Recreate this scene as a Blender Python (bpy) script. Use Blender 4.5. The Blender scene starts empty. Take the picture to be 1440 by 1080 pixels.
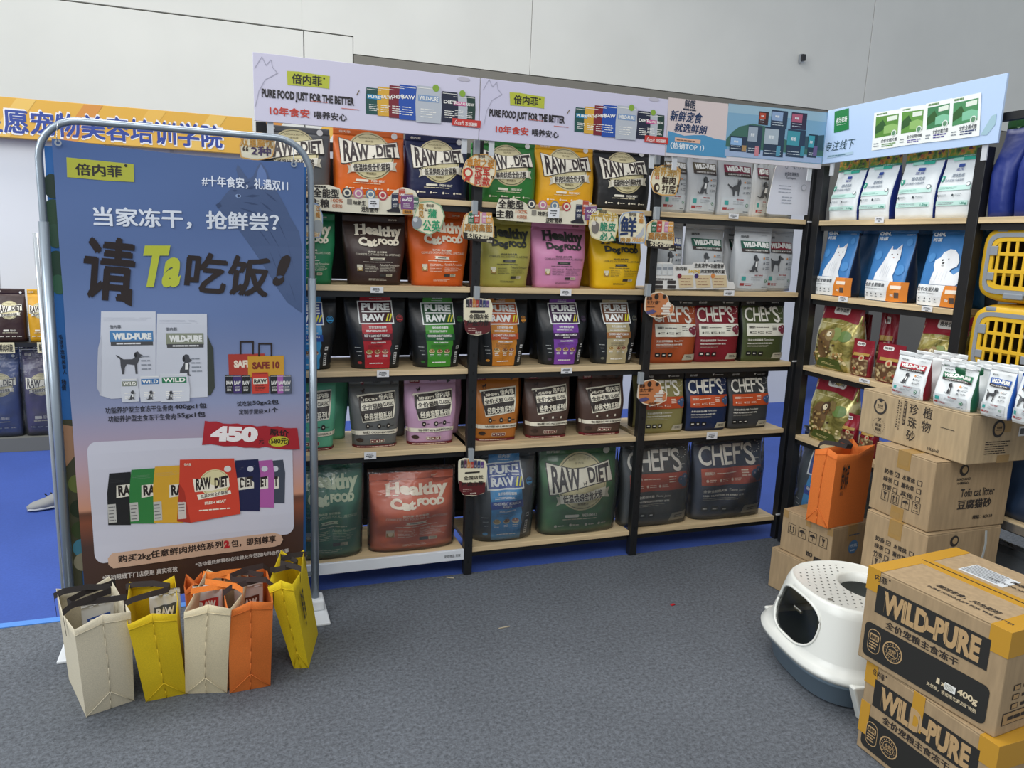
import bpy, bmesh, math, random
import numpy as np
from mathutils import Matrix, Vector
random.seed(7); rng = np.random.default_rng(7)
sc = bpy.context.scene
COL = sc.collection

# ------------------------------------------------------------------ camera, world, lights, exposure
CAM = np.array([-0.970, -3.252, 1.584]); FPX = 1045.9
YAW, PITCH, ROLL = 0.3449, -0.1863, 0.0374
_f = np.array([math.sin(YAW)*math.cos(PITCH), math.cos(YAW)*math.cos(PITCH), math.sin(PITCH)])
_r0 = np.array([math.cos(YAW), -math.sin(YAW), 0.0]); _u0 = np.cross(_r0, _f)
_r = math.cos(ROLL)*_r0 + math.sin(ROLL)*_u0; _u = -math.sin(ROLL)*_r0 + math.cos(ROLL)*_u0
cd = bpy.data.cameras.new('camera'); cam = bpy.data.objects.new('camera', cd); COL.objects.link(cam)
cd.sensor_width = 36.0; cd.lens = FPX/1440*36.0; cd.clip_start = 0.05; cd.clip_end = 60
cam.matrix_world = Matrix(((_r[0], _u[0], -_f[0], CAM[0]), (_r[1], _u[1], -_f[1], CAM[1]), (_r[2], _u[2], -_f[2], CAM[2]), (0, 0, 0, 1)))
sc.camera = cam
w = bpy.data.worlds.new('hall_daylight'); sc.world = w; w.use_nodes = True
bg = w.node_tree.nodes['Background']; bg.inputs[0].default_value = (0.86, 0.93, 1.0, 1); bg.inputs[1].default_value = 0.50
def area(name, loc, target, sx, sy, power, color=(1, 1, 1)):
    l = bpy.data.lights.new(name, 'AREA'); l.shape = 'RECTANGLE'; l.size = sx; l.size_y = sy; l.energy = power; l.color = color
    o = bpy.data.objects.new(name, l); COL.objects.link(o); o.location = loc
    o.rotation_euler = (Vector(target)-Vector(loc)).to_track_quat('-Z', 'Y').to_euler(); return o
area('skylight_hall', (-1.0, 1.6, 7.2), (-0.2, -2.2, 0.0), 7, 3, 410, (1, 0.985, 0.96))
area('fill_front', (-1.5, -5.5, 6.0), (0.5, 0.2, 1.0), 5, 3, 200, (1, 0.99, 0.97))  # added fill lamp behind the camera, no real skylight
area('window_light_side', (-6.0, -1.5, 4.2), (0.5, 1.5, 1.6), 4, 4, 265, (0.93, 0.97, 1))
area('fill_back_wall', (-2.0, 2.0, 7.5), (-1.0, 4.8, 2.5), 5, 2, 15, (1, 1, 0.98))  # added lamp that only brightens the hall wall
sc.view_settings.view_transform = 'Standard'; sc.view_settings.look = 'None'
sc.view_settings.gamma = 1; sc.view_settings.use_curve_mapping = False
sc.view_settings.exposure = 0.0

# ------------------------------------------------------------------ helpers
def lin(h):
    h = h.lstrip('#'); c = [int(h[i:i+2], 16)/255 for i in (0, 2, 4)]
    return tuple(x/12.92 if x <= 0.04045 else ((x+0.055)/1.055)**2.4 for x in c)
MATS = {}
def mat(hexcol, rough=0.5, metal=0.0, kind=''):
    key = (hexcol, rough, metal, kind)
    if key in MATS: return MATS[key]
    m = bpy.data.materials.new('m_'+kind+hexcol.strip('#')); m.use_nodes = True
    nt = m.node_tree; b = nt.nodes['Principled BSDF']; N = nt.nodes.new; L = nt.links.new
    c = lin(hexcol); b.inputs['Base Color'].default_value = (*c, 1); b.inputs['Roughness'].default_value = rough; b.inputs['Metallic'].default_value = metal
    def noise(scale, detail=4, coord='Object', stretch=None):
        tc = N('ShaderNodeTexCoord'); n = N('ShaderNodeTexNoise'); n.inputs['Scale'].default_value = scale; n.inputs['Detail'].default_value = detail
        if stretch:
            mp = N('ShaderNodeMapping'); mp.inputs['Scale'].default_value = stretch; L(tc.outputs[coord], mp.inputs[0]); L(mp.outputs[0], n.inputs['Vector'])
        else: L(tc.outputs[coord], n.inputs['Vector'])
        return n
    def ramp(n, stops):
        r = N('ShaderNodeValToRGB'); e = r.color_ramp.elements
        while len(e) < len(stops): e.new(0.5)
        for i, (p, cc) in enumerate(stops): e[i].position = p; e[i].color = (*cc, 1)
        L(n.outputs['Fac'], r.inputs[0]); return r
    def bump(n, s, d=0.01):
        bp = N('ShaderNodeBump'); bp.inputs['Strength'].default_value = s; bp.inputs['Distance'].default_value = d
        L(n.outputs['Fac'], bp.inputs['Height']); L(bp.outputs[0], b.inputs['Normal'])
    if kind == 'foil':
        bump(noise(16, 2), 0.35, 0.012)
    elif kind == 'goldfoil':
        n = noise(13, 5); n.inputs['Distortion'].default_value = 1.2; r = ramp(n, [(0.34, lin('5e5a2a')), (0.5, c), (0.62, lin('d8cf9a'))]); L(r.outputs[0], b.inputs['Base Color']); b.inputs['Metallic'].default_value = 0.35; bump(noise(14, 3), 0.6, 0.015)
    elif kind == 'carpet':
        lo, hi = (0.38, 1.75) if hexcol[0] != '3' else (0.85, 1.15)
        n = noise(70, 9); n.inputs['Roughness'].default_value = 0.9; r = ramp(n, [(0.38, tuple(x*lo for x in c)), (0.62, tuple(min(1, x*hi) for x in c))])
        n2 = noise(2.2, 3); mx = N('ShaderNodeMix'); mx.data_type = 'RGBA'; mx.blend_type = 'MULTIPLY'; mx.inputs[0].default_value = 1
        r2 = ramp(n2, [(0.3, (0.9,)*3), (0.7, (1.06,)*3)]); L(r.outputs[0], mx.inputs[6]); L(r2.outputs[0], mx.inputs[7]); L(mx.outputs[2], b.inputs['Base Color'])
        bump(n, 0.06, 0.001)
    elif kind == 'wood':
        n = noise(3, 6, stretch=(1.0, 14, 14)); r = ramp(n, [(0.3, tuple(x*0.74 for x in c)), (0.5, c), (0.7, tuple(min(1, x*1.16) for x in c))]); L(r.outputs[0], b.inputs['Base Color'])
    elif kind == 'card':
        n = noise(60, 5, stretch=(1, 1, 0.15)); r = ramp(n, [(0.3, tuple(x*0.86 for x in c)), (0.7, tuple(x*1.1 for x in c))]); L(r.outputs[0], b.inputs['Base Color']); bump(noise(8, 3), 0.12, 0.01)
    elif kind == 'wall':
        n = noise(1.3, 6); r = ramp(n, [(0.3, tuple(x*0.93 for x in c)), (0.7, c)]); L(r.outputs[0], b.inputs['Base Color']); bump(noise(5, 5), 0.08, 0.01)
    elif kind == 'cloth':
        n = noise(420, 2); r = ramp(n, [(0.35, tuple(x*0.88 for x in c)), (0.65, tuple(min(1, x*1.05) for x in c))]); L(r.outputs[0], b.inputs['Base Color']); bump(n, 0.25, 0.002)
    elif kind == 'film':
        tr = N('ShaderNodeBsdfTransparent'); gl = N('ShaderNodeBsdfGlossy'); gl.inputs['Roughness'].default_value = 0.18
        df = N('ShaderNodeBsdfDiffuse'); df.inputs[0].default_value = (0.75, 0.8, 0.82, 1)
        nn = noise(7, 4); bp = N('ShaderNodeBump'); bp.inputs['Strength'].default_value = 0.9; bp.inputs['Distance'].default_value = 0.03
        L(nn.outputs['Fac'], bp.inputs['Height']); L(bp.outputs[0], gl.inputs['Normal'])
        m1 = N('ShaderNodeMixShader'); m1.inputs[0].default_value = 0.05; L(tr.outputs[0], m1.inputs[1]); L(df.outputs[0], m1.inputs[2])
        fr = N('ShaderNodeFresnel'); fr.inputs[0].default_value = 1.5; L(bp.outputs[0], fr.inputs['Normal'])
        m2 = N('ShaderNodeMixShader'); L(fr.outputs[0], m2.inputs[0]); L(m1.outputs[0], m2.inputs[1]); L(gl.outputs[0], m2.inputs[2])
        L(m2.outputs[0], nt.nodes['Material Output'].inputs[0])
    elif kind == 'smoked':
        tr = N('ShaderNodeBsdfTransparent'); tr.inputs[0].default_value = (*c, 1); gl = N('ShaderNodeBsdfGlossy'); gl.inputs['Roughness'].default_value = 0.1
        fr = N('ShaderNodeFresnel'); m2 = N('ShaderNodeMixShader'); L(fr.outputs[0], m2.inputs[0]); L(tr.outputs[0], m2.inputs[1]); L(gl.outputs[0], m2.inputs[2])
        L(m2.outputs[0], nt.nodes['Material Output'].inputs[0])
    elif kind == 'sunset':   # the printed sky and field of the banner: a flat print
        tc = N('ShaderNodeTexCoord'); sp = N('ShaderNodeSeparateXYZ'); L(tc.outputs['Object'], sp.inputs[0])
        mr = N('ShaderNodeMapRange'); mr.inputs[1].default_value = 0.15; mr.inputs[2].default_value = 1.86; L(sp.outputs[2], mr.inputs[0])
        r = N('ShaderNodeValToRGB'); e = r.color_ramp.elements
        stops = [(0, '3f2c22'), (0.145, '46302a'), (0.2, '7d4630'), (0.222, '5d3a2c'), (0.23, 'c58d72'), (0.32, 'b3979f'), (0.46, '8c93b2'), (0.66, '6479a6'), (1, '456092')]
        while len(e) < len(stops): e.new(0.5)
        for i, (p, h) in enumerate(stops): e[i].position = p; e[i].color = (*lin(h), 1)
        L(mr.outputs[0], r.inputs[0]); L(r.outputs[0], b.inputs['Base Color'])
        bump(noise(300, 1), 0.1, 0.001)
    elif kind == 'jungle':
        n = noise(30, 3); r = ramp(n, [(0.38, lin('2c4a1c')), (0.5, lin('6f8c2a')), (0.6, lin('c98a2a')), (0.68, lin('4b2f4a'))]); L(r.outputs[0], b.inputs['Base Color'])
    elif kind == 'kibble':
        tc = N('ShaderNodeTexCoord'); v = N('ShaderNodeTexVoronoi'); v.inputs['Scale'].default_value = 45; L(tc.outputs['Object'], v.inputs['Vector'])
        r = N('ShaderNodeValToRGB'); e = r.color_ramp.elements; e[0].position = 0.1; e[0].color = (*lin('c9b183'), 1); e[1].position = 0.6; e[1].color = (*lin('5d3f26'), 1)
        L(v.outputs['Distance'], r.inputs[0]); L(r.outputs[0], b.inputs['Base Color'])
    MATS[key] = m; return m

class Frame:
    """a standing plane: origin, local x axis along it (yaw), front normal = local -y"""
    def __init__(s, x, y, z=0.0, yaw=0.0):
        s.o = np.array([x, y, z], float); s.yaw = yaw
        s.e = np.array([math.cos(yaw), math.sin(yaw), 0]); s.n = np.array([math.sin(yaw), -math.cos(yaw), 0])
    def loc(s, u, v, off=0.0):
        d = _f + _r*(u-720)/FPX + _u*(540-v)/FPX
        t = (s.n @ (s.o + s.n*off - CAM))/(s.n @ d); p = CAM + t*d - s.o
        return float(p @ s.e), float(p[2])
def at(u, v, axis, val):
    d = _f + _r*(u-720)/FPX + _u*(540-v)/FPX; k = 'XYZ'.index(axis); return CAM + d*(val-CAM[k])/d[k]
def link(o, parent=None):
    COL.objects.link(o)
    if parent: o.parent = parent
    return o
def tag(o, label=None, cat=None, group=None, kind=None):
    if label: o['label'] = label
    if cat: o['category'] = cat
    if group: o['group'] = group
    if kind: o['kind'] = kind
    return o
def thing(name, label, cat, loc=(0, 0, 0), yaw=0.0, group=None):
    o = bpy.data.objects.new(name, None); o.empty_display_size = 0.05; link(o); o.location = loc; o.rotation_euler = (0, 0, yaw)
    return tag(o, label, cat, group)
def mesh_obj(name, verts, faces, mats, parent=None, midx=None, smooth=False, loc=None):
    me = bpy.data.meshes.new(name); me.from_pydata([tuple(map(float, v)) for v in verts], [], [tuple(f) for f in faces])
    for m in (mats if isinstance(mats, (list, tuple)) else [mats]): me.materials.append(m)
    if midx is not None: me.polygons.foreach_set('material_index', np.array(midx, dtype=np.int32))
    if smooth: me.polygons.foreach_set('use_smooth', [True]*len(me.polygons))
    me.update(); o = bpy.data.objects.new(name, me); link(o, parent)
    if loc is not None: o.location = loc
    return o
def bm_obj(name, bm, mats, parent=None, smooth=False, loc=None):
    me = bpy.data.meshes.new(name); bm.normal_update(); bm.to_mesh(me); bm.free()
    for m in (mats if isinstance(mats, (list, tuple)) else [mats]): me.materials.append(m)
    if smooth: me.polygons.foreach_set('use_smooth', [True]*len(me.polygons))
    o = bpy.data.objects.new(name, me); link(o, parent)
    if loc is not None: o.location = loc
    return o
def add_box(bm, x0, y0, z0, x1, y1, z1, bev=0.0, mi=0):
    r = bmesh.ops.create_cube(bm, size=1.0); vs = r['verts']
    for v in vs: v.co = Vector((x0+(v.co.x+.5)*(x1-x0), y0+(v.co.y+.5)*(y1-y0), z0+(v.co.z+.5)*(z1-z0)))
    fs = {f for v in vs for f in v.link_faces}
    for f in fs: f.material_index = mi
    if bev:
        es = list({e for v in vs for e in v.link_edges})
        bmesh.ops.bevel(bm, geom=es, offset=bev, segments=2, affect='EDGES', profile=0.5)
def box(name, x0, y0, z0, x1, y1, z1, m, parent=None, bev=0.0):
    bm = bmesh.new(); add_box(bm, x0, y0, z0, x1, y1, z1, bev); return bm_obj(name, bm, m, parent)
def tube_verts(pts, r, seg=10, closed=False):
    pts = [Vector(p) for p in pts]; n = len(pts); V = []; F = []; up = Vector((0.13, 0.37, 0.92)).normalized()
    for i, p in enumerate(pts):
        t = (pts[min(i+1, n-1)] - pts[max(i-1, 0)]).normalized()
        a = t.cross(up)
        if a.length < 1e-3: a = t.cross(Vector((1, 0, 0)))
        a.normalize(); b = t.cross(a); rr = r[i] if hasattr(r, '__len__') else r
        for k in range(seg):
            an = 2*math.pi*k/seg; V.append(p + a*math.cos(an)*rr + b*math.sin(an)*rr)
    for i in range(n-1):
        for k in range(seg):
            F.append((i*seg+k, i*seg+(k+1) % seg, (i+1)*seg+(k+1) % seg, (i+1)*seg+k))
    F.append(tuple(range(seg))[::-1]); F.append(tuple((n-1)*seg+k for k in range(seg)))
    return V, F
def tube(name, pts, r, m, parent=None, seg=10):
    V, F = tube_verts(pts, r, seg); return mesh_obj(name, V, F, m, parent, smooth=True)
def ribbon(name, pts, wdir, width, m, parent=None, th=0.0015):
    """flat strap following pts, its width along wdir"""
    P = [np.array(p, float) for p in pts]; V = []; F = []
    for i, p in enumerate(P):
        t = P[min(i+1, len(P)-1)]-P[max(i-1, 0)]; t /= np.linalg.norm(t)+1e-9; wd = np.array(wdir[i] if hasattr(wdir[0], '__len__') else wdir, float)
        nn = np.cross(t, wd); nn /= np.linalg.norm(nn)+1e-9
        for a, b in ((-.5, -.5), (.5, -.5), (.5, .5), (-.5, .5)): V.append(p + wd*width*a + nn*th*b)
    for i in range(len(P)-1):
        for k in range(4): F.append((i*4+k, i*4+(k+1) % 4, i*4+4+(k+1) % 4, i*4+4+k))
    F.append((3, 2, 1, 0)); e = (len(P)-1)*4; F.append((e, e+1, e+2, e+3))
    return mesh_obj(name, V, F, m, parent)
def copy_tree(o, parent=None):
    c = o.copy(); COL.objects.link(c); c.parent = parent
    for ch in list(o.children): copy_tree(ch, c)
    return c

# ------------------------------------------------------------------ flat print (lettering and graphics)
TCACHE = {}
def glyphs(s, bold):
    key = (s, bold)
    if key in TCACHE: return TCACHE[key]
    latin = all(ord(c) < 256 for c in s)
    cu = bpy.data.curves.new('t', 'FONT'); cu.body = s; cu.resolution_u = 3 if latin and len(s) < 18 else 2
    if latin and bold: cu.offset = bold
    o = bpy.data.objects.new('t', cu); COL.objects.link(o)
    me = bpy.data.meshes.new_from_object(o.evaluated_get(bpy.context.evaluated_depsgraph_get()))
    n = len(me.vertices); co = np.zeros(n*3); me.vertices.foreach_get('co', co); co = co.reshape(-1, 3)[:, :2].copy()
    fs = [tuple(p.vertices) for p in me.polygons]
    bpy.data.objects.remove(o); bpy.data.curves.remove(cu); bpy.data.meshes.remove(me)
    if not latin and bold:
        d = min(bold, .034)*.8; C, F = [], []
        for k, (dx, dy) in enumerate(((-d, -d*.5), (d, -d*.5), (-d*.3, d), (d, d*.4))):
            C.append(co + (dx, dy)); F += [tuple(i+k*n for i in f) for f in fs]
        co = np.vstack(C); fs = F; lay = np.repeat(np.arange(4)*.12, n)
    if len(co):
        mn, mx = co.min(0), co.max(0); ratio = (mx[0]-mn[0])/(mx[1]-mn[1]); co = (co-mn)/(mx-mn)
    else: ratio = 1
    if latin or not bold: lay = np.zeros(len(co))
    TCACHE[key] = (co, fs, ratio, lay); return TCACHE[key]
class Print:
    def __init__(s): s.V = []; s.F = []; s.M = []; s.n = 0; s.cols = []
    def add(s, vs, fs, col, layer=0):
        if col not in s.cols: s.cols.append(col)
        mi = s.cols.index(col); vs = np.asarray(vs, float)
        s.V.append(np.column_stack([vs, np.zeros(len(vs)) + layer + .003*(len(s.V) % 60)])); s.F += [tuple(i+s.n for i in f) for f in fs]; s.M += [mi]*len(fs); s.n += len(vs)
    def poly(s, pts, col, layer=0): s.add(pts, [tuple(range(len(pts)))], col, layer)
    def rect(s, x0, y0, x1, y1, col, layer=0): s.poly([(x0, y0), (x1, y0), (x1, y1), (x0, y1)], col, layer)
    def ell(s, cx, cy, rx, ry, col, layer=0, n=28):
        s.poly([(cx+rx*math.cos(2*math.pi*k/n), cy+ry*math.sin(2*math.pi*k/n)) for k in range(n)], col, layer)
    def rrect(s, x0, y0, x1, y1, r, col, layer=0):
        pts = []
        for cx, cy, a0 in ((x1-r, y1-r, 0), (x0+r, y1-r, 90), (x0+r, y0+r, 180), (x1-r, y0+r, 270)):
            pts += [(cx+r*math.cos(math.radians(a0+15*k)), cy+r*math.sin(math.radians(a0+15*k))) for k in range(7)]
        s.poly(pts, col, layer)
    def text(s, t, x0, y0, x1, y1, col, layer=2, bold=0.0, shear=0.0, keep=False, rot=0.0, warp=None):
        co, fs, ratio, lay = glyphs(t, bold)
        if not len(co): return
        W, H = x1-x0, y1-y0; co = co.copy()
        if keep:
            w2 = min(W, H*ratio); h2 = w2/ratio; x0 += (W-w2)/2; y0 += (H-h2)/2; W, H = w2, h2
        if warp is not None: co = warp(co)
        p = np.column_stack([x0+co[:, 0]*W+shear*(co[:, 1]-.5)*H, y0+co[:, 1]*H])
        if rot:
            c = np.array([x0+W/2, y0+H/2]); a = math.radians(rot); R = np.array([[math.cos(a), -math.sin(a)], [math.sin(a), math.cos(a)]]); p = (p-c) @ R.T + c
        s.add(p, fs, col, layer + lay)
    def lines(s, x0, y0, x1, y1, n, col, layer=2, fill=0.45, seg=6):
        h = (y1-y0)/n
        for i in range(n):
            y = y1-(i+.5)*h; x = x0; end = x0+(x1-x0)*random.uniform(.75, 1)
            while x < end:
                ww = (x1-x0)/seg*random.uniform(.6, 1.3); s.rect(x, y-h*fill/2, min(x+ww*.88, end), y+h*fill/2, col, layer); x += ww
    def build(s, name, parent, mapf=None, cut=None, label=None, rough=0.45, base=0.0008, step=0.0006):
        if not s.n: return None
        V = np.vstack(s.V)
        mats = [mat(c, rough, 0, '') if not c.startswith('!') else mat('777777', 0.5, 0, c[1:]) for c in s.cols]
        me = bpy.data.meshes.new(name)
        if cut:
            me.from_pydata([tuple(v) for v in V], [], s.F); me.polygons.foreach_set('material_index', np.array(s.M, dtype=np.int32))
            bm = bmesh.new(); bm.from_mesh(me)
            xs, ys = cut
            for k, L_ in ((0, xs), (1, ys)):
                no = Vector((1, 0, 0)) if k == 0 else Vector((0, 1, 0))
                for c in L_:
                    fs = [f for f in bm.faces if min(v.co[k] for v in f.verts) < c-1e-5 and max(v.co[k] for v in f.verts) > c+1e-5]
                    if not fs: continue
                    es = {e for f in fs for e in f.edges}; vs = {v for f in fs for v in f.verts}
                    bmesh.ops.bisect_plane(bm, geom=list(fs)+list(es)+list(vs), dist=1e-6, plane_co=no*c, plane_no=no)
            bm.to_mesh(me); bm.free()
            n = len(me.vertices); co = np.zeros(n*3); me.vertices.foreach_get('co', co); V = co.reshape(-1, 3)
        off = base + step*V[:, 2]
        P = mapf(V[:, 0], V[:, 1], off) if mapf else np.column_stack([V[:, 0], -off, V[:, 1]])
        if cut: me.vertices.foreach_set('co', P.astype(np.float32).ravel())
        else:
            me.from_pydata([tuple(map(float, p)) for p in P], [], s.F); me.polygons.foreach_set('material_index', np.array(s.M, dtype=np.int32))
        for m in mats: me.materials.append(m)
        me.update(); o = bpy.data.objects.new(name, me); link(o, parent)
        if label: o['label'] = label
        return o
CN = '倍内菲'
def tri(pts): return pts
# small printed pictures ------------------------------------------------------
def mini_pouch(p, x, y, w, h, body, lab, txt, tcol='f4f2ea', layer=3, labh=(0.5, 0.72)):
    p.poly([(x+w*.03, y), (x+w*.97, y+h*.01), (x+w, y+h*.5), (x+w*.93, y+h), (x+w*.05, y+h), (x, y+h*.5)], body, layer)
    p.rect(x+w*.08, y+h*.93, x+w*.9, y+h*.945, tcol, layer+1)
    if lab: p.rect(x+w*.1, y+h*labh[0], x+w*.9, y+h*labh[1], lab, layer+1)
    if txt: p.text(txt, x+w*.14, y+h*(labh[0]+.03), x+w*.86, y+h*(labh[1]-.03), tcol, layer+2, 0.03)
    p.lines(x+w*.2, y+h*.12, x+w*.8, y+h*.4, 4, tcol, layer+1, .3, 3)
def dog_sit(p, x, y, h, col='3c3d40', layer=3, flip=1):
    pts = [(0, 0), (.12, 0), (.16, .2), (.24, .02), (.36, 0), (.37, .05), (.3, .08), (.3, .3), (.33, .5), (.3, .62), (.4, .66), (.43, .74), (.34, .8), (.32, .95), (.2, 1), (.1, .93), (.08, .76), (.13, .66), (.06, .5), (-.06, .3), (-.1, .1), (-.2, .06), (-.24, .14), (-.27, .1), (-.18, 0)]
    p.poly([(x+flip*a*h, y+b*h) for a, b in pts], col, layer); p.poly([(x+flip*a*h, y+b*h) for a, b in [(.14, .3), (.27, .3), (.28, .6), (.16, .6)]], 'e9e9e6', layer+1)
    p.ell(x+flip*.1*h, y+.78*h, .05*h, .13*h, '26272a', layer+1, 10)
def dog_stand(p, x, y, h, col='3c3d40', layer=3, flip=1):
    pts = [(-.42, 0), (-.34, 0), (-.3, .3), (-.22, .45), (.08, .4), (.1, 0), (.18, 0), (.18, .42), (.26, .6), (.28, .72), (.42, .74), (.43, .82), (.3, .9), (.24, 1), (.12, .95), (.1, .72), (0, .66), (-.34, .66), (-.5, .8), (-.62, .86), (-.6, .8), (-.46, .66), (-.46, .4)]
    p.poly([(x+flip*a*h, y+b*h) for a, b in pts], col, layer); p.ell(x+flip*.14*h, y+.84*h, .05*h, .1*h, '222326', layer+1, 10)
def cat_fig(p, x, y, h, col='3c3d40', layer=3, flip=1):
    pts = [(-.1, 0), (.0, 0), (.04, .3), (.2, .3), (.24, 0), (.32, 0), (.36, .5), (.4, .62), (.46, .74), (.44, .9), (.4, 1), (.34, .9), (.26, .9), (.2, 1), (.18, .8), (.14, .66), (-.05, .6), (-.16, .5), (-.3, .56), (-.46, .7), (-.48, .62), (-.3, .44), (-.16, .34)]
    p.poly([(x+flip*a*h, y+b*h) for a, b in pts], col, layer)
def berries(p, x, y, r, col, layer=4):
    for dx, dy in ((-.7, .1), (.6, .6), (.3, -.7)): p.ell(x+dx*r, y+dy*r, r, r, col, layer+0.1*dx, 18)
    p.ell(x+.5*r, y+.8*r, r*.3, r*.25, 'b9a9b5', layer+.6, 10); p.ell(x-.8*r, y+.3*r, r*.25, r*.2, 'b9a9b5', layer+.6, 10)

# ------------------------------------------------------------------ the setting
def struct(o): o['kind'] = 'structure'; return o
struct(box('floor', -7, -6, -0.03, 9, 0.0, 0.0, mat('575b61', 0.95, 0, 'carpet')))
fb = struct(box('floor', -7, 0.0, -0.03, 9, 5.9, 0.0, mat('35509c', 0.9, 0, 'carpet')))
struct(box('trim_1', -7, -0.012, 0.0, -0.96, 0.028, 0.0035, mat('4f86d0', 0.5)))
wallm = mat('dcdcd6', 0.8, 0, 'wall')
wb = struct(box('wall_back', -7, 5.03, 0, 13, 5.06, 7.5, mat('55534e', 0.9)))
def panel(x0, z0, x1, z1): box('wall_panel', x0, 4.99, z0, x1, 5.03, z1, wallm, wb, 0.004)
SX = 0.12; SB = 3.44
panel(-7, 0, -0.37, 3.60); panel(-0.36, 0, SX, 3.60)
panel(-7, 3.612, SX-0.5, 7.5); panel(SX-0.5, 3.612, 2.06, 7.5) if False else None
bm = bmesh.new()
pl = [(-0.38, 3.612), (SX+0.006, 3.612), (SX+0.006, SB), (2.06, SB), (2.06, 7.5), (-0.38, 7.5)]
V = [(x, 4.99, z) for x, z in pl]+[(x, 5.03, z) for x, z in pl]; n = len(pl)
mesh_obj('wall_panel', V, [tuple(range(n)), tuple(range(2*n-1, n-1, -1))]+[(i, i+n, (i+1) % n+n, (i+1) % n) for i in range(n)], wallm, wb); bm.free()
panel(2.068, SB, 6.77, 7.5); panel(6.78, SB, 13, 7.5)
box('wall_recess', SX+.01, 4.985, 0, 13, 5.03, SB-0.01, mat('7d7a72', 0.9, 0, 'wall'), wb)
# low partition of the neighbouring stand
pw = struct(box('wall_left', -5.5, 3.22, 0, 4.6, 3.27, 2.30, mat('e3e4e6', 0.7, 0, 'wall')))
for x in (-2.72, -1.5, -0.3, 0.9, 2.1, 3.3): box('joint_strip', x, 3.212, 0, x+0.03, 3.22, 2.30, mat('c9cbce', 0.4), pw)

# ------------------------------------------------------------------ shelving
Z1, Z2, Z3, Z4, Z5 = 1.763, 1.384, 1.011, 0.640, 0.132
WOOD = mat('d8bf95', 0.5, 0, 'wood'); BLK = mat('17181a', 0.45); STEEL = mat('b9bec4', 0.25, 0.9)
def board(name, x0, x1, y0, y1, z, parent, axis='x', lip=True):
    b = box(name, x0, y0, z-0.024, x1, y1, z, WOOD, parent, 0.0015)
    if lip:
        box('support_channel', x0+.004, y0+.012, z-0.050, x1-.004, y0+.03, z-0.0245, BLK, b); box('support_channel', x0+.004, y1-.03, z-0.050, x1-.004, y1-.012, z-0.0245, BLK, b)
    return b
gd = thing('display_shelving', 'long black steel display shelving with pale wooden shelves along the back, three bays wide', 'shelving', (0, 0, 0))
for k, x in enumerate((-0.9, 0.0, 0.9, 1.82)):
    for y in (0.0, 0.40):
        p = box('post', x-.02, y-.02, 0, x+.02, y+.02, 2.02, BLK, gd, 0.002)
        if y == 0.0:
            for i in range(46): box('post_slot', x-.004, y-.0206, 0.06+i*0.042, x+.004, y-.0198, 0.075+i*0.042, mat('050505', 0.6), p) if k in (1, 2) and i % 2 == 0 else None
for k in range(3):
    x0 = k*.9-.9+.021; x1 = x0+.858 if k < 2 else 1.796
    for z in (Z1, Z2, Z3, Z4, Z5): board('shelf_board', x0, x1, -0.005, 0.395, z, gd)
    box('top_rail', x0, 0.38, 1.97, x1, 0.40, 2.01, BLK, gd)
    if k < 2:
        for za, zb_ in ((Z5, Z4), (Z4+.12 if k == 0 else Z4, Z3), (Z3, Z2), (Z2, Z1), (Z1, 1.97)): box('dark_gap_sheet', x0, 0.397, za+.005, x1, 0.402, zb_-.03, mat('0e0f10', 0.7), gd)  # black sheets added so the gaps behind the bags read as dark
    else: box('dark_gap_sheet', x0, 0.397, Z3, x1-.25, 0.402, Z2-.06, mat('0e0f10', 0.7), gd)  # same added darkening sheet, one level only
    for zz in (0.5, 0.9, 1.28, 1.66): box('back_rail', x0, 0.385, zz-.35, x1, 0.395, zz-.325, BLK, gd)
wf = box('front_cover', -0.95, -0.022, 0.082, -0.022, -0.006, 0.134, mat('dfe2e6', 0.3), gd, 0.002); wf['label'] = 'white plastic front cover of the bottom shelf'
pr = Print(); pr.text('宠物食品 货架', -0.12, 0.10, -0.04, 0.115, '333333', 1); pr.build('printed_text', wf, lambda x, y, o: np.column_stack([x, -0.022-o, y]))
for z in (1.755, 1.02, 0.15): tie = box('cable_tie', 1.79, -0.03, z-.005, 1.845, -0.0205, z+.001, mat('d9dadb', 0.4), gd)
# shelving along the right, towards the viewer
RX = 1.80
g2 = thing('side_shelving', 'black steel shelving with wooden shelves running along the right towards the viewer', 'shelving', (RX, -0.05, 0), -math.pi/2)
RZ = (1.757, 1.383, 1.008, 0.628, 0.132)
for x in (0.02, 0.915, 1.80):
    for y in (0.02, 0.38): box('post', x-.024, y-.022, 0, x+.024, y+.022, 2.03, BLK, g2, 0.002)
for x0, x1 in ((0.046, 0.888), (0.942, 1.775)):
    for z in (RZ if x0 < .5 else (1.757, 1.115, 0.60, 0.15)): board('shelf_board', x0, x1, 0.0, 0.38, z, g2)
    box('back_rail', x0, 0.385, 1.97, x1, 0.40, 2.01, BLK, g2)
    if x0 > .5: rail = box('chrome_rail', x0, -0.008, 0.56, x1, 0.0, 0.592, STEEL, g2); box('top_rail', x0, 0.0, 2.12, x1, 0.03, 2.15, BLK, g2)

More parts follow.
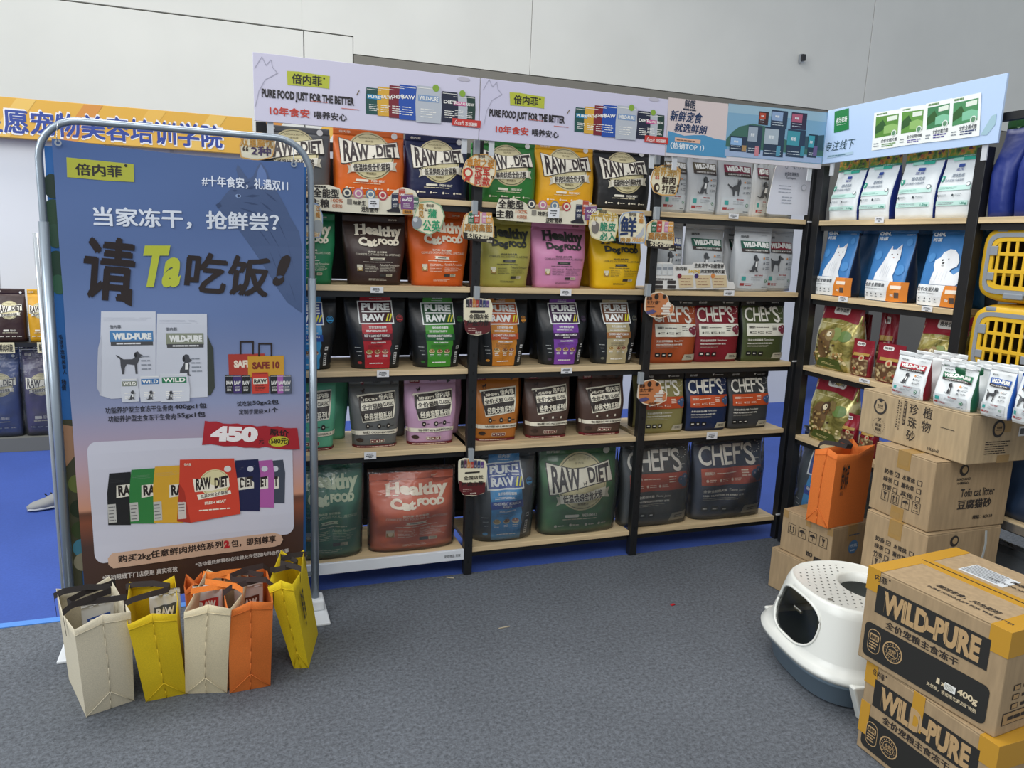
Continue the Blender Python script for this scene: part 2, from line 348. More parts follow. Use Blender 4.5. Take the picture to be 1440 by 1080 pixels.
# ------------------------------------------------------------------ bags
class Shape:
    def __init__(s, W, H, D, n=4.0, tb=0.9, tt=1.0, seed=0, amp=0.0025, top=0.93, base=0.86, full=0.42):
        s.W, s.H, s.D, s.n, s.tb, s.tt, s.amp, s.top, s.base, s.full = W, H, D, n, tb, tt, amp, top, base, full
        r = np.random.default_rng(seed); s.k = r.uniform(-1, 1, (7, 4))
    def width(s, v):
        t = np.clip(v/0.65, 0, 1); t = t*t*(3-2*t); k = s.tb+(1-s.tb)*t
        t2 = np.clip((v-.7)/.3, 0, 1); return s.W*k*(1+(s.tt-1)*t2)
    def thick(s, v):
        a = s.base+(1-s.base)*np.clip(v/.15, 0, 1); t = np.clip((v-s.full)/(s.top-s.full), 0, 1); t = t*t*(3-2*t)
        return s.D/2*a*(1-t*0.96)
    def wr(s, u, v):
        o = 0
        for a, b, c, d in s.k: o = o + c*np.sin(3.1*a*u*3+9*b*v*1.6+6*d)
        return s.amp*o*np.clip(v*6, 0, 1)*(0.35+0.65*np.clip(1-np.abs(u), 0, 1))
    def front(s, u, v):
        uu = np.clip(np.abs(u), 0, 1); y = -s.thick(v)*(1-uu**s.n)**(1/s.n) - s.wr(u, v)
        x = u*s.width(v)/2; z = v*s.H
        return np.stack([x, y + s.thick(np.array(0.2))*0 , z], -1)
def bag_body(nm, S, m_front, m_side, parent, v0, v1, nv, nu=22, m_cap=None):
    half = [1-2*i/nu for i in range(nu+1)]
    us = np.array([math.copysign(abs(math.sin(math.pi/2*h))**0.9, h) for h in half][::-1])
    vs = np.linspace(v0, v1, nv); V = []; ring = 2*nu
    for v in vs:
        f = S.front(us, np.full_like(us, v)); V += list(f)
        b = S.front(us[1:-1][::-1], np.full(nu-1, v)); b[:, 1] = -b[:, 1]; V += list(b)
    V = np.array(V)
    F = []; M = []
    for j in range(nv-1):
        for k in range(ring):
            a = j*ring+k; b = j*ring+(k+1) % ring; F.append((a, b, b+ring, a+ring))
            uu = abs(us[k if k < nu else 2*nu-k-1]) ; uu = max(uu, abs(us[min(k+1, nu)] if k < nu else us[max(2*nu-k-1, 0)]))
            M.append(1 if (k >= nu or uu > .985) else 0)
    F.append(tuple(range(ring))[::-1]); M.append(1); F.append(tuple((nv-1)*ring+k for k in range(ring))); M.append(0)
    return mesh_obj(nm, V, F, [m_front, m_side], parent, M, smooth=True)
BAGN = 0
def bag(label, W, H, D, fr, cx, cz, design, col, side=None, seal=None, group=None, tb=0.9, tt=1.0, n=4.0, amp=0.0025, name='pet_food_bag', cat='bag', yaw=0.0, depth_off=0.0, lean=0.0, rough=0.42, film=False, detail=True, full=0.42, foil='foil'):
    """fr: Frame of the shelf front; cx, cz: base centre in the frame; the bag stands behind the front plane"""
    global BAGN; BAGN += 1
    S = Shape(W, H, D, n, tb, tt, BAGN, amp, full=full)
    o = fr.o + fr.e*cx - fr.n*(D/2+depth_off+.012); o[2] = fr.o[2]+cz
    t = thing(name, label, cat, tuple(o), fr.yaw+yaw, group)
    if lean: t.rotation_euler = (lean, 0, fr.yaw+yaw)
    mf = mat(col, rough, 0, foil); ms = mat(side or col, rough, 0, foil)
    bag_body('bag_body', S, mf, ms, t, 0, .9, 15)
    bag_body('top_seal', S, mat(seal or col, rough, 0, foil), mat(seal or col, rough, 0, foil), t, .9, 1.0, 5)
    if design and detail:
        a = H/W; P = Print(); design(P, a)
        def mapf(x, y, off):
            u = np.clip(2*x, -.999, .999); v = np.clip(y/a, 0, 1); p = S.front(u, v); e = 1e-3
            du = S.front(np.clip(u+e, -1, 1), v)-S.front(np.clip(u-e, -1, 1), v); dv = S.front(u, np.clip(v+e, 0, 1))-S.front(u, np.clip(v-e, 0, 1))
            nn = np.cross(du, dv); nn /= np.linalg.norm(nn, axis=1)[:, None]+1e-12; nn *= np.where(nn[:, 1] > 0, -1, 1)[:, None]
            return p + nn*off[:, None]
        P.build('printed_front', t, mapf, cut=([i/16 for i in range(-8, 9)], [a*i/16 for i in range(1, 16)]), base=0.0015, step=0.0009)
    if film:
        S2 = Shape(W*1.05, H*1.06, D+.035, n, tb, 1.0, BAGN, amp, top=1.05, full=full+.1); f = bag_body('plastic_overbag', S2, mat('ffffff', .2, 0, 'film'), mat('ffffff', .2, 0, 'film'), t, 0.0, 1.0, 16)
        f.location = (0, 0, 0.001)
    return t

# --- printed designs, in bag widths; a = height / width
def d_rawdiet(line, small='鲜肉配方', style=0):
    def f(p, a):
        cy = .60*a
        p.ell(0, cy, .325, .335, 'cfc294', 0, 40); p.ell(0, cy, .305, .315, '6d6a4c', 1, 40); p.ell(0, cy, .295, .305, 'd6cb9c', 2, 40)
        p.text('NUTRITION FOR ADULT PETS', -.14, cy+.235, .14, cy+.26, '6d6040', 3); p.text('倍内菲', -.06, cy+.185, .06, cy+.215, '6d6040', 3)
        p.poly([(-.43, cy+.235), (-.1, cy+.15), (.05, cy+.15), (.40, cy+.225), (.415, cy-.02), (.36, cy-.02), (0, cy-.06), (-.36, cy-.14), (-.41, cy-.14)], '2b221e', 3)
        p.poly([(-.42, cy+.225), (-.1, cy+.14), (.05, cy+.14), (.39, cy+.215), (.405, cy-.01), (.36, cy-.01), (0, cy-.05), (-.35, cy-.13), (-.40, cy-.13)], 'efe9d6', 4)
        def wr(co): 
            x, y = co[:, 0], co[:, 1]; top = 1-.16*x; bot = .10+.12*x-.1; return np.column_stack([x, bot+(top-bot)*y])
        def wl(co):
            x, y = co[:, 0], co[:, 1]; top = .80+.2*x; bot = .12-.02*x; return np.column_stack([x, bot+(top-bot)*y])
        p.text('RAW', -.37, cy-.115, -.02, cy+.19, '2b1d1c', 5, .035, warp=wr)
        p.text('DIET', .085, cy-.045, .375, cy+.19, '2b1d1c', 5, .04, warp=wl)
        (dog_stand if style else cat_fig)(p, .035, cy-.05, .055, '201a18', 5)
        p.poly([(-.33, cy-.27), (-.27, cy-.24), (-.24, cy-.17), (-.33, cy-.15), (-.31, cy-.21)], 'cfc8b2', 4); p.poly([(.36, cy-.20), (.29, cy-.19), (.27, cy-.10), (.36, cy-.08), (.335, cy-.14)], 'cfc8b2', 4)
        p.poly([(-.29, cy-.145), (0, cy-.125), (.31, cy-.075), (.29, cy-.185), (0, cy-.225), (-.27, cy-.24)], 'efe9d6', 5)
        p.text(line, -.25, cy-.215, .26, cy-.115, '2c211f', 6, .03, rot=4)
        p.text(small, -.07, cy-.265, .07, cy-.235, '6d6040', 6, .02)
        p.rrect(-.22, .2*a, -.04, .235*a, .015, 'efe9d6', 4); p.text('FRESH MEAT', 0, .2*a, .2, .235*a, 'efe9d6', 4, .02)
        p.lines(-.25, .165*a, .25, .19*a, 1, 'd9cfae', 4, .4)
        for i, x in enumerate((-.34, -.14, .06, .24)): p.ell(x, .105*a, .018, .018, 'efe9d6', 4, 12); p.lines(x+.03, .095*a, x+.12, .115*a, 1, 'efe9d6', 4, .6, 2)
        p.ell(.36, .93*a, .045, .045, 'e8e6de', 4, 16); p.text(CN, -.42, .93*a, -.26, .965*a, 'efe9d6', 4, .02)
    return f
def d_healthy(tc, kind, cjk, big=False):
    def f(p, a):
        def wv(co):
            x, y = co[:, 0], co[:, 1]; return np.column_stack([x, y+.06*np.sin(x*7)-.03*x])
        p.text('Healthy', -.31, .665*a, .43, .86*a, tc, 3, .05, warp=wv)
        for x0, x1 in ((-.325, -.255), (-.235, -.165), (.065, .11), (.20, .25)): p.rect(x0, .70*a, x1, .712*a, tc, 4)     # slab serifs
        for x0, x1 in ((-.325, -.255), (-.235, -.165)): p.rect(x0, .845*a, x1, .857*a, tc, 4)
        p.text(kind, -.27, .55*a, .02 if len(kind) == 3 else .03, .70*a-.03, tc, 3, .06, warp=wv)
        p.text('FOOD', .035, .575*a, .37, .66*a, tc, 3, .075, warp=wv)
        p.text(CN+' '+cjk, -.14, .46*a, .17, .485*a, tc, 3, .03); 
        p.text('COMPLETE '+kind.upper()+' FOOD FOR ALL LIFE STAGES', -.33, .425*a, .40, .452*a, tc, 3)
        p.poly([(-.11, .36*a), (.15, .36*a), (.13, .378*a), (.15, .395*a), (-.11, .395*a), (-.09, .378*a)], tc, 3); p.lines(-.06, .37*a, .1, .385*a, 1, '777266', 4, .8)
        p.lines(-.22, .325*a, .30, .34*a, 1, tc, 3, .5)
        p.rect(-.33, .20*a, -.235, .29*a, 'd9d2bb', 3); p.rect(-.325, .20*a, -.24, .25*a, 'a3813c', 4); p.ell(-.28, .235*a, .03, .025, 'e7dcb6', 5, 12)
        p.lines(-.20, .19*a, .04, .30*a, 6, tc, 3, .25, 3); p.text('Palatable Formulation', .06, .275*a, .40, .305*a, tc, 3, shear=.3); p.lines(.06, .19*a, .38, .265*a, 5, tc, 3, .22, 3)
        p.rrect(.06, .13*a, .17, .165*a, .008, '3a3733', 3); p.rrect(.175, .13*a, .28, .165*a, .008, 'cfc6a6', 3); p.lines(.185, .138*a, .27, .16*a, 2, '3a3733', 4, .4, 2)
        p.lines(-.14, .065*a, .2, .10*a, 2, tc, 3, .3, 5)
        p.text(CN, .22, .93*a, .36, .955*a, tc, 3, .02)
    return f
def d_pureraw(strip, boxc, bandc, formula, cjk, badge):
    def f(p, a):
        def strippoly(y0, y1, w0=.25, col=strip, l=1):
            n = 16; pts = []
            for i in range(n+1): pts.append((w0+.012*math.sin(i*2.7+y0*9), y0+(y1-y0)*i/n))
            for i in range(n, -1, -1): pts.append((-w0+.012*math.sin(i*3.1+y0*5), y0+(y1-y0)*i/n))
            p.poly(pts, col, l)
        strippoly(.012*a, .99*a)
        p.text(CN, -.09, .905*a, .09, .945*a, 'e9ecea', 3, .03); p.lines(-.10, .875*a, .10, .893*a, 1, 'dfe3df', 3, .4)
        p.poly([(-.30, .855*a), (.27, .865*a), (.285, .575*a), (-.285, .57*a)], 'eef0ec', 2)
        p.poly([(-.28, .84*a), (.252, .85*a), (.265, .59*a), (-.266, .585*a)], boxc, 3)
        p.text('PURE', -.235, .735*a, .225, .825*a, 'eef0ec', 4, .055); p.rect(-.235, .712*a, .225, .724*a, 'eef0ec', 4)
        p.text('RAW', -.225, .605*a, .135, .695*a, 'eef0ec', 4, .055)
        for dx in (0, .05): p.poly([(.145+dx, .605*a), (.17+dx, .605*a), (.215+dx, .695*a), (.19+dx, .695*a)], 'e3dc3c', 4)
        p.text(cjk, -.14, .52*a, .15, .55*a, 'f4f4ee', 3, .03); p.lines(-.19, .475*a, .19, .505*a, 2, 'f0efe8', 3, .4, 5)
        p.poly([(-.265, .455*a), (.265, .46*a), (.28, .375*a), (-.25, .37*a)], bandc, 3); p.text(formula, -.22, .417*a, .22, .447*a, 'efece6', 4, .03); p.text('鲜肉配方', -.07, .382*a, .07, .407*a, 'efece6', 4, .03)
        p.text('SPECIAL COMBINATION', -.12, .335*a, .15, .355*a, 'f2f2ec', 3, .04); p.lines(-.17, .265*a, .17, .32*a, 3, '3d3a34', 3, .2, 4)
        for k, x in enumerate((-.16, 0, .15)):
            p.ell(x, .225*a, .06, .028*a, 'd9c39a', 3, 16); p.ell(x, .235*a, .052, .022*a, ('a98b4c', '8d5a37', 'a3685c')[k], 4, 16)
            for j in range(5): p.ell(x+.02*(j-2), .24*a+.004*(j % 2), .009, .009, ('7a4a30', 'e0cda0', '6d3b2c')[(j+k) % 3], 5, 6)
            p.lines(x-.045, .155*a, x+.045, .19*a, 2, 'f2f2ec', 3, .4, 2)
        p.lines(-.16, .065*a, .18, .09*a, 1, 'f2f2ec', 3, .5)
        p.ell(.38, .64*a, .055, .055, badge, 3, 20); p.ell(.38, .64*a, .048, .048, '1f2328', 4, 20); p.rect(.335, .615*a, .425, .635*a, badge, 5); p.text('10%', .35, .645*a, .41, .67*a, badge, 5, .03)
        p.rect(.325, .255*a, .385, .30*a, 'dcdcd8', 3); p.rect(.315, .06*a, .37, .215*a, 'dcdcd8', 3); p.lines(.32, .07*a, .365, .205*a, 5, '2a2a2a', 4, .5, 1); p.lines(.33, .262*a, .38, .295*a, 1, '2a2a2a', 4, .5, 1)
        for j in range(3): p.lines(-.40+.02*j, (.27-.05*j)*a, -.29, (.29-.05*j)*a, 1, 'b9bbba', 3, .4, 2)
        p.ell(-.34, .085*a, .04, .018*a, badge, 3, 12)
    return f
def d_classic(animal, formula, word='HEALTHY', animal_fig=cat_fig, dots=True):
    def f(p, a):
        p.rect(-.40, .905*a, -.21, .985*a, '7b1426', 2); p.text(CN, -.385, .925*a, -.23, .965*a, 'ecd9cf', 3, .03)
        p.text('Quality', -.03, .925*a, .13, .962*a, '33302c', 3, .02, shear=.2); p.ell(.34, .93*a, .05, .042*a, '3b3a38', 3, 3)
        animal_fig(p, -.24, .775*a, .10, '3a2b26', 3)
        p.poly([(-.33, .735*a), (.40, .79*a), (.385, .67*a), (.33, .50*a), (.34, .45*a), (-.27, .40*a), (-.33, .6*a)], '2f2622', 3)
        p.poly([(-.34, .755*a), (.415, .812*a), (.40, .67*a), (.37, .50*a), (.355, .435*a), (-.28, .375*a), (-.30, .5*a)], 'efe8d3', 2)
        p.poly([(-.29, .645*a), (.37, .69*a), (.365, .60*a), (-.285, .545*a)], 'efe8d3', 4)
        p.text(word, -.24, .672*a, .05, .708*a, 'efe8d3', 5, .03, rot=3); p.text(CN, .07, .69*a, .36, .765*a, 'efe8d3', 5, .035, rot=3)
        p.text('全价'+animal+'粮', -.28, .565*a, .13, .635*a, '2c2420', 5, .03, rot=3); p.text('CLASSIC', .145, .60*a, .35, .65*a, '2c2420', 5, .03, rot=3)
        p.text('经典'+animal+'粮系列', -.24, .425*a, .31, .52*a, 'efe8d3', 5, .035, rot=3)
        for dx, dy, r in ((-.34, .74, .032), (-.27, .72, .022), (-.27, .66, .022)):
            p.poly([(dx+(r if k % 2 == 0 else r*.4)*math.cos(math.pi/2+k*math.pi/5), dy*a+(r if k % 2 == 0 else r*.4)*math.sin(math.pi/2+k*math.pi/5)) for k in range(10)], 'efe8d3', 5)
        if dots:
            for x in (-.18, .06, .25): p.ell(x, .325*a, .042, .036*a, '2e2723', 3, 18); p.ell(x, .325*a, .02, .012*a, 'd9cfba', 4, 8); p.lines(x+.055, .315*a, x+.13, .335*a, 1, '2e2723', 3, .5, 1)
        else:
            for x in (-.18, .06, .25): p.ell(x, .325*a, .022, .02*a, 'e7e0cc', 3, 10); p.lines(x+.03, .315*a, x+.12, .33*a, 1, '2e2723', 3, .4, 1)
        p.rect(-.499, .20*a, .499, .262*a, 'efe8d3', 3); p.text(formula, -.30, .212*a, .42, .25*a, '2c2420', 4, .02)
        p.rrect(-.14, .075*a, .18, .13*a, .01, 'e7dfcb', 3)
        for x in (-.13, -.025, .08): p.rect(x, .08*a, x+.09, .125*a, '6e1524', 4); p.lines(x+.02, .09*a, x+.07, .117*a, 1, 'efe8d3', 5, .7, 1)
        p.rect(-.499, 0.0, .499, .038*a, '6e1524', 3); p.lines(-.42, .008*a, .42, .03*a, 1, 'e0cbb8', 4, .5, 9); p.ell(-.36, .125*a, .075, .03*a, '3a2a24', 3, 14)
    return f
def d_wild(labc, fig=dog_sit, low='a03a3a', bandc='3a2f2c'):
    def f(p, a):
        p.text(CN, -.36, .80*a, -.15, .835*a, '33373a', 3, .03); p.lines(.2, .835*a, .38, .85*a, 1, '9a9da0', 3, .4, 2)
        p.rect(-.47, .895*a, .47, .90*a, 'aeb1b4', 2); p.rect(-.47, .915*a, .47, .92*a, 'aeb1b4', 2)
        p.poly([(-.37, .755*a), (.41, .745*a), (.40, .63*a), (.41, .585*a), (-.35, .60*a), (-.36, .66*a)], labc, 2); p.poly([(-.355, .64*a), (.395, .63*a), (.40, .575*a), (-.35, .59*a)], bandc, 3)
        def wv(co): x, y = co[:, 0], co[:, 1]; return np.column_stack([x, y-.06*np.sin(x*9)])
        p.text('WILD-PURE', -.32, .655*a, .37, .735*a, 'e9e9e4', 4, .08, warp=wv); p.text('功能养护型主食冻干生骨肉', -.28, .597*a, .33, .622*a, 'e4e2dc', 4, .03)
        fig(p, -.10, .30*a, .25*a, '47494c', 3)
        for k in range(3): p.ell(.19, (.50-.075*k)*a, .024, .024, ('d98a3a', '50555a', '8a8f92')[k], 3, 12); p.lines(.24, (.48-.075*k)*a, .38, (.525-.075*k)*a, 2, '70757a', 3, .35, 2)
        p.rrect(-.42, .045*a, .42, .27*a, .04, 'c5cacc', 2); p.text('MEAT SERIES', -.03, .235*a, .20, .255*a, low, 3, .03); p.lines(-.12, .165*a, .22, .22*a, 3, '8a9094', 3, .25, 4)
        p.rrect(-.35, .16*a, -.25, .225*a, .012, '3c9c96', 3); p.ell(.31, .165*a, .045, .045, '3d7d5c', 3, 16); p.ell(.31, .165*a, .033, .033, 'd9dfdc', 4, 14); p.ell(.31, .165*a, .02, .02, '3d7d5c', 5, 10)
        p.rect(-.38, .085*a, -.28, .125*a, low, 3); p.lines(-.26, .08*a, -.05, .125*a, 2, low, 3, .45, 3); p.lines(.2, .06*a, .38, .08*a, 1, '70757a', 3, .6, 2)
    return f
def d_chefs(strip, fruit, body2, cjk='无谷全阶段粮', stripc='e8e6d6', txt='e9e6da'):
    def f(p, a):
        p.rect(-.499, .90*a, .499, .999*a, '101113', 1); p.text(CN, -.40, .935*a, -.22, .97*a, 'd8d8d4', 3, .03); p.lines(.2, .94*a, .42, .96*a, 1, 'd8d8d4', 3, .5, 2); p.poly([(.12, .97*a), (.18, .97*a), (.15, .935*a)], 'd8d8d4', 3)
        x = -.44
        for ch, ww, up in (('C', .17, 0), ('H', .15, .0), ('E', .12, .01), ('F', .115, .02)):
            p.text(ch, x, .645*a, x+ww, .87*a+up, txt, 3, .012); x += ww+.015
        p.text("'", x-.01, .80*a, x+.03, .89*a, txt, 3, .02); p.text('S', x+.035, .625*a, x+.175, .885*a, txt, 3, .012, warp=lambda co: np.column_stack([co[:, 0]+.3*(co[:, 1]-.5)*-1+.05, co[:, 1]]))
        for k in range(9): an = -2.6+k*.5; p.rect(.37+.07*math.cos(an), .83*a+.07*math.sin(an), .385+.07*math.cos(an), .838*a+.07*math.sin(an), txt, 3)
        p.text('ORIGINAL', .31, .69*a, .43, .705*a, txt, 3); p.text('TASTE', .31, .655*a, .38, .67*a, txt, 3)
        dark = '4a4540' if stripc == 'e8e6d6' else 'ecdcc8'
        p.rrect(-.42, .42*a, .46, .615*a, .012, stripc, 2); p.text('超能配方', -.38, .54*a, -.24, .575*a, dark, 3, .03); p.lines(-.22, .545*a, .08, .565*a, 1, dark, 3, .5, 5); p.lines(.15, .50*a, .27, .585*a, 3, dark, 3, .4, 1)
        for k in range(3): p.ell(-.35+.18*k, .475*a, .018, .018, dark, 3, 10); p.lines(-.32+.18*k, .455*a, -.22+.18*k, .495*a, 2, dark, 3, .3, 2)
        berries(p, .375, .52*a, .052, fruit, 4)
        p.text(cjk, -.40, .335*a, -.06, .37*a, txt, 3, .03); p.text('Taste Joint', -.04, .335*a, .18, .37*a, txt, 3, .01, shear=.3); p.text('HIGH NUTRITION IN EVERY BITE', -.40, .285*a, .16, .308*a, txt, 3, .04); p.lines(-.40, .235*a, .1, .27*a, 2, 'b9b4a4', 3, .25, 6)
        for k in range(3): p.rrect(-.41+.13*k, .10*a, -.31+.13*k, .165*a, .012, '191a1b', 3); p.lines(-.39+.13*k, .12*a, -.33+.13*k, .15*a, 1, txt, 4, .6, 1)
        p.poly([(.18, .045*a), (.22, .14*a), (.48, .14*a), (.48, .045*a)], 'b5b09c', 3); p.lines(.26, .07*a, .42, .12*a, 2, '55504a', 4, .4, 2)
    return f
def d_jungle(p, a):
    p.rect(-.499, .80*a, .499, .985*a, '!jungle', 1); p.rect(-.499, .775*a, .499, .805*a, '1f7a5c', 2); p.text('DAIRY FRESH NUTRITION', -.02, .782*a, .40, .797*a, 'dff0e4', 3)
    for x, y, c in ((-.3, .9, 'd9a13b'), (-.1, .86, 'b54a3a'), (.14, .91, 'e3b84a'), (.33, .87, '4f2f55'), (-.4, .84, '5f8f2e'), (.25, .95, '2f5a2a')): p.poly([(x+(.05 if k % 2 else .022)*math.cos(k*.63), y*a+(.05 if k % 2 else .022)*math.sin(k*.63)) for k in range(10)], c, 3)
    p.rect(-.28, .735*a, .0, .775*a, '9bd8c4', 2); p.rect(.0, .735*a, .28, .775*a, '2fae94', 2)
    p.rrect(-.06, .645*a, .08, .69*a, .015, '2b4a9a', 3); p.text('蓝氏', -.09, .60*a, .09, .635*a, '5560a0', 3, .02)
    p.text('猎鸟乳鸽', -.14, .515*a, .16, .565*a, '6b7b90', 3, .02, shear=.15); p.text('全价猫粮 均衡营养', -.28, .46*a, .20, .495*a, '8b97a6', 3, .01, shear=.15)
    p.poly([(-.42, .54*a), (-.32, .54*a), (-.32, .49*a), (-.37, .455*a), (-.42, .49*a)], '2fa58a', 3); p.rect(-.385, .485*a, -.355, .525*a, 'e8f4ef', 4)
    p.rect(-.42, .35*a, .42, .41*a, 'c5e8de', 2); p.lines(-.36, .365*a, .15, .398*a, 2, '7fb9aa', 3, .3); p.ell(.36, .42*a, .05, .05, '5d6a70', 3, 16); p.ell(.36, .42*a, .038, .038, 'eef3f2', 4, 16)
    for x in (-.38, .02): p.ell(x, .29*a, .026, .026, '3b464c', 3, 12); p.lines(x+.06, .275*a, x+.26, .305*a, 2, '8e999e', 3, .35, 3)
    p.rect(-.42, .16*a, .42, .22*a, 'c5e8de', 2); p.lines(-.34, .17*a, .16, .21*a, 2, '8e999e', 3, .3); p.text('1.2kg', .24, .165*a, .40, .20*a, '3f8f7c', 3, .03)
def d_bluepet(fig):
    def f(p, a):
        p.text('CHN.', -.42, .865*a, -.14, .915*a, 'eef3f6', 3, .05); p.text('纯福', -.42, .80*a, -.2, .85*a, 'eef3f6', 3, .03, shear=.2); p.lines(.25, .865*a, .47, .885*a, 2, 'dfe9f0', 3, .25, 1)
        for x, y, r in ((-.33, .6, .09), (.36, .78, .07), (.33, .42, .10)): p.ell(x, y*a, r, r*1.05, '4d8ecb', 1, 18)
        W_ = 'eceef0'
        if fig == 'cat':
            p.poly([(-.24, .27*a), (-.24, .36*a), (-.19, .44*a), (-.13, .52*a), (-.09, .60*a), (-.07, .66*a), (-.03, .73*a), (.0, .68*a), (.10, .685*a), (.22, .75*a), (.23, .66*a), (.24, .56*a), (.20, .52*a), (.22, .42*a), (.22, .34*a), (.27, .28*a), (.27, .265*a)], W_, 3)
            p.ell(.02, .615*a, .018, .010*a, '6b6258', 4, 10); p.ell(.15, .62*a, .018, .010*a, '6b6258', 4, 10); p.ell(.075, .575*a, .018, .010*a, 'b98f86', 4, 8)
            for k in range(5): p.rect(-.12+.05*k, (.32+.03*(k % 2))*a, -.113+.05*k, (.46+.02*(k % 3))*a, 'c9ced4', 4)
            p.poly([(-.04, .675*a), (-.03, .715*a), (-.005, .68*a)], 'd8c3c0', 4); p.poly([(.14, .69*a), (.205, .73*a), (.21, .675*a)], 'd8c3c0', 4)
        else:
            p.poly([(-.18, .27*a), (-.16, .36*a), (-.14, .45*a), (-.19, .50*a), (-.20, .57*a), (-.12, .60*a), (-.08, .67*a), (.04, .71*a), (.18, .70*a), (.28, .64*a), (.33, .56*a), (.31, .50*a), (.22, .47*a), (.20, .44*a), (.30, .40*a), (.38, .44*a), (.47, .43*a), (.49, .36*a), (.45, .31*a), (.40, .27*a)], W_, 3)
            p.ell(-.06, .57*a, .016, .012*a, '2b2524', 4, 10); p.ell(.07, .585*a, .016, .012*a, '2b2524', 4, 10); p.ell(-.03, .535*a, .022, .014*a, '1f1a1a', 4, 12); p.ell(-.02, .50*a, .03, .006*a, '8a8480', 4, 10)
            for k in range(4): p.rect(-.06+.07*k, (.31+.02*(k % 2))*a, -.053+.07*k, (.42+.02*(k % 2))*a, 'd3d6da', 4)
        p.rect(-.499, .01*a, .499, .265*a, 'eef0ef', 4); p.poly([(.14, .01*a), (.17, .14*a), (.22, .265*a), (.499, .265*a), (.499, .01*a)], 'e58a32', 5)
        p.text('全价全期'+('猫粮' if fig == 'cat' else '犬粮'), -.43, .185*a, .10, .235*a, '3f4448', 5, .02); p.lines(-.43, .15*a, .05, .17*a, 1, 'a4a8aa', 5, .3)
        for k in range(4): p.ell(-.36+.13*k, .095*a, .016, .016, '4b5054', 5, 10); p.lines(-.39+.13*k, .055*a, -.32+.13*k, .07*a, 1, '8b9094', 5, .6, 1)
        p.rect(.25, .17*a, .45, .215*a, 'f6e7d2', 6); p.poly([(.25, .195*a), (.29, .215*a), (.33, .195*a), (.29, .165*a)], 'f6e7d2', 6); p.rect(.35, .06*a, .43, .13*a, '5a4c44', 6); p.text('2kg', .25, .075*a, .33, .11*a, 'f6efe4', 6, .04)
    return f
def d_gold(tree=False):
    def f(p, a):
        n = 14; pts = [(-.499, .999*a), (-.499, .70*a)]+[(-.499+.998*i/n, .70*a+.05*math.sin(i/n*3.1)-.04*(i/n)) for i in range(n+1)]+[(.499, .999*a)]
        p.ell(-.13, .36*a, .17, .26, '6e5434', 2, 18); p.ell(.0, .50*a, .10, .11, '8a744a' if not tree else '4a3524', 2.5, 16); p.ell(-.02, .51*a, .05, .05, 'd6c9a8', 2.8, 12); p.ell(.0, .52*a, .015, .015, '1c1814', 3, 8); p.ell(.31, .50*a, .12, .10, '5f7a3c', 1.5, 14)
        p.poly(pts[1:]+[(-.499, .999*a)], '8e1c2c', 1); p.lines(-.36, .655*a, .36, .665*a, 1, 'd9cf9a', 1, .8)
        p.rrect(-.20, .79*a, .22, .91*a, .06, 'eceae4', 3); p.text('希外加符', -.16, .82*a, .18, .88*a, '2c2624', 4, .04)
        p.poly([(.12+.13*math.cos(k*1.047), .52*a+.13*math.sin(k*1.047)) for k in range(6)], '7d8a4e' if not tree else '7c6b40', 2)
        for k in range(22):
            x = random.uniform(-.34, .12); y = random.uniform(.22, .52)*a; p.poly([(x-.03, y), (x+.01, y+.03), (x+.035, y+.005), (x, y-.02)], random.choice(['6b4a2c', '8d6f3c', '3d2c22', 'b59a62', '56452d']), 3)
        for k in range(26):
            x = random.uniform(-.42, .42); y = random.uniform(.12, .26)*a; p.ell(x, y, .03, .022, random.choice(['cdb47a', 'a9824a', 'd9c796', '7f5c34']), 4, 8)
        p.poly([(-.28, .04*a), (.34, .03*a), (.30, .15*a), (.05, .17*a), (-.22, .15*a)], '46521f', 5); p.lines(-.15, .07*a, .22, .11*a, 2, 'c5b77c', 6, .4, 4)
    return f
def d_treat(p, a):
    p.rect(-.499, .6*a, .499, .999*a, '8a1a2b', 1); p.rrect(-.3, .82*a, .1, .93*a, .05, 'ece8e2', 3); p.text('加符', -.25, .845*a, .05, .905*a, '2c2624', 4, .03)
    p.poly([(-.3, .55*a), (.4, .57*a), (.4, .64*a), (-.3, .63*a)], 'b08d45', 3); p.ell(.1, .5*a, .12, .11, 'c9b48a', 4, 16); p.ell(.1, .5*a, .06, .055, 'b0452c', 5, 12)
    p.rrect(-.42, .03*a, .42, .48*a, .06, '!kibble', 2)
    for k in range(16): p.ell(random.uniform(-.36, .36), random.uniform(.08, .42)*a, .06, .05, random.choice(['9c8458', 'c7b284', '6a4a30', 'a5432f', '7c6a48']), 3+random.random(), 9)

# --- placing bags from where they stand in the photograph
FB = Frame(0, 0.0, 0, 0)                 # plane of the back shelves' front edge
FR = Frame(RX, -0.05, 0, -math.pi/2)     # plane of the right shelves' front edge
def place(fr, z, x0, x1, ybot, ytop, setback, thick=None):
    """returns width, height, centre x in the frame for a bag whose front stands setback behind the plane"""
    a = fr.loc(x0, ybot, -setback)[0]; b = fr.loc(x1, ybot, -setback)[0]; tz = fr.loc((x0+x1)/2, ytop, -setback-0.03)[1]
    return b-a, tz-z, (a+b)/2
def shelfbag(label, design, col, fr, z, xb0, xb1, yb, yt, wide=1.0, setback=0.02, D=None, **kw):
    W, H, cx = place(fr, z, xb0, xb1, yb, yt, setback)
    W2 = W*wide; D = D or W2*0.42
    tb = 1/wide if wide > 1 else kw.pop('tb', .93)
    kw.pop('tb', None)
    return bag(label, W2, H, D, fr, cx, z+.001, design, col, depth_off=setback, tb=tb, **kw)
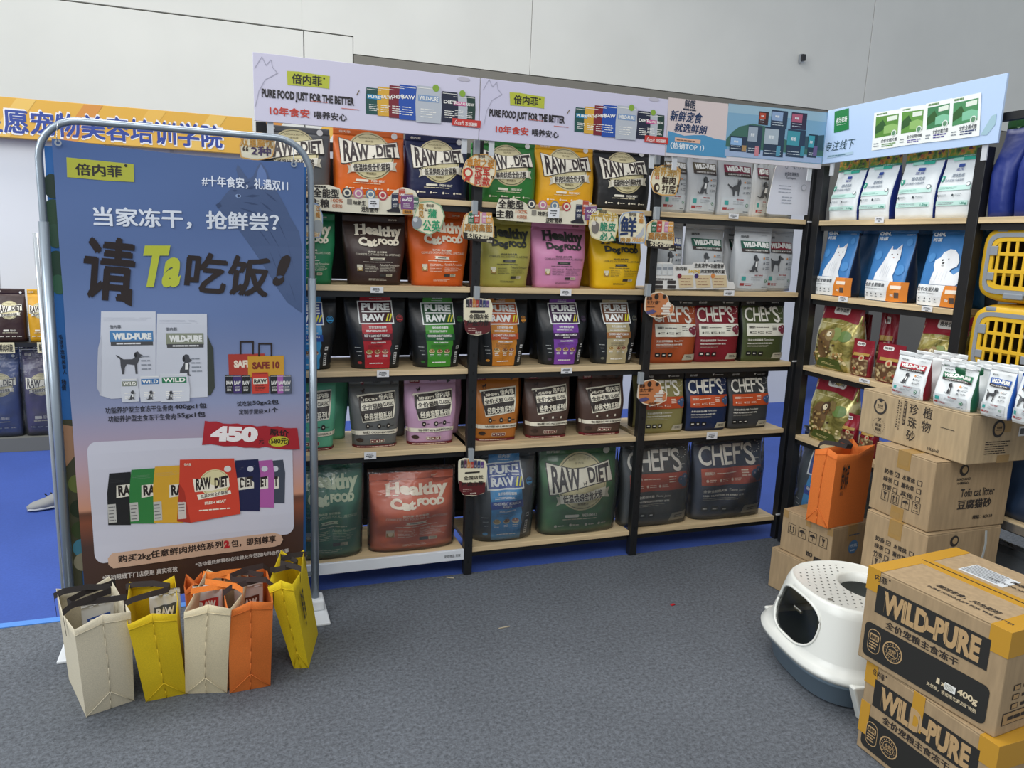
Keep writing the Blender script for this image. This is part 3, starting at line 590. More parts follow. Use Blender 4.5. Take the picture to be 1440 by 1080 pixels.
def behind(t, dx, dy, label, group=None, strip_print=True):
    """the bag standing behind another one: same shape"""
    c = t.copy(); COL.objects.link(c)
    a = t.rotation_euler.z; c.location = (t.location.x+dx*math.cos(a)-dy*math.sin(a), t.location.y+dx*math.sin(a)+dy*math.cos(a), t.location.z); c['label'] = label
    if group: c['group'] = group
    for ch in t.children:
        if ch.name.startswith(('bag_body', 'top_seal')) or not strip_print: k = ch.copy(); COL.objects.link(k); k.parent = c
    return c
G1 = 'baked food bags on the top shelf'; R1 = []
for (lab, line, st, col, x0, x1, yb, yt) in (
    ('dark grey pet food bag with a cream emblem, first on the top shelf', '低温烘焙全价猫粮', 0, '5a5b5c', 366, 466, 291, 176),
    ('orange pet food bag with a cream round emblem on the top shelf', '低温烘焙全价猫粮', 0, 'dd6a1e', 473, 571, 293, 181),
    ('navy blue pet food bag with a cream round emblem on the top shelf', '低温烘焙全价猫粮', 0, '151d45', 575, 661, 296, 190),
    ('green pet food bag with a cream round emblem on the top shelf', '鲜肉烘焙全价犬粮', 1, '2c7a33', 677, 757, 299, 196),
    ('bright yellow pet food bag with a cream round emblem on the top shelf', '鲜肉烘焙全价犬粮', 1, 'e6a914', 759, 839, 300, 202),
    ('black pet food bag with a cream round emblem on the top shelf', '低温烘焙全价鲜肉犬粮', 1, '1b1b1c', 842, 918, 302, 207)):
    R1.append(shelfbag(lab, d_rawdiet(line, style=st), col, FB, Z1, x0, x1, yb, yt, wide=1.02, group=G1, D=.15, n=3.2))
G2 = 'kraft-look food bags on the second shelf'; R2 = []
for (lab, tc, kind, cj, col, x0, x1, yb, yt) in (
    ('emerald green pet food bag half hidden by the banner on the second shelf', 'efe6cf', 'Cat', '全价猫粮', '1e7a4e', 398, 468, 402, 299),
    ('dark brown pet food bag with large cream lettering on the second shelf', 'efe6cf', 'Cat', '全价猫粮', '3a2620', 492, 567, 402, 303),
    ('orange pet food bag with large cream lettering on the second shelf', 'efe6cf', 'Cat', '全价猫粮', 'd9601b', 584, 656, 404, 296),
    ('olive pet food bag with dark lettering on the second shelf', '2f3330', 'Dog', '全价犬粮', 'a9a24c', 681, 746, 406, 306),
    ('pink pet food bag with dark lettering on the second shelf', '2f3330', 'Dog', '全价犬粮', 'cf86ae', 758, 823, 407, 312),
    ('yellow pet food bag with dark lettering under the round cards on the second shelf', '2f3330', 'Dog', '全价犬粮', 'e3b60c', 841, 902, 408, 318)):
    R2.append(shelfbag(lab, d_healthy(tc, kind, cj), col, FB, Z2, x0, x1, yb, yt, wide=1.18, group=G2, D=.14, n=2.8, amp=.004))
G3 = 'black bags with a coloured stripe on the middle shelf'; R3 = []
for (lab, st, bx_, bd, fm, cj, bdg, x0, x1, yb, yt) in (
    ('black pet food bag with a sky blue stripe beside the banner on the middle shelf', '3a9bd2', '1c3d8c', '1d4f9f', 'FISHES MEAT FORMULA', '全价全阶段猫粮', '3a9bd2', 396, 467, 521, 411),
    ('black pet food bag with a red stripe on the middle shelf', 'b3202c', '3d1020', '5a1525', 'BEEF & LAMB MEAT FORMULA', '全价全阶段猫粮', 'b8383a', 497, 565, 519, 409),
    ('black pet food bag with a green stripe on the middle shelf', '3f8f2a', '1d4a2a', '1d5a30', 'CHICKEN MEAT FORMULA', '全价全阶段猫粮', '2f6b2c', 587, 650, 518, 412),
    ('black pet food bag with an orange stripe on the middle shelf', 'c98026', 'b5562b', 'c0532a', 'DUCK MEAT & PEAR FORMULA', '全价全阶段犬粮', 'd08b2e', 679, 739, 518, 413),
    ('black pet food bag with a purple stripe on the middle shelf', '7a3fa0', '3a1c44', '33183f', 'BEEF & LAMB MEAT FORMULA', '全价全阶段犬粮', '4a3a50', 767, 823, 517, 413),
    ('black pet food bag with a beige stripe on the middle shelf', 'b5a67f', '6d4226', 'a06a3c', 'CHICKEN MEAT FORMULA', '全价全阶段犬粮', '6b6a5c', 842, 895, 514, 413)):
    R3.append(shelfbag(lab, d_pureraw(st, bx_, bd, fm, cj, bdg), '1e2124', FB, Z3, x0, x1, yb, yt, wide=1.27, group=G3, D=.15, n=2.6, amp=.004, rough=.38))
G4 = 'crumpled boxy bags on the fourth shelf'; R4 = []
for (lab, an, fm, wd, col, fig, dots, x0, x1, yb, yt) in (
    ('mint green pet food bag half hidden by the banner on the fourth shelf', '猫', '鹿肉配方 VENISON MEAT FORMULA', 'BENEFITS', '5fae8c', cat_fig, True, 404, 470, 640, 531),
    ('grey pet food bag with a framed slogan on the fourth shelf', '猫', '鸡肉配方 CHICKEN MEAT FORMULA', 'HEALTHY', '686a68', cat_fig, True, 499, 560, 635, 534),
    ('pale pink pet food bag with a framed slogan on the fourth shelf', '猫', '牛肉+羊肉配方 BEEF & LAMB MEAT FORMULA', 'BENEFITS', 'c9a0bd', cat_fig, True, 577, 640, 628, 532),
    ('orange pet food bag with a framed slogan on the fourth shelf', '犬', '牛肉+羊肉配方 BEEF & LAMB MEAT FORMULA', 'BENEFITS', 'b9702a', dog_stand, True, 672, 729, 625, 528),
    ('brown pet food bag with a framed slogan next to the orange one', '犬', '鸭肉+梨配方 DUCK MEAT & PEAR FORMULA', 'HEALTHY', '543f37', dog_stand, False, 746, 801, 621, 526),
    ('brown pet food bag with a framed slogan beside the post of the third bay', '犬', '鸭肉+梨配方 DUCK MEAT & PEAR FORMULA', 'HEALTHY', '523d35', dog_stand, False, 822, 877, 616, 526)):
    R4.append(shelfbag(lab, d_classic(an, fm, wd, fig, dots), col, FB, Z4, x0, x1, yb-8, yt, wide=1.16, group=G4, D=.13, n=3.5, amp=.004, setback=.05))
# second ranks seen in the gaps
for L_, lab, grp in ((R1, 'dark top-shelf pet food bag standing behind its front twin', 'second rank on the top shelf'), (R3, 'black striped pet food bag standing in the rank behind', 'second rank on the middle shelf'), (R2, 'plain-backed pet food bag in the rank behind on the second shelf', 'second rank on the second shelf'), (R4, 'dark pet food bag in the rank behind on the fourth shelf', 'second rank on the fourth shelf')):
    names = ('leftmost', 'second', 'third', 'fourth', 'fifth', 'sixth')
    for i, t in enumerate(L_):
        c = behind(t, 0.075 if L_ is R4 else .02, .17, names[i]+' '+lab, grp)
# third bay
GW = 'silver white bags in the right bay of the back shelving'
WB = 'c3c6c8'
def wb_(lab, labc, fig, z, x0, x1, yb, yt, sb=.02, **kw):
    return shelfbag(lab, d_wild(labc, fig), WB, FB, z, x0, x1, yb, yt, wide=1.04, group=GW, D=kw.pop('D', .085), n=2.6, setback=sb, side='b5b9bc', rough=.32, **kw)
wb_('white pet food bag with a brown label beside the post on the top shelf', '57503c', cat_fig, Z1, 931, 968, 300, 203, .05)
wb_('white pet food bag with a brown label, right of its twin on the top shelf', '57503c', dog_sit, Z1, 970, 1010, 302, 205, .03)
wb_('white pet food bag with a maroon label and a printed cat on the top shelf', '7c1d3c', cat_fig, Z1, 1013, 1060, 303, 209, .02)
wb_('white pet food bag with a maroon label, narrow gap beside the printed cat bag', '7c1d3c', dog_sit, Z1, 1064, 1082, 303, 213, .09)
wb_('white pet food bag with a maroon label mostly behind the white certificate sheet', '7c1d3c', dog_sit, Z1, 1084, 1120, 304, 214, .10)
wb_('silver pet food bag with a blue label beside the post on the second shelf', '1f3f8c', dog_sit, Z2, 921, 962, 401, 309, .07)
wb_('silver pet food bag with a green label behind the pricing leaflet', '1d5a48', dog_sit, Z2, 967, 1019, 403, 312, .06)
wb_('silver pet food bag with a dark green label partly hidden by the front bag', '173f36', dog_sit, Z2, 1021, 1062, 403, 314, .10)
wb_('silver pet food bag with a red label at the right end of the second shelf', '8c1a2c', dog_stand, Z2, 1076, 1117, 406, 318, .09)
wb_('silver pet food bag with a green label standing forward at the shelf edge', '1d5a48', dog_sit, Z2, 1037, 1087, 409, 316, .0, D=.10)
GC = 'short wide bags in the right bay'
def cb(lab, col, strip, fruit, z, x0, x1, yb, yt, stripc, cj, sb=.02, **kw):
    return shelfbag(lab, d_chefs(strip, fruit, col, cj, stripc), col, FB, z, x0, x1, yb, yt, wide=1.03, group=GC, D=.10, n=4, seal='111214', side='1a1b1c', setback=sb, **kw)
C3 = [cb('rust brown pet food bag with a cherry panel in the right bay', 'a3491f', '', '7b2a3c', Z3, 917, 980, 509, 422, 'e8e6d6', '无谷全阶段猫粮'),
      cb('crimson pet food bag with a cherry panel in the right bay', '7d1524', '', '7b2a3c', Z3, 979, 1040, 509, 422, 'e8e6d6', '无谷全阶段猫粮', .025),
      cb('olive green pet food bag with a cherry panel in the right bay', '46502c', '', '7b2a3c', Z3, 1046, 1104, 507, 422, 'e8e6d6', '无谷全阶段猫粮'),]
C4 = [cb('khaki pet food bag with an orange berry panel beside the post', '8c8552', '', '3d5a80', Z4, 905, 963, 609, 527, 'c04e22', '无谷全阶段犬粮'),
      cb('navy pet food bag with an orange berry panel on the fourth shelf', '16294f', '', '3d5a80', Z4, 967, 1024, 606, 525, 'c04e22', '全价全阶段犬粮'),
      cb('charcoal pet food bag with an orange berry panel on the fourth shelf', '3a3c3e', '', '3d5a80', Z4, 1027, 1082, 602, 524, 'c04e22', '无谷全阶段犬粮')]
for i, t in enumerate(C3+C4):
    behind(t, .02, .13, ('black-topped pet food bag in the rank behind the '+('rust brown', 'crimson', 'olive green', 'khaki', 'navy', 'charcoal')[i]+' one'), 'second rank in the right bay')
# bottom shelf: big sacks in clear plastic
GB = 'large sacks in clear plastic on the bottom shelf'
shelfbag('large emerald sack in clear plastic beside the banner on the bottom shelf', d_healthy('bfc9a8', 'Cat', '全价猫粮', True), '1f6a50', FB, Z5, 414, 510, 789, 650, wide=1.06, group=GB, D=.14, n=2.4, amp=.006, film=True)
shelfbag('large orange sack with cream lettering in clear plastic on the bottom shelf', d_healthy('efe6cf', 'Cat', '全价猫粮'), 'cc5f36', FB, Z5, 524, 640, 778, 668, wide=1.02, group=GB, D=.15, n=2.6, amp=.007, film=True)
shelfbag('large dark sack with a sky blue stripe in clear plastic on the bottom shelf', d_pureraw('3a93cc', '2c4a94', '1f449c', 'FISHES MEAT FORMULA', '全价全阶段猫粮', '3a9bd2'), '2e353c', FB, Z5, 672, 752, 763, 637, wide=1.10, group=GB, D=.17, n=2.4, amp=.006, film=True)
shelfbag('large green sack with a round cream emblem in clear plastic', d_rawdiet('低温烘焙全价犬粮', style=1), '2f6a35', FB, Z5, 766, 868, 752, 631, wide=1.05, group=GB, D=.16, n=2.8, amp=.005, film=True)
shelfbag('large charcoal sack with an orange berry panel in clear plastic beside the post', d_chefs('', '3d5a80', '', '全价全阶段犬粮', 'a8432a'), '3b4043', FB, Z5, 880, 969, 741, 622, wide=1.03, group=GB, D=.14, n=3, amp=.005, film=True)
shelfbag('large navy sack with an orange berry panel in clear plastic', d_chefs('', '3d5a80', '', '全价全阶段犬粮', 'b3482a'), '1d2c48', FB, Z5, 980, 1072, 731, 614, wide=1.03, group=GB, D=.14, n=3, amp=.006, film=True)
# right-hand shelving
GJ = 'white bags with a jungle top'
JN = ('first white pet food bag with a jungle band from the corner post', 'second white pet food bag with a jungle band from the corner post', 'third white pet food bag with a jungle band, right of a dark blue gap', 'fourth white pet food bag with a jungle band next to the end post')
for lab, x0, x1, yt in zip(JN, (1159, 1200, 1250, 1306), (1198, 1243, 1304, 1358), (222, 214, 206, 198)):
    t = shelfbag(lab, d_jungle, 'e6ebec', FR, RZ[0], x0, x1, 305, yt, wide=1.0, group=GJ, D=.11, side='1c2f7a', setback=.015, tb=1.0, n=5, full=.25)
GP = 'blue bags with a white pet'
for lab, fg, x0, x1, yb, yt in (('blue pet food bag with a white cat, nearest the corner post', 'cat', 1139, 1184, 414, 317), ('blue pet food bag with a white cat, middle of its shelf', 'cat', 1208, 1262, 421, 317), ('blue pet food bag with a white fluffy dog', 'dog', 1280, 1340, 430, 317)):
    t = shelfbag(lab, d_bluepet(fg), '3d7dbb', FR, RZ[1], x0, x1, yb, yt, wide=1.0, group=GP, D=.12, side='13233f', setback=.01, tb=1.0, n=5, full=.1)
    behind(t, 0, .15, 'navy-sided pet food bag behind the '+lab.split(' with ')[1], 'second rank of blue bags')
GG = 'glossy red and gold bags'
gA = shelfbag('glossy red and gold food bag under the blue cat bag', d_gold(), 'b0a258', FR, RZ[2], 1133, 1186, 520, 420, wide=1.05, group=GG, D=.15, setback=.015, n=3, rough=.25, amp=.005, foil='goldfoil')
gB = shelfbag('glossy red and gold food bag on the shelf above the orange tote', d_gold(True), 'a39a55', FR, RZ[3], 1124, 1180, 620, 522, wide=1.05, group=GG, D=.15, setback=.015, n=3, rough=.25, amp=.005, foil='goldfoil')
gC = shelfbag('glossy red and gold food bag above the small white pouches', d_gold(), 'b0a258', FR, RZ[2], 1268, 1332, 560, 437, wide=1.05, group=GG, D=.15, setback=.015, n=3, rough=.25, amp=.005, foil='goldfoil')
for i, (z, x0, x1, yb, yt, sb) in enumerate(((RZ[2], 1188, 1217, 527, 476, .03), (RZ[2], 1222, 1260, 535, 482, .02), (RZ[2], 1192, 1212, 500, 440, .15), (RZ[2], 1226, 1250, 500, 438, .17), (RZ[3], 1174, 1196, 628, 578, .03), (RZ[3], 1200, 1224, 635, 586, .03), (RZ[3], 1180, 1196, 600, 548, .16))):
    shelfbag(('red treat pouch showing biscuits, beside the upper gold bag', 'red treat pouch showing biscuits above the price tag', 'dark red treat pouch standing further back beside the upper gold bag', 'dark red pouch at the back of the middle right-hand shelf', 'red treat pouch beside the lower gold bag', 'red treat pouch just left of the stacked carton', 'dark red pouch behind the lower gold bag')[i],
             d_treat, '7a1626', FR, z, x0, x1, yb, yt, group='small red treat pouches', D=.05, setback=sb, n=2.6, rough=.25, name='treat_pouch', cat='pouch')
shelfbag('large dark sack with a blue stripe in clear plastic behind the orange tote', d_pureraw('3a93cc', '2c4a94', '1f449c', 'FISHES MEAT FORMULA', '全价全阶段猫粮', '3a9bd2'), '3a444c', FR, RZ[4], 1102, 1196, 730, 617, wide=1.05, D=.16, n=2.4, amp=.006, film=True, setback=.03)
for i, xx in enumerate((0.99, 1.10, 1.30)):
    bag(('dark blue sided food bag next to the end post above the carriers', 'dark blue sided food bag, second above the carriers', 'dark blue sided food bag at the edge above the carriers')[i], .11, .38, .16, FR, xx, RZ[0]+.001, None, '1c2f7a', group='blue bags above the carriers', n=3, seal='2c5a2c')

# ------------------------------------------------------------------ flat boards, cards and tags
def rr(fr, a, b, off=0.0):
    x0, y0 = fr.loc(a[0], a[1], off); x1, y1 = fr.loc(b[0], b[1], off); return x0, y0, x1, y1
class PP:
    """a print laid out on a plane standing at fr"""
    def __init__(s, fr, off=0.0): s.fr = fr; s.off = off; s.p = Print()
    def L(s, x, y): return s.fr.loc(x, y, s.off)
    def text(s, t, a, b, col, layer=2, bold=.03, **k): x0, y0 = s.L(*a); x1, y1 = s.L(*b); s.p.text(t, x0, y0, x1, y1, col, layer, bold, **k)
    def poly(s, pts, col, layer=1): s.p.poly([s.L(*q) for q in pts], col, layer)
    def rect(s, a, b, col, layer=1): x0, y0 = s.L(*a); x1, y1 = s.L(*b); s.p.rect(x0, y0, x1, y1, col, layer)
    def rrect(s, a, b, r, col, layer=1): x0, y0 = s.L(*a); x1, y1 = s.L(*b); s.p.rrect(x0, y0, x1, y1, r, col, layer)
    def ell(s, c, r, col, layer=2, k=1.0): x, y = s.L(*c); s.p.ell(x, y, r, r*k, col, layer, 20)
    def lines(s, a, b, n, col, layer=2, fill=.4, seg=5): x0, y0 = s.L(*a); x1, y1 = s.L(*b); s.p.lines(x0, y0, x1, y1, n, col, layer, fill, seg)
    def pouch(s, a, b, *k, **kw): x0, y0 = s.L(*a); x1, y1 = s.L(*b); mini_pouch(s.p, x0, y0, x1-x0, y1-y0, *k, **kw)
def plate(name, fr, pts, th, m, parent, off=0.0, back=None):
    """flat cut-out: outline on the plane given in frame coordinates, real thickness"""
    n = len(pts); V = [(x, -off, z) for x, z in pts]+[(x, -off+th, z) for x, z in pts]
    F = [tuple(range(n))[::1], tuple(range(2*n-1, n-1, -1))]+[(i, (i+1) % n, (i+1) % n+n, i+n) for i in range(n)]
    o = mesh_obj(name, V, F, [m, back or m], parent, [0, 1]+[1]*n); bm = bmesh.new(); bm.from_mesh(o.data); bmesh.ops.recalc_face_normals(bm, faces=bm.faces); bm.to_mesh(o.data); bm.free(); return o
def grp(pts, e=0.0): return pts
WHITE = mat('e6e6e4', 0.4)
FH = Frame(0, -0.103, 0, 0)
GRP = (('1f4f4a', '2e8fc0', 'PURE'), ('d9a83a', None, 'HEALTHY'), ('7a1f2c', None, "CHEF'S"), ('2450a8', None, 'RAW'), ('b9bec6', '7e9ac0', 'WILD-PURE'), ('1c2138', None, 'DIET'), ('b8bcc2', 'c73a8c', 'WILD-PURE'), ('1e3b33', None, 'PURE RAW'))
def header(lab, x0, x1, z0, z1, fr, col, fill, joint=None):
    t = thing('header_board', lab, 'sign board', (fr.o[0]+fr.e[0]*x0, fr.o[1]+fr.e[1]*x0, 0), fr.yaw, 'printed header boards above the shelves')
    w_ = x1-x0; b = box('board_panel', 0.002, 0, z0, w_-0.002, 0.010, z1, mat(col, 0.45), t, 0.001)
    P = PP(Frame(*(fr.o + fr.e*x0), yaw=fr.yaw)); fill(P); P.p.build('printed_front', t)
    for xx in (.06, w_-.06): box('hanging_bracket', xx-.012, 0.010, z0-.06, xx+.012, 0.016, z0+.12, mat('c9ccd0', 0.3), t)
    return t
def fig_cat_head(P, pts, col, layer=1): P.poly(pts, col, layer)
def hfill(dx0, pts):
    """pts: reference pixel corners of the layout on the first board mapped to this board"""
    (ax, ay), (bx, by), (cx_, cy_) = pts         # left-top, right-top, left-bottom of the board in the photograph
    def m(u, v):                                   # u, v in first-board pixels (355..675, 76..172)
        s_ = (u-355)/320; k = (v-(76+s_*32))/96
        return (ax+(bx-ax)*s_, ay+(by-ay)*s_ + k*(cy_-ay)*(1-.085*s_))
    def f(P):
        A = lambda u, v: m(u, v)
        P.poly([A(403, 100), A(420, 101), A(440, 104.5), A(463, 107.5), A(462, 126), A(440, 123), A(404, 120)], 'b7bd3b', 1)
        P.text(CN, A(410, 118), A(452, 108), '26241f', 2, .04); P.ell(A(455, 111), .004, '26241f', 2)
        P.text('PURE FOOD JUST FOR THE BETTER', A(368, 139), A(497, 139), '231d1f', 2, .05) if False else None
        x0, y0 = P.L(*A(368, 140)); x1, _ = P.L(*A(497, 150)); hgt = .040
        P.p.text('PURE FOOD JUST FOR THE BETTER', x0, y0, x1, y0+hgt, '231d1f', 3, .045)
        P.p.rect(x0+.18, y0+.010, x0+.245, y0+.012, 'c9583a', 4); P.p.rect(x1-.05, y0-.006, x1+.02, y0-.004, 'c9583a', 3); P.p.poly([(x1+.008, y0+.05), (x1+.012, y0+.05), (x1+.022, y0+.068), (x1+.018, y0+.068)], '6a5a3a', 3)
        x0, y0 = P.L(*A(379, 162)); x1, _ = P.L(*A(435, 165)); P.p.text('10年食安', x0, y0, x1, y0+.033, 'c6402e', 3, .035)
        x0b, _ = P.L(*A(441, 165)); x1b, _ = P.L(*A(487, 168)); P.p.text('喂养安心', x0b, y0, x1b, y0+.030, '2a2527', 3, .03)
        # thin line drawing of a cat in the left corner
        for k, (a, b) in enumerate((((358, 96), (368, 80)), ((368, 80), (374, 92)), ((374, 92), (381, 84)), ((381, 84), (383, 95)), ((383, 95), (390, 103)), ((390, 103), (383, 107)), ((383, 107), (373, 112)), ((373, 112), (364, 128)), ((364, 128), (359, 150)))):
            (xa, ya), (xb, yb) = P.L(*A(*a)), P.L(*A(*b)); d = math.hypot(xb-xa, yb-ya); nx, ny = -(yb-ya)/d*.0012, (xb-xa)/d*.0012
            P.p.poly([(xa-nx, ya-ny), (xb-nx, yb-ny), (xb+nx, yb+ny), (xa+nx, ya+ny)], 'a9a7b8', 1)
        xs = (513, 529, 545, 559, 582, 618, 633, 651, 667); hs = (124, 123, 121, 120, 121, 130, 136, 137)
        bot = (163, 166, 169, 172, 176, 176, 172, 176)
        for i in (0, 7, 1, 6, 5, 2, 3, 4):
            c, lb, tx = GRP[i]; wd = (24, 26, 24, 26, 37, 24, 22, 15)[i]
            x0, y0 = P.L(*A(xs[i], bot[i])); x1, _ = P.L(*A(xs[i]+wd, bot[i])); _, y1 = P.L(*A(xs[i], hs[i]))
            mini_pouch(P.p, x0, y0, x1-x0, y1-y0, c, lb, tx, layer=2+(0, 1, 2, 3, 5, 3, 2, 1)[i]*.9, labh=(.58, .75))
        x, y = P.L(*A(611, 126)); P.p.ell(x, y, .014, .014, '86a83a', 8, 18); x, y = P.L(*A(648, 134)); P.p.ell(x, y, .013, .013, '86a83a', 8, 18)
        x, y = P.L(*A(650, 112)); P.p.ell(x, y, .028, .009, 'bdb8c4', 1, 20)
        P.poly([A(634, 171), A(674, 176), A(673, 187), A(633, 182)], 'c3362f', 7)
        x0, y0 = P.L(*A(637, 181)); P.p.text('fresh', x0, y0, x0+.04, y0+.018, 'f3e9e4', 8, .0, shear=.3); P.p.text('冻住滋鲜', x0+.046, y0-.001, x0+.098, y0+.014, 'f3e9e4', 8, .03)
    return f
HZ0, HZ1 = 2.011, 2.258
header('lilac header board with food bags printed on it, above the left bay', -.928, -.0285, HZ0, HZ1, FH, 'd3cfe2', hfill(0, ((355, 76), (677, 108), (355, 172))))
header('lilac header board with food bags printed on it, above the middle bay', -.0275, .8715, HZ0, HZ1, FH, 'cfcbe0', hfill(0, ((677, 108), (940, 136.5), (675, 196.5))))
def h3(P):
    P.poly([(940, 137), (1024, 146), (1021, 216), (937, 209)], 'd9c9c6', 0.6)
    P.text('鲜朗', (962, 152), (978, 141), '1f2c44', 2, .04); P.lines((960, 156), (979, 153), 1, '1f2c44', 2, .5, 4)
    P.text('新鲜宠食', (942, 170), (988, 159), '17335c', 2, .05, shear=.15); P.text('就选鲜朗', (948, 185), (994, 177), '17335c', 2, .05, shear=.15)
    P.poly([(939, 184), (950, 187), (962, 191), (975, 190), (990, 190), (1005, 195), (1022.5, 198), (1021, 222), (936.8, 214.5)], '4f93bd', 1)
    P.poly([(949, 193), (985, 197), (984.5, 202), (948.5, 198.5)], 'e2b49a', 2); P.text('新鲜营养随时就餐', (951, 198), (982, 197.5), '7a5a4c', 3, .02) if False else P.lines((951, 198), (982, 198), 1, '7a5a4c', 3, .5)
    P.text('（热销TOP 1）', (942, 209), (990, 204), 'e9eef2', 3, .04)
    P.poly([(1024.5, 145.5), (1164.5, 158.5), (1155.5, 231), (1018.5, 219.5)], '7fa9c4', .6)
    P.poly([(1023.5, 158), (1110, 166), (1163, 172), (1162, 158.6), (1024.5, 145.8)], '9ab9ca', .8)
    P.poly([(1021, 196), (1030, 185), (1040, 178), (1058, 174), (1078, 178), (1095, 192), (1120, 204), (1158, 208), (1157, 220), (1020, 206)], '3f6a5c', 1); P.poly([(1110, 200), (1130, 192), (1159, 190), (1157.5, 212), (1112, 208)], '33515c', 1.2)
    P.poly([(1019, 210), (1060, 212), (1155, 222), (1154.5, 230), (1018.6, 219)], '9fb2d0', 2)
    items = [(1066, 175, 1081, 158, '3a1f22', 'b5482f'), (1083, 179, 1108, 157, '27354c', '8fa6c8'), (1111, 181, 1135, 160, '2f2440', 'b05a72'),
             (1049, 218-3, 1072, 178, '2b3a52', '9aa6b4'), (1072, 219, 1104, 181, '24344c', 'a8b4be'), (1104, 220, 1133, 184, '24344c', '3f93a0'), (1134, 221, 1150, 190, '1f3244', '3f9ba8'), (1025, 212, 1050, 193, '24344c', '8fb4dc')]
    for i, (x0, y1, x1, y0, c, c2) in enumerate(items):
        P.rect((x0, y1), (x1, y0), c, 3+(i > 2)*.5); P.rect((x0+1.5, y1-(y1-y0)*.45), (x1-(x1-x0)*.28, y0+1.5), c2, 4); P.text('鲜朗', (x0+(x1-x0)*.25, y1-(y1-y0)*.62), (x0+(x1-x0)*.5, y1-(y1-y0)*.74), 'eef2f4', 5, .03)
        P.lines((x0+2, y1-2), (x1-6, y1-7), 2, 'c9d2da', 5, .25, 3)
    for x, c in ((1042, 'a8865a'), (1060, 'c9808a'), (1090, '4f93ac'), (1124, '3f8c9c'), (1142, '6a5a86')): P.rect((x, 219 if x > 1050 else 213), (x+7, 206 if x > 1050 else 205), c, 5)
header('header board printed with dark gift boxes on a misty hill, above the right bay', .8725, 1.772, HZ0, HZ1, FH, 'd6d0d4', h3)
FHR = Frame(1.772, -0.103, 0, -math.pi/2)
def h4(P):
    P.poly([(1174, 157), (1194, 152), (1194, 182), (1173, 187)], '1f7a3f', 1); P.text('有汁农场', (1176, 174), (1192, 163), 'f0f4ee', 2, .04); P.lines((1177, 177), (1191, 173), 1, 'dfeadf', 2, .4, 4)
    P.text('专注线下', (1160, 214), (1203, 194), '2d4a52', 2, .0, shear=.2); P.poly([(1164, 219), (1200, 213), (1200, 217), (1163, 223)], 'a9c4d6', 1); P.lines((1165, 222), (1190, 215), 1, '5f7f94', 2, .4, 6)
    for i, (x0, x1, y0, y1, yb0, yb1, c) in enumerate(((1230, 1268, 159, 153, 212, 206, '5a8c3a'), (1267, 1303, 152, 147, 206, 201, '5f9440'), (1303, 1340, 146, 138, 201, 197, '3f7f52'), (1339, 1381, 139, 130, 197, 191, '4a8c5a'))):
        P.poly([(x0, y0), (x1, y1), (x1-3, yb1), (x0-4, yb0)], 'eef2ee', 2+i*.6)
        q = lambda s_, k: (x0+(x1-x0)*s_-3.5*k, y0+(y1-y0)*s_+(yb0-y0)*k)
        P.poly([q(.08, .12), q(.92, .12), q(.92, .66), q(.08, .68)], c, 3+i*.6); P.poly([q(.08, .38), q(.35, .22), q(.5, .42), q(.35, .5), q(.08, .58)], '2f5a2a', 3.3+i*.6)
        P.poly([q(.4, .4), q(.7, .36), q(.92, .42), q(.92, .6), q(.4, .6)], '8fb86a' if i < 2 else '7fbf9c', 3.3+i*.6); P.poly([q(.5, .16), q(.88, .15), q(.88, .27), q(.5, .28)], 'dfe8da', 3.6+i*.6)
        P.ell(q(.78, .62), .014, 'dfe6df', 4+i*.6); P.ell(q(.78, .62), .010, '5f8c6a', 4.3+i*.6)
        P.text('全价全期犬粮', q(.32, .83), q(.92, .74), '4a5058', 4+i*.6, .02); a, b = q(.35, .95), q(.9, .86); P.lines(a, b, 2, ('5a8c3a', '5a4a9a', '4a3f8c', '33406a')[i], 4+i*.6, .5, 3); P.lines(q(.05, .93), q(.25, .8), 2, '8a9298', 4+i*.6, .4, 2)
        P.lines(q(.1, .08), q(.5, .03), 1, '6a8c5a', 4+i*.6, .8, 4)
    P.poly([(1379, 190), (1395, 163), (1402, 160), (1400, 175), (1388, 190)], '9fc0cc', 1)
header('sky blue header board with four white food bags printed on it', 0.0, .945, 2.035, 2.290, FHR, 'b9d0ee', h4)

# die-cut promotion cards clipped to the posts and shelf edges
FC = Frame(0, -0.045, 0, 0)
def card(lab, pts, fill, col='ece3c4', off=0.0, group='die-cut promotion cards', name='promotion_card', cat='card', edge='d9a55a', fr=FC, clip=None):
    L = [fr.loc(*q) for q in pts]; cx = sum(q[0] for q in L)/len(L); z0 = min(q[1] for q in L)
    o = fr.o + fr.e*cx; t = thing(name, lab, cat, (o[0], o[1]+off if fr.yaw == 0 else o[1], z0), fr.yaw, group)
    # round the outline
    n = len(L); S = []
    for i in range(n):
        p0, p1, p2 = L[i-1], L[i], L[(i+1) % n]
        S += [(p1[0]*.78+p0[0]*.22, p1[1]*.78+p0[1]*.22), (p1[0]*.94+(p0[0]+p2[0])*.03, p1[1]*.94+(p0[1]+p2[1])*.03), (p1[0]*.78+p2[0]*.22, p1[1]*.78+p2[1]*.22)]
    S = [(x-cx, z-z0) for x, z in S]
    plate('card_panel', fr, S, .003, mat(col, .5), t, 0.0, mat('e9e6de', .5))
    P = PP(Frame(o[0], o[1], z0, fr.yaw))
    if edge:
        mx = sum(x for x, _ in S)/len(S); mz = sum(z for _, z in S)/len(S); n_ = len(S)
        inner = [(mx+(x-mx)*.93, mz+(z-mz)*.93) for x, z in S]; P.p.add(S+inner, [(i, (i+1) % n_, (i+1) % n_+n_, i+n_) for i in range(n_)], edge, 1)
    fill(P); P.p.build('printed_front', t)
    if clip:
        x, z = fr.loc(*clip); x -= cx; z -= z0
        o2 = box('clear_clip', x-.012, -.006, z-.03, x+.012, .02, z+.03, mat('9aa0a4', .15, 0), t, .002)
    return t
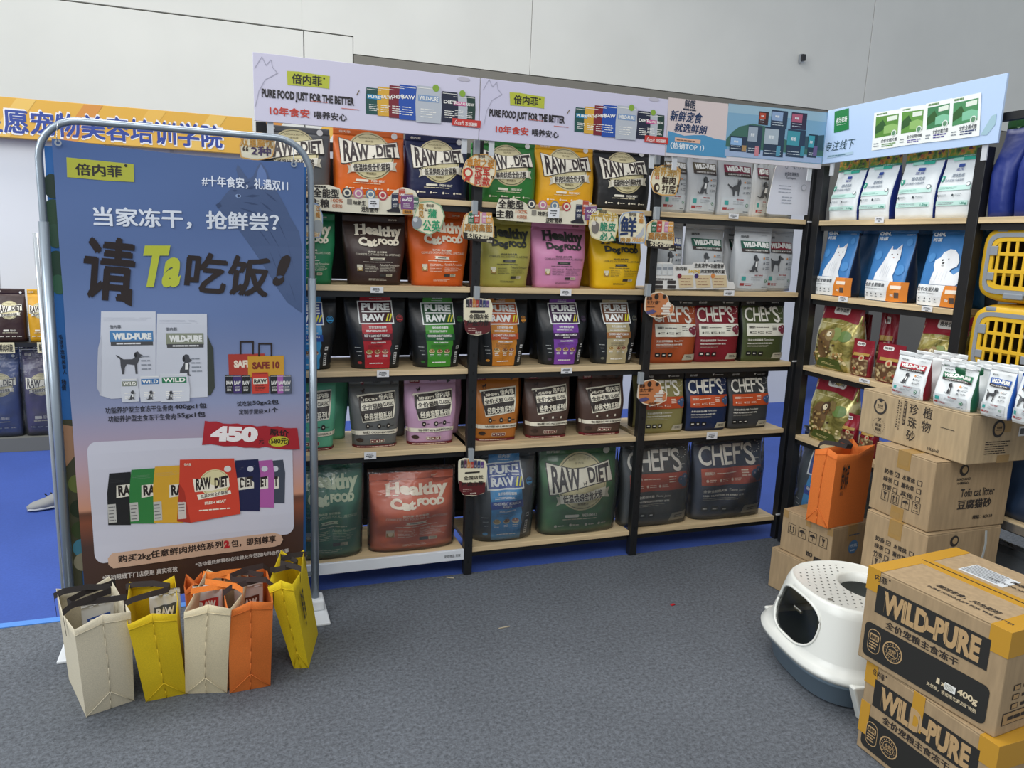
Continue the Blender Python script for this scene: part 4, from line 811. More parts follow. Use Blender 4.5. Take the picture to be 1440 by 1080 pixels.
OUT = '5a3a1c'
def c_champ(P):
    P.text(CN, (672, 222), (682, 218), '4a3020', 3); P.text('卓越之姿', (656, 235), (695, 224), 'd08a2a', 3, .045)
    P.text('冠军', (667, 248), (689, 235), 'c03a2a', 3, .045); P.text('同款', (667, 261), (689, 249), 'c03a2a', 3, .045); P.ell((658, 243), .022, 'c03a2a', 3); P.ell((658, 243), .013, 'ece3c4', 4); P.poly([(655, 248), (652, 256), (657, 253), (660, 257), (661, 248)], 'c03a2a', 3)
    P.text('“', (662, 236), (666, 232), '4a3020', 3); P.text('”', (690, 252), (694, 247), '4a3020', 3)
card('cream rosette card with red and gold lettering on the post between the two left bays', [(668, 217), (685, 216), (698, 227), (697, 245), (688, 264), (668, 262), (650, 252), (650, 240), (655, 226)], c_champ, clip=(671, 207))
def c_fresh(P):
    P.text(CN, (933, 236), (944, 232), '3a2a20', 3); P.text('营养进阶', (919, 247), (956, 236), 'c89a4a', 3, .045); P.text('鲜肉', (930, 259), (950, 249), '3a2418', 3, .045); P.text('打底', (930, 272), (950, 261), '3a2418', 3, .045)
    P.text('“', (921, 252), (927, 247), 'c03a2a', 3, .05); P.ell((923, 264), .016, '3a2418', 3, 1.3); P.ell((924, 264), .008, 'ece3c4', 4, 1.3); P.text('”', (951, 264), (955, 260), '3a2418', 3)
card('cream card with a small meat drawing on the post below the header boards', [(930, 232), (947, 231), (957, 238), (956, 252), (950, 275), (930, 275), (919, 270), (914, 256), (918, 240)], c_fresh, clip=(925, 222))
def c_hm(dx, dy, s=1):
    def f(P):
        q = lambda x, y: (654+(x-654)*s+dx, 318+(y-318)*s+dy)
        P.poly([q(651, 326), q(695, 334), q(695, 343), q(652, 336)], '2b2421', 2)
        for k, (x, c) in enumerate(((658, '2f6a4a'), (666, 'b8402f'), (677, 'c98aa8'), (683, 'd9a050'))): P.pouch(q(x, 314), q(x+9, 299 if k != 1 else 297), c, None, 'HF', layer=3+.3*k)
        P.text('高肉高能', q(653, 325), q(692, 315.5), '4a2a10', 6, .06); P.text('高肉高能', q(653.5, 324.6), q(691.5, 316), 'c98a3a', 6.5, .015); P.text('长壮不虚胖', q(656, 335), q(688, 328), 'ece3c4', 6, .04)
        P.text(CN, q(684, 341), q(692, 338), 'ece3c4', 6)
    return f
HM = [(653, 303), (664, 296), (682, 299), (693, 306), (695, 322), (694, 342), (651, 336), (650, 318)]
card('brown and cream card with tiny food bags on the post left of the olive bag', HM, c_hm(0, 0), clip=(668, 292))
card('brown and cream card with tiny food bags on the post left of the silver bags', [(x+257, y+12) for x, y in [(652, 303), (664, 296), (682, 299), (689, 306), (691, 322), (690, 338), (649, 334), (650, 318)]], c_hm(257, 12, .95), clip=(924, 300), off=-.002)
def c_dand(P):
    P.text(CN, (599, 291), (610, 287), '3a2a20', 3); P.text('再见', (589, 305), (594, 288), 'b9883a', 3, .05) if False else (P.text('再', (588, 296), (596, 287), 'b9883a', 3, .05), P.text('见', (588, 306), (596, 297), 'b9883a', 3, .05))
    P.text('蒲', (601, 306), (614, 294), '2f9a6a', 3, .06); P.text('公英', (594, 325), (619, 310), '2f9a6a', 3, .06); P.ell((586, 313), .022, '8a8f94', 3, 1.2); P.ell((584, 309), .010, 'c9ccd0', 4); P.text('“', (597, 297), (601, 293), '2a2a2a', 3)
card('round cream card with green lettering over the orange bag on the second shelf', [(590, 284), (606, 282), (620, 288), (626, 304), (620, 322), (604, 331), (591, 326), (581, 321), (581, 306), (585, 294)], c_dand, edge='8fae8a')
def c_crisp(P):
    P.text(CN, (842, 300), (853, 296), '3a2a20', 3); P.text('元气守护', (830, 310), (868, 300), 'c9a23a', 3, .045); P.text('脆皮', (843, 325), (866, 313), '2f8a6a', 3, .06); P.text('必入', (843, 338), (866, 327), '2f8a6a', 3, .06)
    P.ell((837, 320), .02, '77706a', 3, 1.4); P.ell((835, 314), .01, 'd5cfc4', 4)
card('cream card with green lettering and a chick drawing above the yellow bag', [(840, 296), (855, 297), (869, 302), (869, 320), (864, 339), (848, 340), (832, 334), (828, 318), (830, 303)], c_crisp, edge='d9cf9a')
def c_xian(P):
    P.text(CN, (883, 304), (894, 299), '3a2a20', 3); P.text('鲜', (870, 332), (895, 305), '22365f', 4, .07); P.text('过瘾', (896.5, 312), (903, 300), 'c98a3a', 3, .05) if False else (P.text('过', (897, 306), (904, 299), 'c98a3a', 3, .05), P.text('瘾', (897, 314), (904, 307), 'c98a3a', 3, .05))
    P.poly([(892, 333), (900, 326), (905, 316), (904, 330), (896, 338)], 'b9bcc2', 3); P.text('肉源', (871, 341), (886, 334), 'b98a3a', 3, .045); P.text('FRESH', (888, 340), (904, 334), 'd9a86a', 3, .04)
card('cream card with one large dark blue character above the yellow bag', [(876, 299), (890, 297), (904, 298), (908, 312), (908, 330), (905, 343), (888, 342), (870, 341), (869, 322), (871, 306)], c_xian, off=-.006, edge='9aaecb')
def c_strip(dx, dy, s=1.0, x00=440):
    def f(P):
        q = lambda x, y: (x00+(x-440)*s+dx, 262+(y-262)*s+dy)
        P.lines(q(442, 264), q(460, 261), 1, '2a2420', 3, .6, 5); P.text('全能型', q(440, 277), q(477, 266), '2a2420', 3, .06); P.text('主粮', q(437, 291), q(463, 280), '2a2420', 3, .06)
        for k, (x, c) in enumerate(((488, '3a4048'), (504, 'c07a9a'), (521, '6a8298'), (538, 'b5404a'))): P.ell(q(x, 271+1.2*k), .021, c, 3); P.ell(q(x, 271+1.2*k), .015, 'e9e2cc', 4); P.ell(q(x, 271+1.2*k), .009, c, 5)
        P.text('100%', q(465, 284), q(482, 280), 'c0704a', 3, .02); P.text('0添加', q(467, 292), q(481, 287), 'c0704a', 3, .02)
        P.rrect(q(488, 287), q(495, 280), .003, '8a857a', 3); P.text('味新生', q(497, 288), q(514, 282), '2a2420', 3, .05); P.text('进阶营养', q(508, 298), q(532, 291), '2a2420', 3, .05)
        for k, (x, y, w_, h_, c) in enumerate(((550, 294, 11, 22, '2a3048'), (560, 286, 10, 20, 'b8503a'), (571, 290, 10, 18, 'c99a4a'), (580, 294, 9, 17, '4a6a5a'), (563, 294, 19, 20, '7a4a7c'))): P.pouch(q(x, y), q(x+w_, y-h_), c, None, 'RAW', layer=4+.6*k)
        P.poly([q(543, 296), q(560, 290), q(563, 299), q(545, 298)], '26242a', 7); P.rect(q(566, 301), q(580, 295), 'c98a3a', 8); P.text(CN, q(568, 300), q(578, 296.5), '3a2a20', 9)
    return f
FS = Frame(0, -0.028, 0, 0)
card('long cream promotion strip along the top shelf edge of the left bay', [(440, 260), (462, 260), (478, 265), (482, 277), (545, 280), (555, 268), (566, 263), (584, 268), (590, 284), (589, 303), (520, 301), (450, 296), (436, 292), (436, 276)], c_strip(0, 0), fr=FS, group='long promotion strips', edge=None, col='e6dfc8')
card('long cream promotion strip along the top shelf edge of the middle bay', [(702, 279), (724, 279), (739, 285), (744, 294), (795, 297), (803, 284), (815, 280), (832, 285), (838, 297), (838, 317), (770, 314), (712, 310), (698, 308), (698, 292)], c_strip(0, 16, .985, 700), fr=FS, group='long promotion strips', edge=None, col='e6dfc8')
def c_best(dx, dy, s=1):
    def f(P):
        q = lambda x, y: (650+(x-650)*s+dx, 422+(y-422)*s+dy)
        P.poly([q(652, 449), q(660, 453), q(690, 452), q(689, 466), q(680, 470), q(660, 470), q(654, 464)], '5f1f22', 2)
        for k in range(7): P.pouch(q(655+4.7*k, 432), q(659.5+4.7*k, 419+abs(k-2)*.8), ('2a2c30', '5a2f4a', 'c07a3a', 'a83a34', '3a2f5a', '2f3a6a', '5a3f7a')[k], None, '', layer=3+.2*k)
        P.rrect(q(661, 440), q(682, 436.5), .003, '2a2422', 3); P.text('全国店长', q(659, 449), q(687, 441.5), '2a2422', 4, .05); P.text('严选力荐', q(656, 458), q(687, 450), '2a2422', 5, .06)
        P.lines(q(658, 466), q(672, 460), 2, 'c9a59a', 5, .3, 3); P.text(CN, q(668, 469), q(677, 466), 'e6d5c8', 5)
    return f
BP = [(652, 422), (660, 418), (690, 421), (693, 432), (691, 452), (688, 468), (672, 472), (658, 470), (652, 452)]
card('cream and maroon card with a fan of pouches on the post at the middle shelf', BP, c_best(0, 0), group='cards with a fan of pouches', clip=(671, 412), edge=None)
card('cream and maroon card with a fan of pouches on the post at the bottom shelf', [(x-7.5+(x-652)*0, y+226) for x, y in BP], c_best(-7.5, 226, 1.0), group='cards with a fan of pouches', clip=(663, 640), edge=None)
def c_gut(dx, dy, s=1):
    def f(P):
        q = lambda x, y: (907+(x-907)*s+dx, 411+(y-411)*s+dy)
        P.text('健康', q(909, 422), q(917, 417), '3a2418', 4, .05); P.text('主力“肠”', q(909, 428), q(928, 422.5), '3a2418', 4, .05); P.ell(q(923, 417), .012, '2a201a', 4, 1.2); P.ell(q(934, 417), .010, '2a201a', 4)
        P.lines(q(909, 433), q(922, 429.5), 1, '6a4028', 4, .4, 4)
        for k in range(4): P.rrect(q(931-(k % 2)*2, 431.5+3.6*k), q(944-(k % 2)*2, 428.6+3.6*k), .005, 'efe6d8', 5)
        P.ell(q(939, 428), .012, 'efe6d8', 5); P.ell(q(943, 436), .010, 'd98a5a', 5); P.poly([q(908, 438), q(918, 435), q(923, 438), q(918, 441), q(910, 442)], '5a5480', 4); P.text(CN, q(921, 446), q(933, 442.5), '3a2418', 5, .04)
    return f
GP_ = [(908, 417), (918, 412), (929, 410), (939, 416), (941, 425), (948, 430), (947, 440), (938, 445), (927, 448), (914, 445), (906, 436), (907, 424)]
card('orange gut-health card on the post beside the rust brown bag', GP_, c_gut(0, 0), col='c9804f', group='orange gut-health cards', edge='ecdcc0', clip=(912, 408))
card('orange gut-health card on the post beside the khaki bag', [(907+(x-907)*1.0-10, y+123) for x, y in GP_], c_gut(-10, 123), col='c9804f', group='orange gut-health cards', edge='ecdcc0', clip=(902, 532))
def c_two(P):
    P.text('双重解忧', (338, 206), (384, 193), 'b9883a', 3, .045); P.text('2种', (353, 218), (381, 207), '4a3a5a', 4, .05); P.text('“', (341, 212), (349, 206), '4a3a2a', 3)
card('cream card with gold lettering beside the grey bag on the top shelf, behind the banner', [(352, 184), (366, 186), (386, 191), (387, 206), (383, 222), (362, 226), (338, 222), (336, 204), (342, 192)], c_two, off=0)
def c_yx(P):
    P.text('鲜', (416, 322), (442, 297), '22365f', 4, .07); P.text('过', (444, 297), (450, 289), 'c98a3a', 3, .05); P.text('瘾', (444, 306), (450, 298), 'c98a3a', 3, .05); P.ell((447, 318), .02, 'a9aca8', 3, 1.3); P.text('FRESH', (428, 333), (449, 327), 'd9a86a', 3, .04); P.text(CN, (420, 293), (436, 288), '3a2a20', 3)
card('cream card with one large dark blue character over the emerald bag, behind the banner pole', [(416, 286), (432, 286), (447, 286), (454, 302), (454, 318), (450, 335), (430, 334), (414, 330), (412, 308)], c_yx, off=0, edge='9aaecb')
# pricing leaflet leaning on the silver bags
def c_leaf(P):
    P.text(CN, (949, 380), (966, 375), '33302c', 3, .03); P.text('主食冻干+功能营养', (976, 376.5), (1018, 371), '33302c', 3, .04); P.text('1+1>2', (968, 384), (984, 379), 'd9b23a', 3, .05); P.text('的定制喂养方案', (985, 384), (1019, 379.5), '33302c', 3, .03)
    for k, (x, c) in enumerate(((953, '7a2030'), (977, '3a2a6a'), (1000, 'd98a4a'))):
        P.poly([(x, 387), (x+21, 387), (x+22, 404), (x+2, 405)], 'd9c49c', 3); P.lines((x+3, 402), (x+20, 390), 3, 'a8866a', 4, .35, 3); P.ell((x+2, 388), .012, c, 5)
    for y in (398, 404.5): P.rrect((921, y+1), (932, y-3.5), .003, '3a3634', 3); P.rrect((938, y+1), (950, y-3.5), .003, '3a3634', 3)
    P.lines((920, 394), (948, 391), 1, '33302c', 3, .5, 7)
    for k in range(3): P.pouch((922+8*k, 387), (931+8*k, 371), 'c9cccc', '8a9096', '', layer=3+.3*k)
card('white die-cut pricing leaflet standing on the second shelf of the right bay', [(921, 369), (944, 369), (948, 373), (974, 372), (976, 369), (1018, 369), (1022, 388), (1024, 396), (1032, 397), (1034, 407), (977, 407), (920, 407)], c_leaf, col='e4e2dc', fr=Frame(0, -.012, 0, 0), edge=None, group='paper leaflets', name='pricing_leaflet', cat='leaflet')
def c_cert(P):
    for x in (1106, 1118, 1124, 1130): P.ell((x, 235+(x-1106)*.04), .008, '8a8f9c', 3); P.ell((x, 235+(x-1106)*.04), .005, 'dcdde6', 4)
    P.text('食安检测报告', (1103, 247), (1123, 243), '6a6f7c', 3, .02); P.text('Test Report', (1105, 252.5), (1119, 249.5), '6a6f7c', 3, .02)
    P.lines((1094, 272), (1114, 260), 3, '9a9fac', 3, .2, 3); P.lines((1098, 287), (1114, 276), 3, 'a9adb8', 3, .4, 2); P.ell((1130, 264), .016, 'a9adb8', 3); P.ell((1130, 264), .013, 'dcdde6', 4)
card('white certificate sheet leaning at the right end of the top shelf', [(1092, 229), (1142, 232), (1141, 262), (1136, 303.5), (1104, 302), (1077, 301), (1084, 265)], c_cert, col='dcdde6', fr=Frame(0, -.004, 0, 0), edge=None, group='paper leaflets', name='certificate_sheet', cat='paper')
# price tags on the shelf edges
tags = ((572, 272, 'FS', 'lilac strip of the left bay'), )
def ptag(lab, fr, a, b):
    x0, z1 = fr.loc(*a); x1, z0 = fr.loc(*b); cx = (x0+x1)/2; o = fr.o+fr.e*cx+fr.n*.001
    t = thing('price_tag', lab, 'price tag', (o[0], o[1], z0), fr.yaw, 'white price tags on the shelf edges')
    w2 = (x1-x0)/2; bm = bmesh.new(); add_box(bm, -w2, -.0012, 0, w2, 0, z1-z0, .0004); bm_obj('tag_card', bm, mat('e9e9ea', .35), t)
    P = Print(); h = z1-z0; P.lines(-w2*.6, h*.62, w2*.6, h*.8, 1, '55585c', 1, .7, 3); P.lines(-w2*.7, h*.4, w2*.7, h*.55, 1, '2e3033', 1, .7, 4); P.rect(-w2*.25, h*.2, w2*.3, h*.3, '55585c', 1)
    P.build('printed_text', t, lambda x, y, o_: np.column_stack([x, -.0012-o_, y]))
FT = Frame(0, -0.009, 0, 0); FTR = Frame(RX-.002, -0.05, 0, -math.pi/2)
for lab, fr, a, b in (
    ('price tag below the dark brown bag on the second shelf', FT, (521, 403), (539, 412)), ('price tag below the pink bag', FT, (788, 407), (803, 416)),
    ('price tag below the red striped bag', FT, (530, 521), (547, 530)), ('price tag below the purple striped bag', FT, (789, 517), (804, 525)),
    ('price tag below the grey framed-slogan bag', FT, (512, 636), (529, 645)), ('price tag on the third bay top shelf edge', FT, (1025, 300), (1038, 308)),
    ('price tag under the pricing leaflet', FT, (1018, 408), (1032, 416)), ('price tag below the navy bag with berry panel', FT, (994, 608), (1008, 617)),
    ('price tag over the cream strip of the left bay', Frame(0, -.034, 0, 0), (518, 279), (533, 293)), ('price tag over the cream strip of the middle bay', Frame(0, -.034, 0, 0), (771, 292), (786, 307)),
    ('price tag below the jungle bags', FTR, (1231, 305), (1243, 313)), ('price tag below the first blue cat bag', FTR, (1180, 416), (1192, 425)),
    ('price tag right below the fluffy dog bag', FTR, (1297, 430), (1311, 439)), ('price tag under the red treat pouches', FTR, (1209, 531), (1223, 540))):
    ptag(lab, fr, a, b)

# ------------------------------------------------------------------ banner stand with its cloth banner
BY = 0.028
bo = np.array([-1.181, -0.215, 0.0])
FBAN = Frame(*bo, yaw=BY)
bs = thing('banner_stand', 'silver tube banner stand with rounded top corners and white feet', 'banner stand', tuple(bo), BY)
def fl_local(u, v, off=0): return FBAN.loc(u, v, off)
tubem = mat('9ba6b0', 0.32, 0.6)
xl, zl = FBAN.loc(56, 262); xr, zr = FBAN.loc(438, 262); zt = FBAN.loc(250, 181)[1]; xlb = -0.462; xrb = 0.452
rc = .13
pts = [(xlb, .03), (xl, zt-rc-.15), (xl, zt-rc)]+[(xl+rc-rc*math.cos(a), zt-rc+rc*math.sin(a)) for a in np.linspace(.2, math.pi/2, 7)]
pts += [(xr-rc+rc*math.sin(a), zt-rc+rc*math.cos(a)) for a in np.linspace(0, math.pi/2-.2, 7)]+[(xr, zt-rc), (xr, zt-rc-.15), (xrb, .03)]
tube('frame_tube', [(x, .02, z) for x, z in pts], .0125, tubem, bs, 12)
for sx, x, xt in ((-1, xlb, xl), (1, xrb, xr)):
    tube('lower_sleeve', [(x+(xt-x)*.02, .02, .02), (x+(xt-x)*.8, .02, 1.42)], .0165, tubem, bs, 12) if sx > 0 else tube('lower_sleeve', [(x, .02, .02), (x+(xt-x)*.92, .02, 1.60)], .0165, tubem, bs, 12)
    bm = bmesh.new(); add_box(bm, x-.03, -.13, 0, x+.045, .16, .012, .004); add_box(bm, x-.025, -.02, .012, x+.035, .06, .06, .008); bm_obj('foot', bm, mat('dfe2e4', .35), bs)
x = xlb-.012; tube('rear_pole', [(x-.012, .055, .02), (xl-.035, .055, 1.56)], .009, mat('c9ced2', .25, .6), bs, 8)
tube('lower_crossbar', [(xlb, .02, .17), (xrb, .02, .17)], .009, tubem, bs, 8)
wall_ = thing('cloth_banner', 'blue and brown cloth banner with a large brush slogan and printed food bags', 'banner', tuple(bo+np.array([0, -.004, 0])), BY)
FB2 = Frame(*(bo+np.array([0, -.004, 0])), yaw=BY)
c00 = FB2.loc(118, 815); c10 = FB2.loc(426, 805); c11 = FB2.loc(428, 229); c01 = FB2.loc(72, 194)
zb = .16
N = 26; V = []; F = []
def bsurf(s_, t_):   # s across, t up
    xL = c00[0]+(c01[0]-c00[0])*t_; xR = c10[0]+(c11[0]-c10[0])*t_
    top = c01[1]*(1-s_)+c11[1]*s_ - .012*math.sin(math.pi*s_)
    return xL+(xR-xL)*s_, zb+(top-zb)*t_
def bwav(x, z): return .004*math.sin(x*9+z*3)+.003*math.sin(z*14-x*4)
for j in range(N+1):
    for i in range(N+1):
        x, z = bsurf(i/N, j/N); V.append((x, bwav(x, z), z))
for j in range(N):
    for i in range(N): a = j*(N+1)+i; F.append((a, a+1, a+N+2, a+N+1))
n0 = len(V); V += [(x, y+.0015, z) for x, y, z in V]; F += [tuple(i+n0 for i in f[::-1]) for f in F]
ban = mesh_obj('banner_cloth', V, F, mat('44619f', 0.42, 0, 'sunset'), wall_, smooth=True)
P = PP(FB2); T = P.text
P.poly([(93, 221), (188, 231), (189, 256), (150, 254), (94, 249)], 'a9ab35', 1); T(CN, (106, 246), (171, 233), '24201c', 2, .05); P.ell((177, 233), .005, '24201c', 2)
T('#十年食安，礼遇双11', (284, 259), (405, 254), 'e4e9f2', 2, .02, keep=False) if False else None
def tz(t, a, x1, hgt, col, layer=2, bold=.03, **k):
    x0, z0 = P.L(*a); xx, _ = P.L(x1, a[1]); P.p.text(t, x0, z0, xx, z0+hgt, col, layer, bold, **k)
# cat portrait: head in profile with ears, chest fur and stripes
CATC = '46597f'; CD = '334569'
cat = [(305, 291), (309, 284), (318, 272), (328, 262), (336, 250), (332, 238), (334, 231), (343, 244), (349, 252), (356, 248), (362, 234), (367, 228), (375, 240), (381, 258), (391, 272), (401, 290), (408, 305), (420, 325), (424, 345), (425, 410), (424, 440), (404, 425), (390, 405), (375, 380), (355, 350), (338, 326), (325, 308), (314, 300)]
P.poly(cat, CATC, .4)
P.poly([(363, 238), (367, 231), (374, 243), (377, 260), (366, 262), (360, 252)], '5d76a8', .6); P.ell((335, 275.5), .010, '8ea3c9', .8, .65); P.ell((335.5, 275.5), .005, '22304f', 1.0); P.poly([(303.5, 288), (309, 284), (312, 290), (307, 293)], CD, .8)
for a, b, w_ in (((338, 262), (352, 255), 2), ((345, 266), (362, 262), 2), ((344, 276), (366, 275), 2), ((342, 284), (364, 288), 1.5), ((336, 292), (360, 300), 1.5), ((326, 268), (334, 268), 1.5), ((356, 296), (374, 312), 2), ((366, 284), (384, 298), 2), ((372, 270), (390, 284), 2), ((362, 320), (380, 345), 2), ((375, 318), (394, 350), 2), ((388, 306), (404, 340), 2), ((390, 350), (404, 385), 2), ((404, 340), (414, 380), 2), ((378, 350), (392, 385), 2), ((406, 395), (416, 425), 2)):
    P.poly([a, ((a[0]+b[0])/2, (a[1]+b[1])/2-w_), b, ((a[0]+b[0])/2+.5, (a[1]+b[1])/2+w_)], CD, .8)
tz('#十年食安，礼遇双11', (284, 262), 405, .040, 'dfe5f0', 2, .03)
def tq(t, quad, col, layer=3, bold=.03, shear=0, **k):
    """lettering laid into a box with corners (left bottom, right bottom, left top)"""
    (xa, za), (xb, zb_), (xc, zc) = [P.L(*q) for q in quad]
    co, fs, _, lay = glyphs(t, bold); h = zc-za
    p_ = np.column_stack([xa+co[:, 0]*(xb-xa)+shear*(co[:, 1]-.5)*h+(xc-xa)*0*co[:, 1], za+co[:, 0]*(zb_-za)+co[:, 1]*h]); P.p.add(p_, fs, col, layer+lay)
tq('当家冻干，抢鲜尝？', ((132, 318), (393, 326), (134, 290)), 'd9dfe9', 3, .05)
tq('请', ((120, 420), (192, 425), (133, 330)), '231715', 4, .08, .12)
tq('Ta', ((200, 405), (258, 404), (198, 345)), 'b4bb3a', 5, .05, .22)
tq('吃饭', ((262, 411), (380, 418), (264, 353)), '231715', 4, .08, .14); tq('!', ((389, 402), (405, 402), (391, 358)), '231715', 4, .09, .35)
for dx, dy in ((0, 0), (4, 3)):   # dry-brush tails
    P.poly([(168+dx, 402+dy), (182+dx, 404+dy), (181+dx, 428+dy), (172+dx, 424+dy)], '231715', 4.2)
# printed pouches with dogs
for k, (x0, y0, x1, y1, lc, fg) in enumerate(((142, 558, 219, 438, '4b7fb0', dog_stand), (221, 558, 290, 441, '8a8f7c', dog_sit))):
    P.poly([(x0-2, y0-2), (x0+14, y0+3), (x1+(2 if k else 0), y0), (x1+(1 if k else 0), y1), (x0, y1)], 'c9ccd6', 1+k); ax, az = P.L(x0, y0); bx_, bz = P.L(x1, y1); w_ = bx_-ax; h_ = bz-az
    P.lines((x0+3, y1+14), (x1-3, y1+8), 3, 'aeb2bf', 2+k, .12, 1)
    P.rect((x0+13, y1+40+(3 if not k else 4)), (x1-4, y1+27), lc, 2.3+k); P.rect((x0+14, y1+48), (x1-4, y1+42), '4a4a4c', 2.4+k); P.lines((x0+22, y1+47), (x1-10, y1+43), 1, 'd9d9d9', 3+k, .6, 7)
    P.text('WILD-PURE', (x0+17, y1+40), (x1-6, y1+30), 'e6e6e2', 3+k, .07); P.text(CN, (x0+12, y1+24), (x0+28, y1+19), '454b55', 3+k, .02)
    fg(P.p, *P.L(x0+45-10*k, y1+88), .085, '4a4b50', 3+k); P.lines((x1-20, y1+84), (x1-6, y1+60), 4, '8a8f99', 3+k, .3, 2)
P.poly([(291, 470), (300, 490), (302, 545), (296, 556), (290, 556)], '3a3f38', 1.5); P.poly([(143, 470), (138, 490), (136, 545), (142, 556)], 'b7bac6', 1.5)
for k, (x, c) in enumerate(((174, '7f8577'), (200, '3f74ac'), (228, '2c7a54'))):
    P.pouch((x-3, 566), (x+(20, 26, 38)[k], (531, 527, 524)[k]), 'cdd0d8', c, 'WILD', layer=5+1.2*k, labh=(.66, .86)); dog_sit(P.p, *P.L(x+10, 562), .035, '4a4b50', 9+k)
# tote bags and sample pouches
for (x0, y0, x1, y1, c, hx0, hx1) in ((322, 532, 372, 497, 'a83a2e', 337, 357), (349, 530, 399, 500, 'c8952e', 363, 383)):
    P.rect((x0, y0), (x1, y1), c, 3 if x0 < 330 else 4); P.poly([(hx0, y1+1), (hx0, y1-18), (hx1, y1-18), (hx1, y1+1), (hx1-2.5, y1+1), (hx1-2.5, y1-15.5), (hx0+2.5, y1-15.5), (hx0+2.5, y1+1)], '2a201e', 4.5)
P.text('SAFE', (329, 517), (352, 506), 'e6d9c4', 3.5, .06); P.text('SAFE 10', (355, 519), (393, 508), '7a2a20', 5, .06)
for k, (x, c) in enumerate(((317, '1d1d26'), (328, '3c2c66'), (340, '1b1b1d'), (380, '1f1f22'), (390, 'a05aa0'), (398, '4a5060'), (354, 'c23a2c'))): P.pouch((x, 553), (x+(12 if k < 6 else 24), 527 if k < 6 else 523), c, 'e0dccb' if k == 6 else None, 'RAW' , '26211f' if k == 6 else 'e8e6e0', layer=6+.4*k, labh=(.45, .72))
tq('功能养护型主食冻干生骨肉', ((148, 582), (243, 578), (148, 573)), '2b2b33', 3, .02); tq('400gx1包', ((245, 577), (291, 575), (245, 568)), '22222a', 3, .045)
tq('功能养护型主食冻干生骨肉', ((152, 594), (247, 590), (152, 585)), '2b2b33', 3, .02); tq('55gx1包', ((249, 589), (289, 587), (249, 580)), '22222a', 3, .045)
tq('试吃装', ((333, 571), (354, 570), (333, 564)), '2b2b33', 3, .02); tq('50gx2包', ((355, 570), (392, 569), (355, 562)), '22222a', 3, .045); tq('定制手提袋', ((336, 582), (370, 581), (336, 575)), '2b2b33', 3, .02); tq('x1个', ((371, 580), (391, 579), (371, 573)), '22222a', 3, .045)
# white panel and price
pts = []
for (cx_, cy_), a0, q in (((412-14, 620+4), 0, 0), ((136, 634), 90, 0), ((146, 778), 180, 0), ((400, 738), 270, 0)):
    for k in range(6):
        a = math.radians(a0+18*k); pts.append((cx_+13*math.cos(a), cy_-13*math.sin(a)))
P.poly(pts, 'c6c6d2', 1)
rb = []
for i in range(15): rb.append((286+9.5*i+(random.random()-.5)*3, 592+.72*i+(random.random()-.5)*3))
for i in range(15): rb.append((422-9.8*i+(random.random()-.5)*3, 631-.45*i+(random.random()-.5)*3))
rb = [(x if i else 288, y) for i, (x, y) in enumerate(rb)]
P.poly(rb, 'a5202a', 5)
tq('450', ((297, 620), (363, 621), (297, 598)), 'ece6e4', 6, .07, .1); tq('元', ((364, 623), (371, 623), (364, 616)), '33191a', 6, .02); tq('原价', ((379, 611), (406, 614), (379, 601)), '2a1414', 6, .05)
x, z = P.L(392, 620); P.p.ell(x, z, .040, .022, 'c9bf35', 6, 24); tq('(580元)', ((378, 625), (406, 625), (378, 615)), '33280f', 7, .03)
# fan of seven bags
def fb(x0, yb, x1, yt, c, lay, side=True, full=False, dy=0):
    w_ = x1-x0
    P.poly([(x0+w_*.04, yb), (x1, yb+dy), (x1+(1 if full else 0), yt+(yb-yt)*.3), (x1-2*(1 if full else 0), yt), (x0+3, yt+2), (x0, yt+(yb-yt)*.4)], c, lay)
    P.lines((x0+4, yt+16), (x1-2, yt+8), 3, '9a9a9a' if c != '1b1c1f' else '4a4a4c', lay+.3, .08, 1)
for k, (x0, yb, x1, yt, c) in enumerate(((374, 707, 400, 646, '3e4452'), (356, 713, 385, 646, 'a9579c'), (328, 718, 365, 645, '171d45'))):
    fb(x0, yb, x1, yt, c, 2+k*1.0, full=True); P.poly([(x1-34, 672), (x1-8, 670), (x1-8, 686), (x1-34, 690)], 'dcd7c8', 2.4+k); tq('DIET', ((x1-27, 686), (x1-9, 683), (x1-27, 672)), '231b1b', 2.7+k, .05); P.ell((x1-13, 659), .012, 'c9cad2', 2.5+k)
for k, (x0, yb, x1, yt, c) in enumerate(((151, 738, 184, 663, '1b1c1f'), (182, 736, 219, 658, '2d7a3c'), (215, 735, 258, 654, 'd0a02e'))):
    fb(x0, yb, x1, yt, c, 3+k); P.poly([(x1-20, 682), (x1, 680), (x1, 697), (x1-20, 700)], 'dcd7c8', 3.4+k); tq('RA', ((x1-17, 697), (x1, 696), (x1-17, 682)), '231b1b', 3.7+k, .05)
    P.rect((x0+2, yb-3), (x0+12, yb-30), 'b9b8b2', 3.6+k); P.lines((x0+3, yb-4), (x0+11, yb-28), 5, '6a6a6a', 3.8+k, .3, 1)
P.poly([(249, 733), (268, 735), (338, 722), (335, 684), (329, 644), (253, 646), (252, 680)], 'c8402c', 7); P.poly([(249, 733), (268, 735), (259, 690), (252, 680)], 'a53022', 7.4); P.rect((251, 730), (261, 705), 'c9c0b8', 7.8); P.lines((252, 729), (260, 707), 5, '6a5a5a', 8, .3, 1)
x, z = P.L(302, 679); P.p.ell(x, z, .056, .056, 'd8cfa0', 7.6, 30); P.p.ell(x, z, .052, .052, 'a89a68', 7.8, 30); P.p.ell(x, z, .050, .050, 'd8cfa0', 8.0, 30)
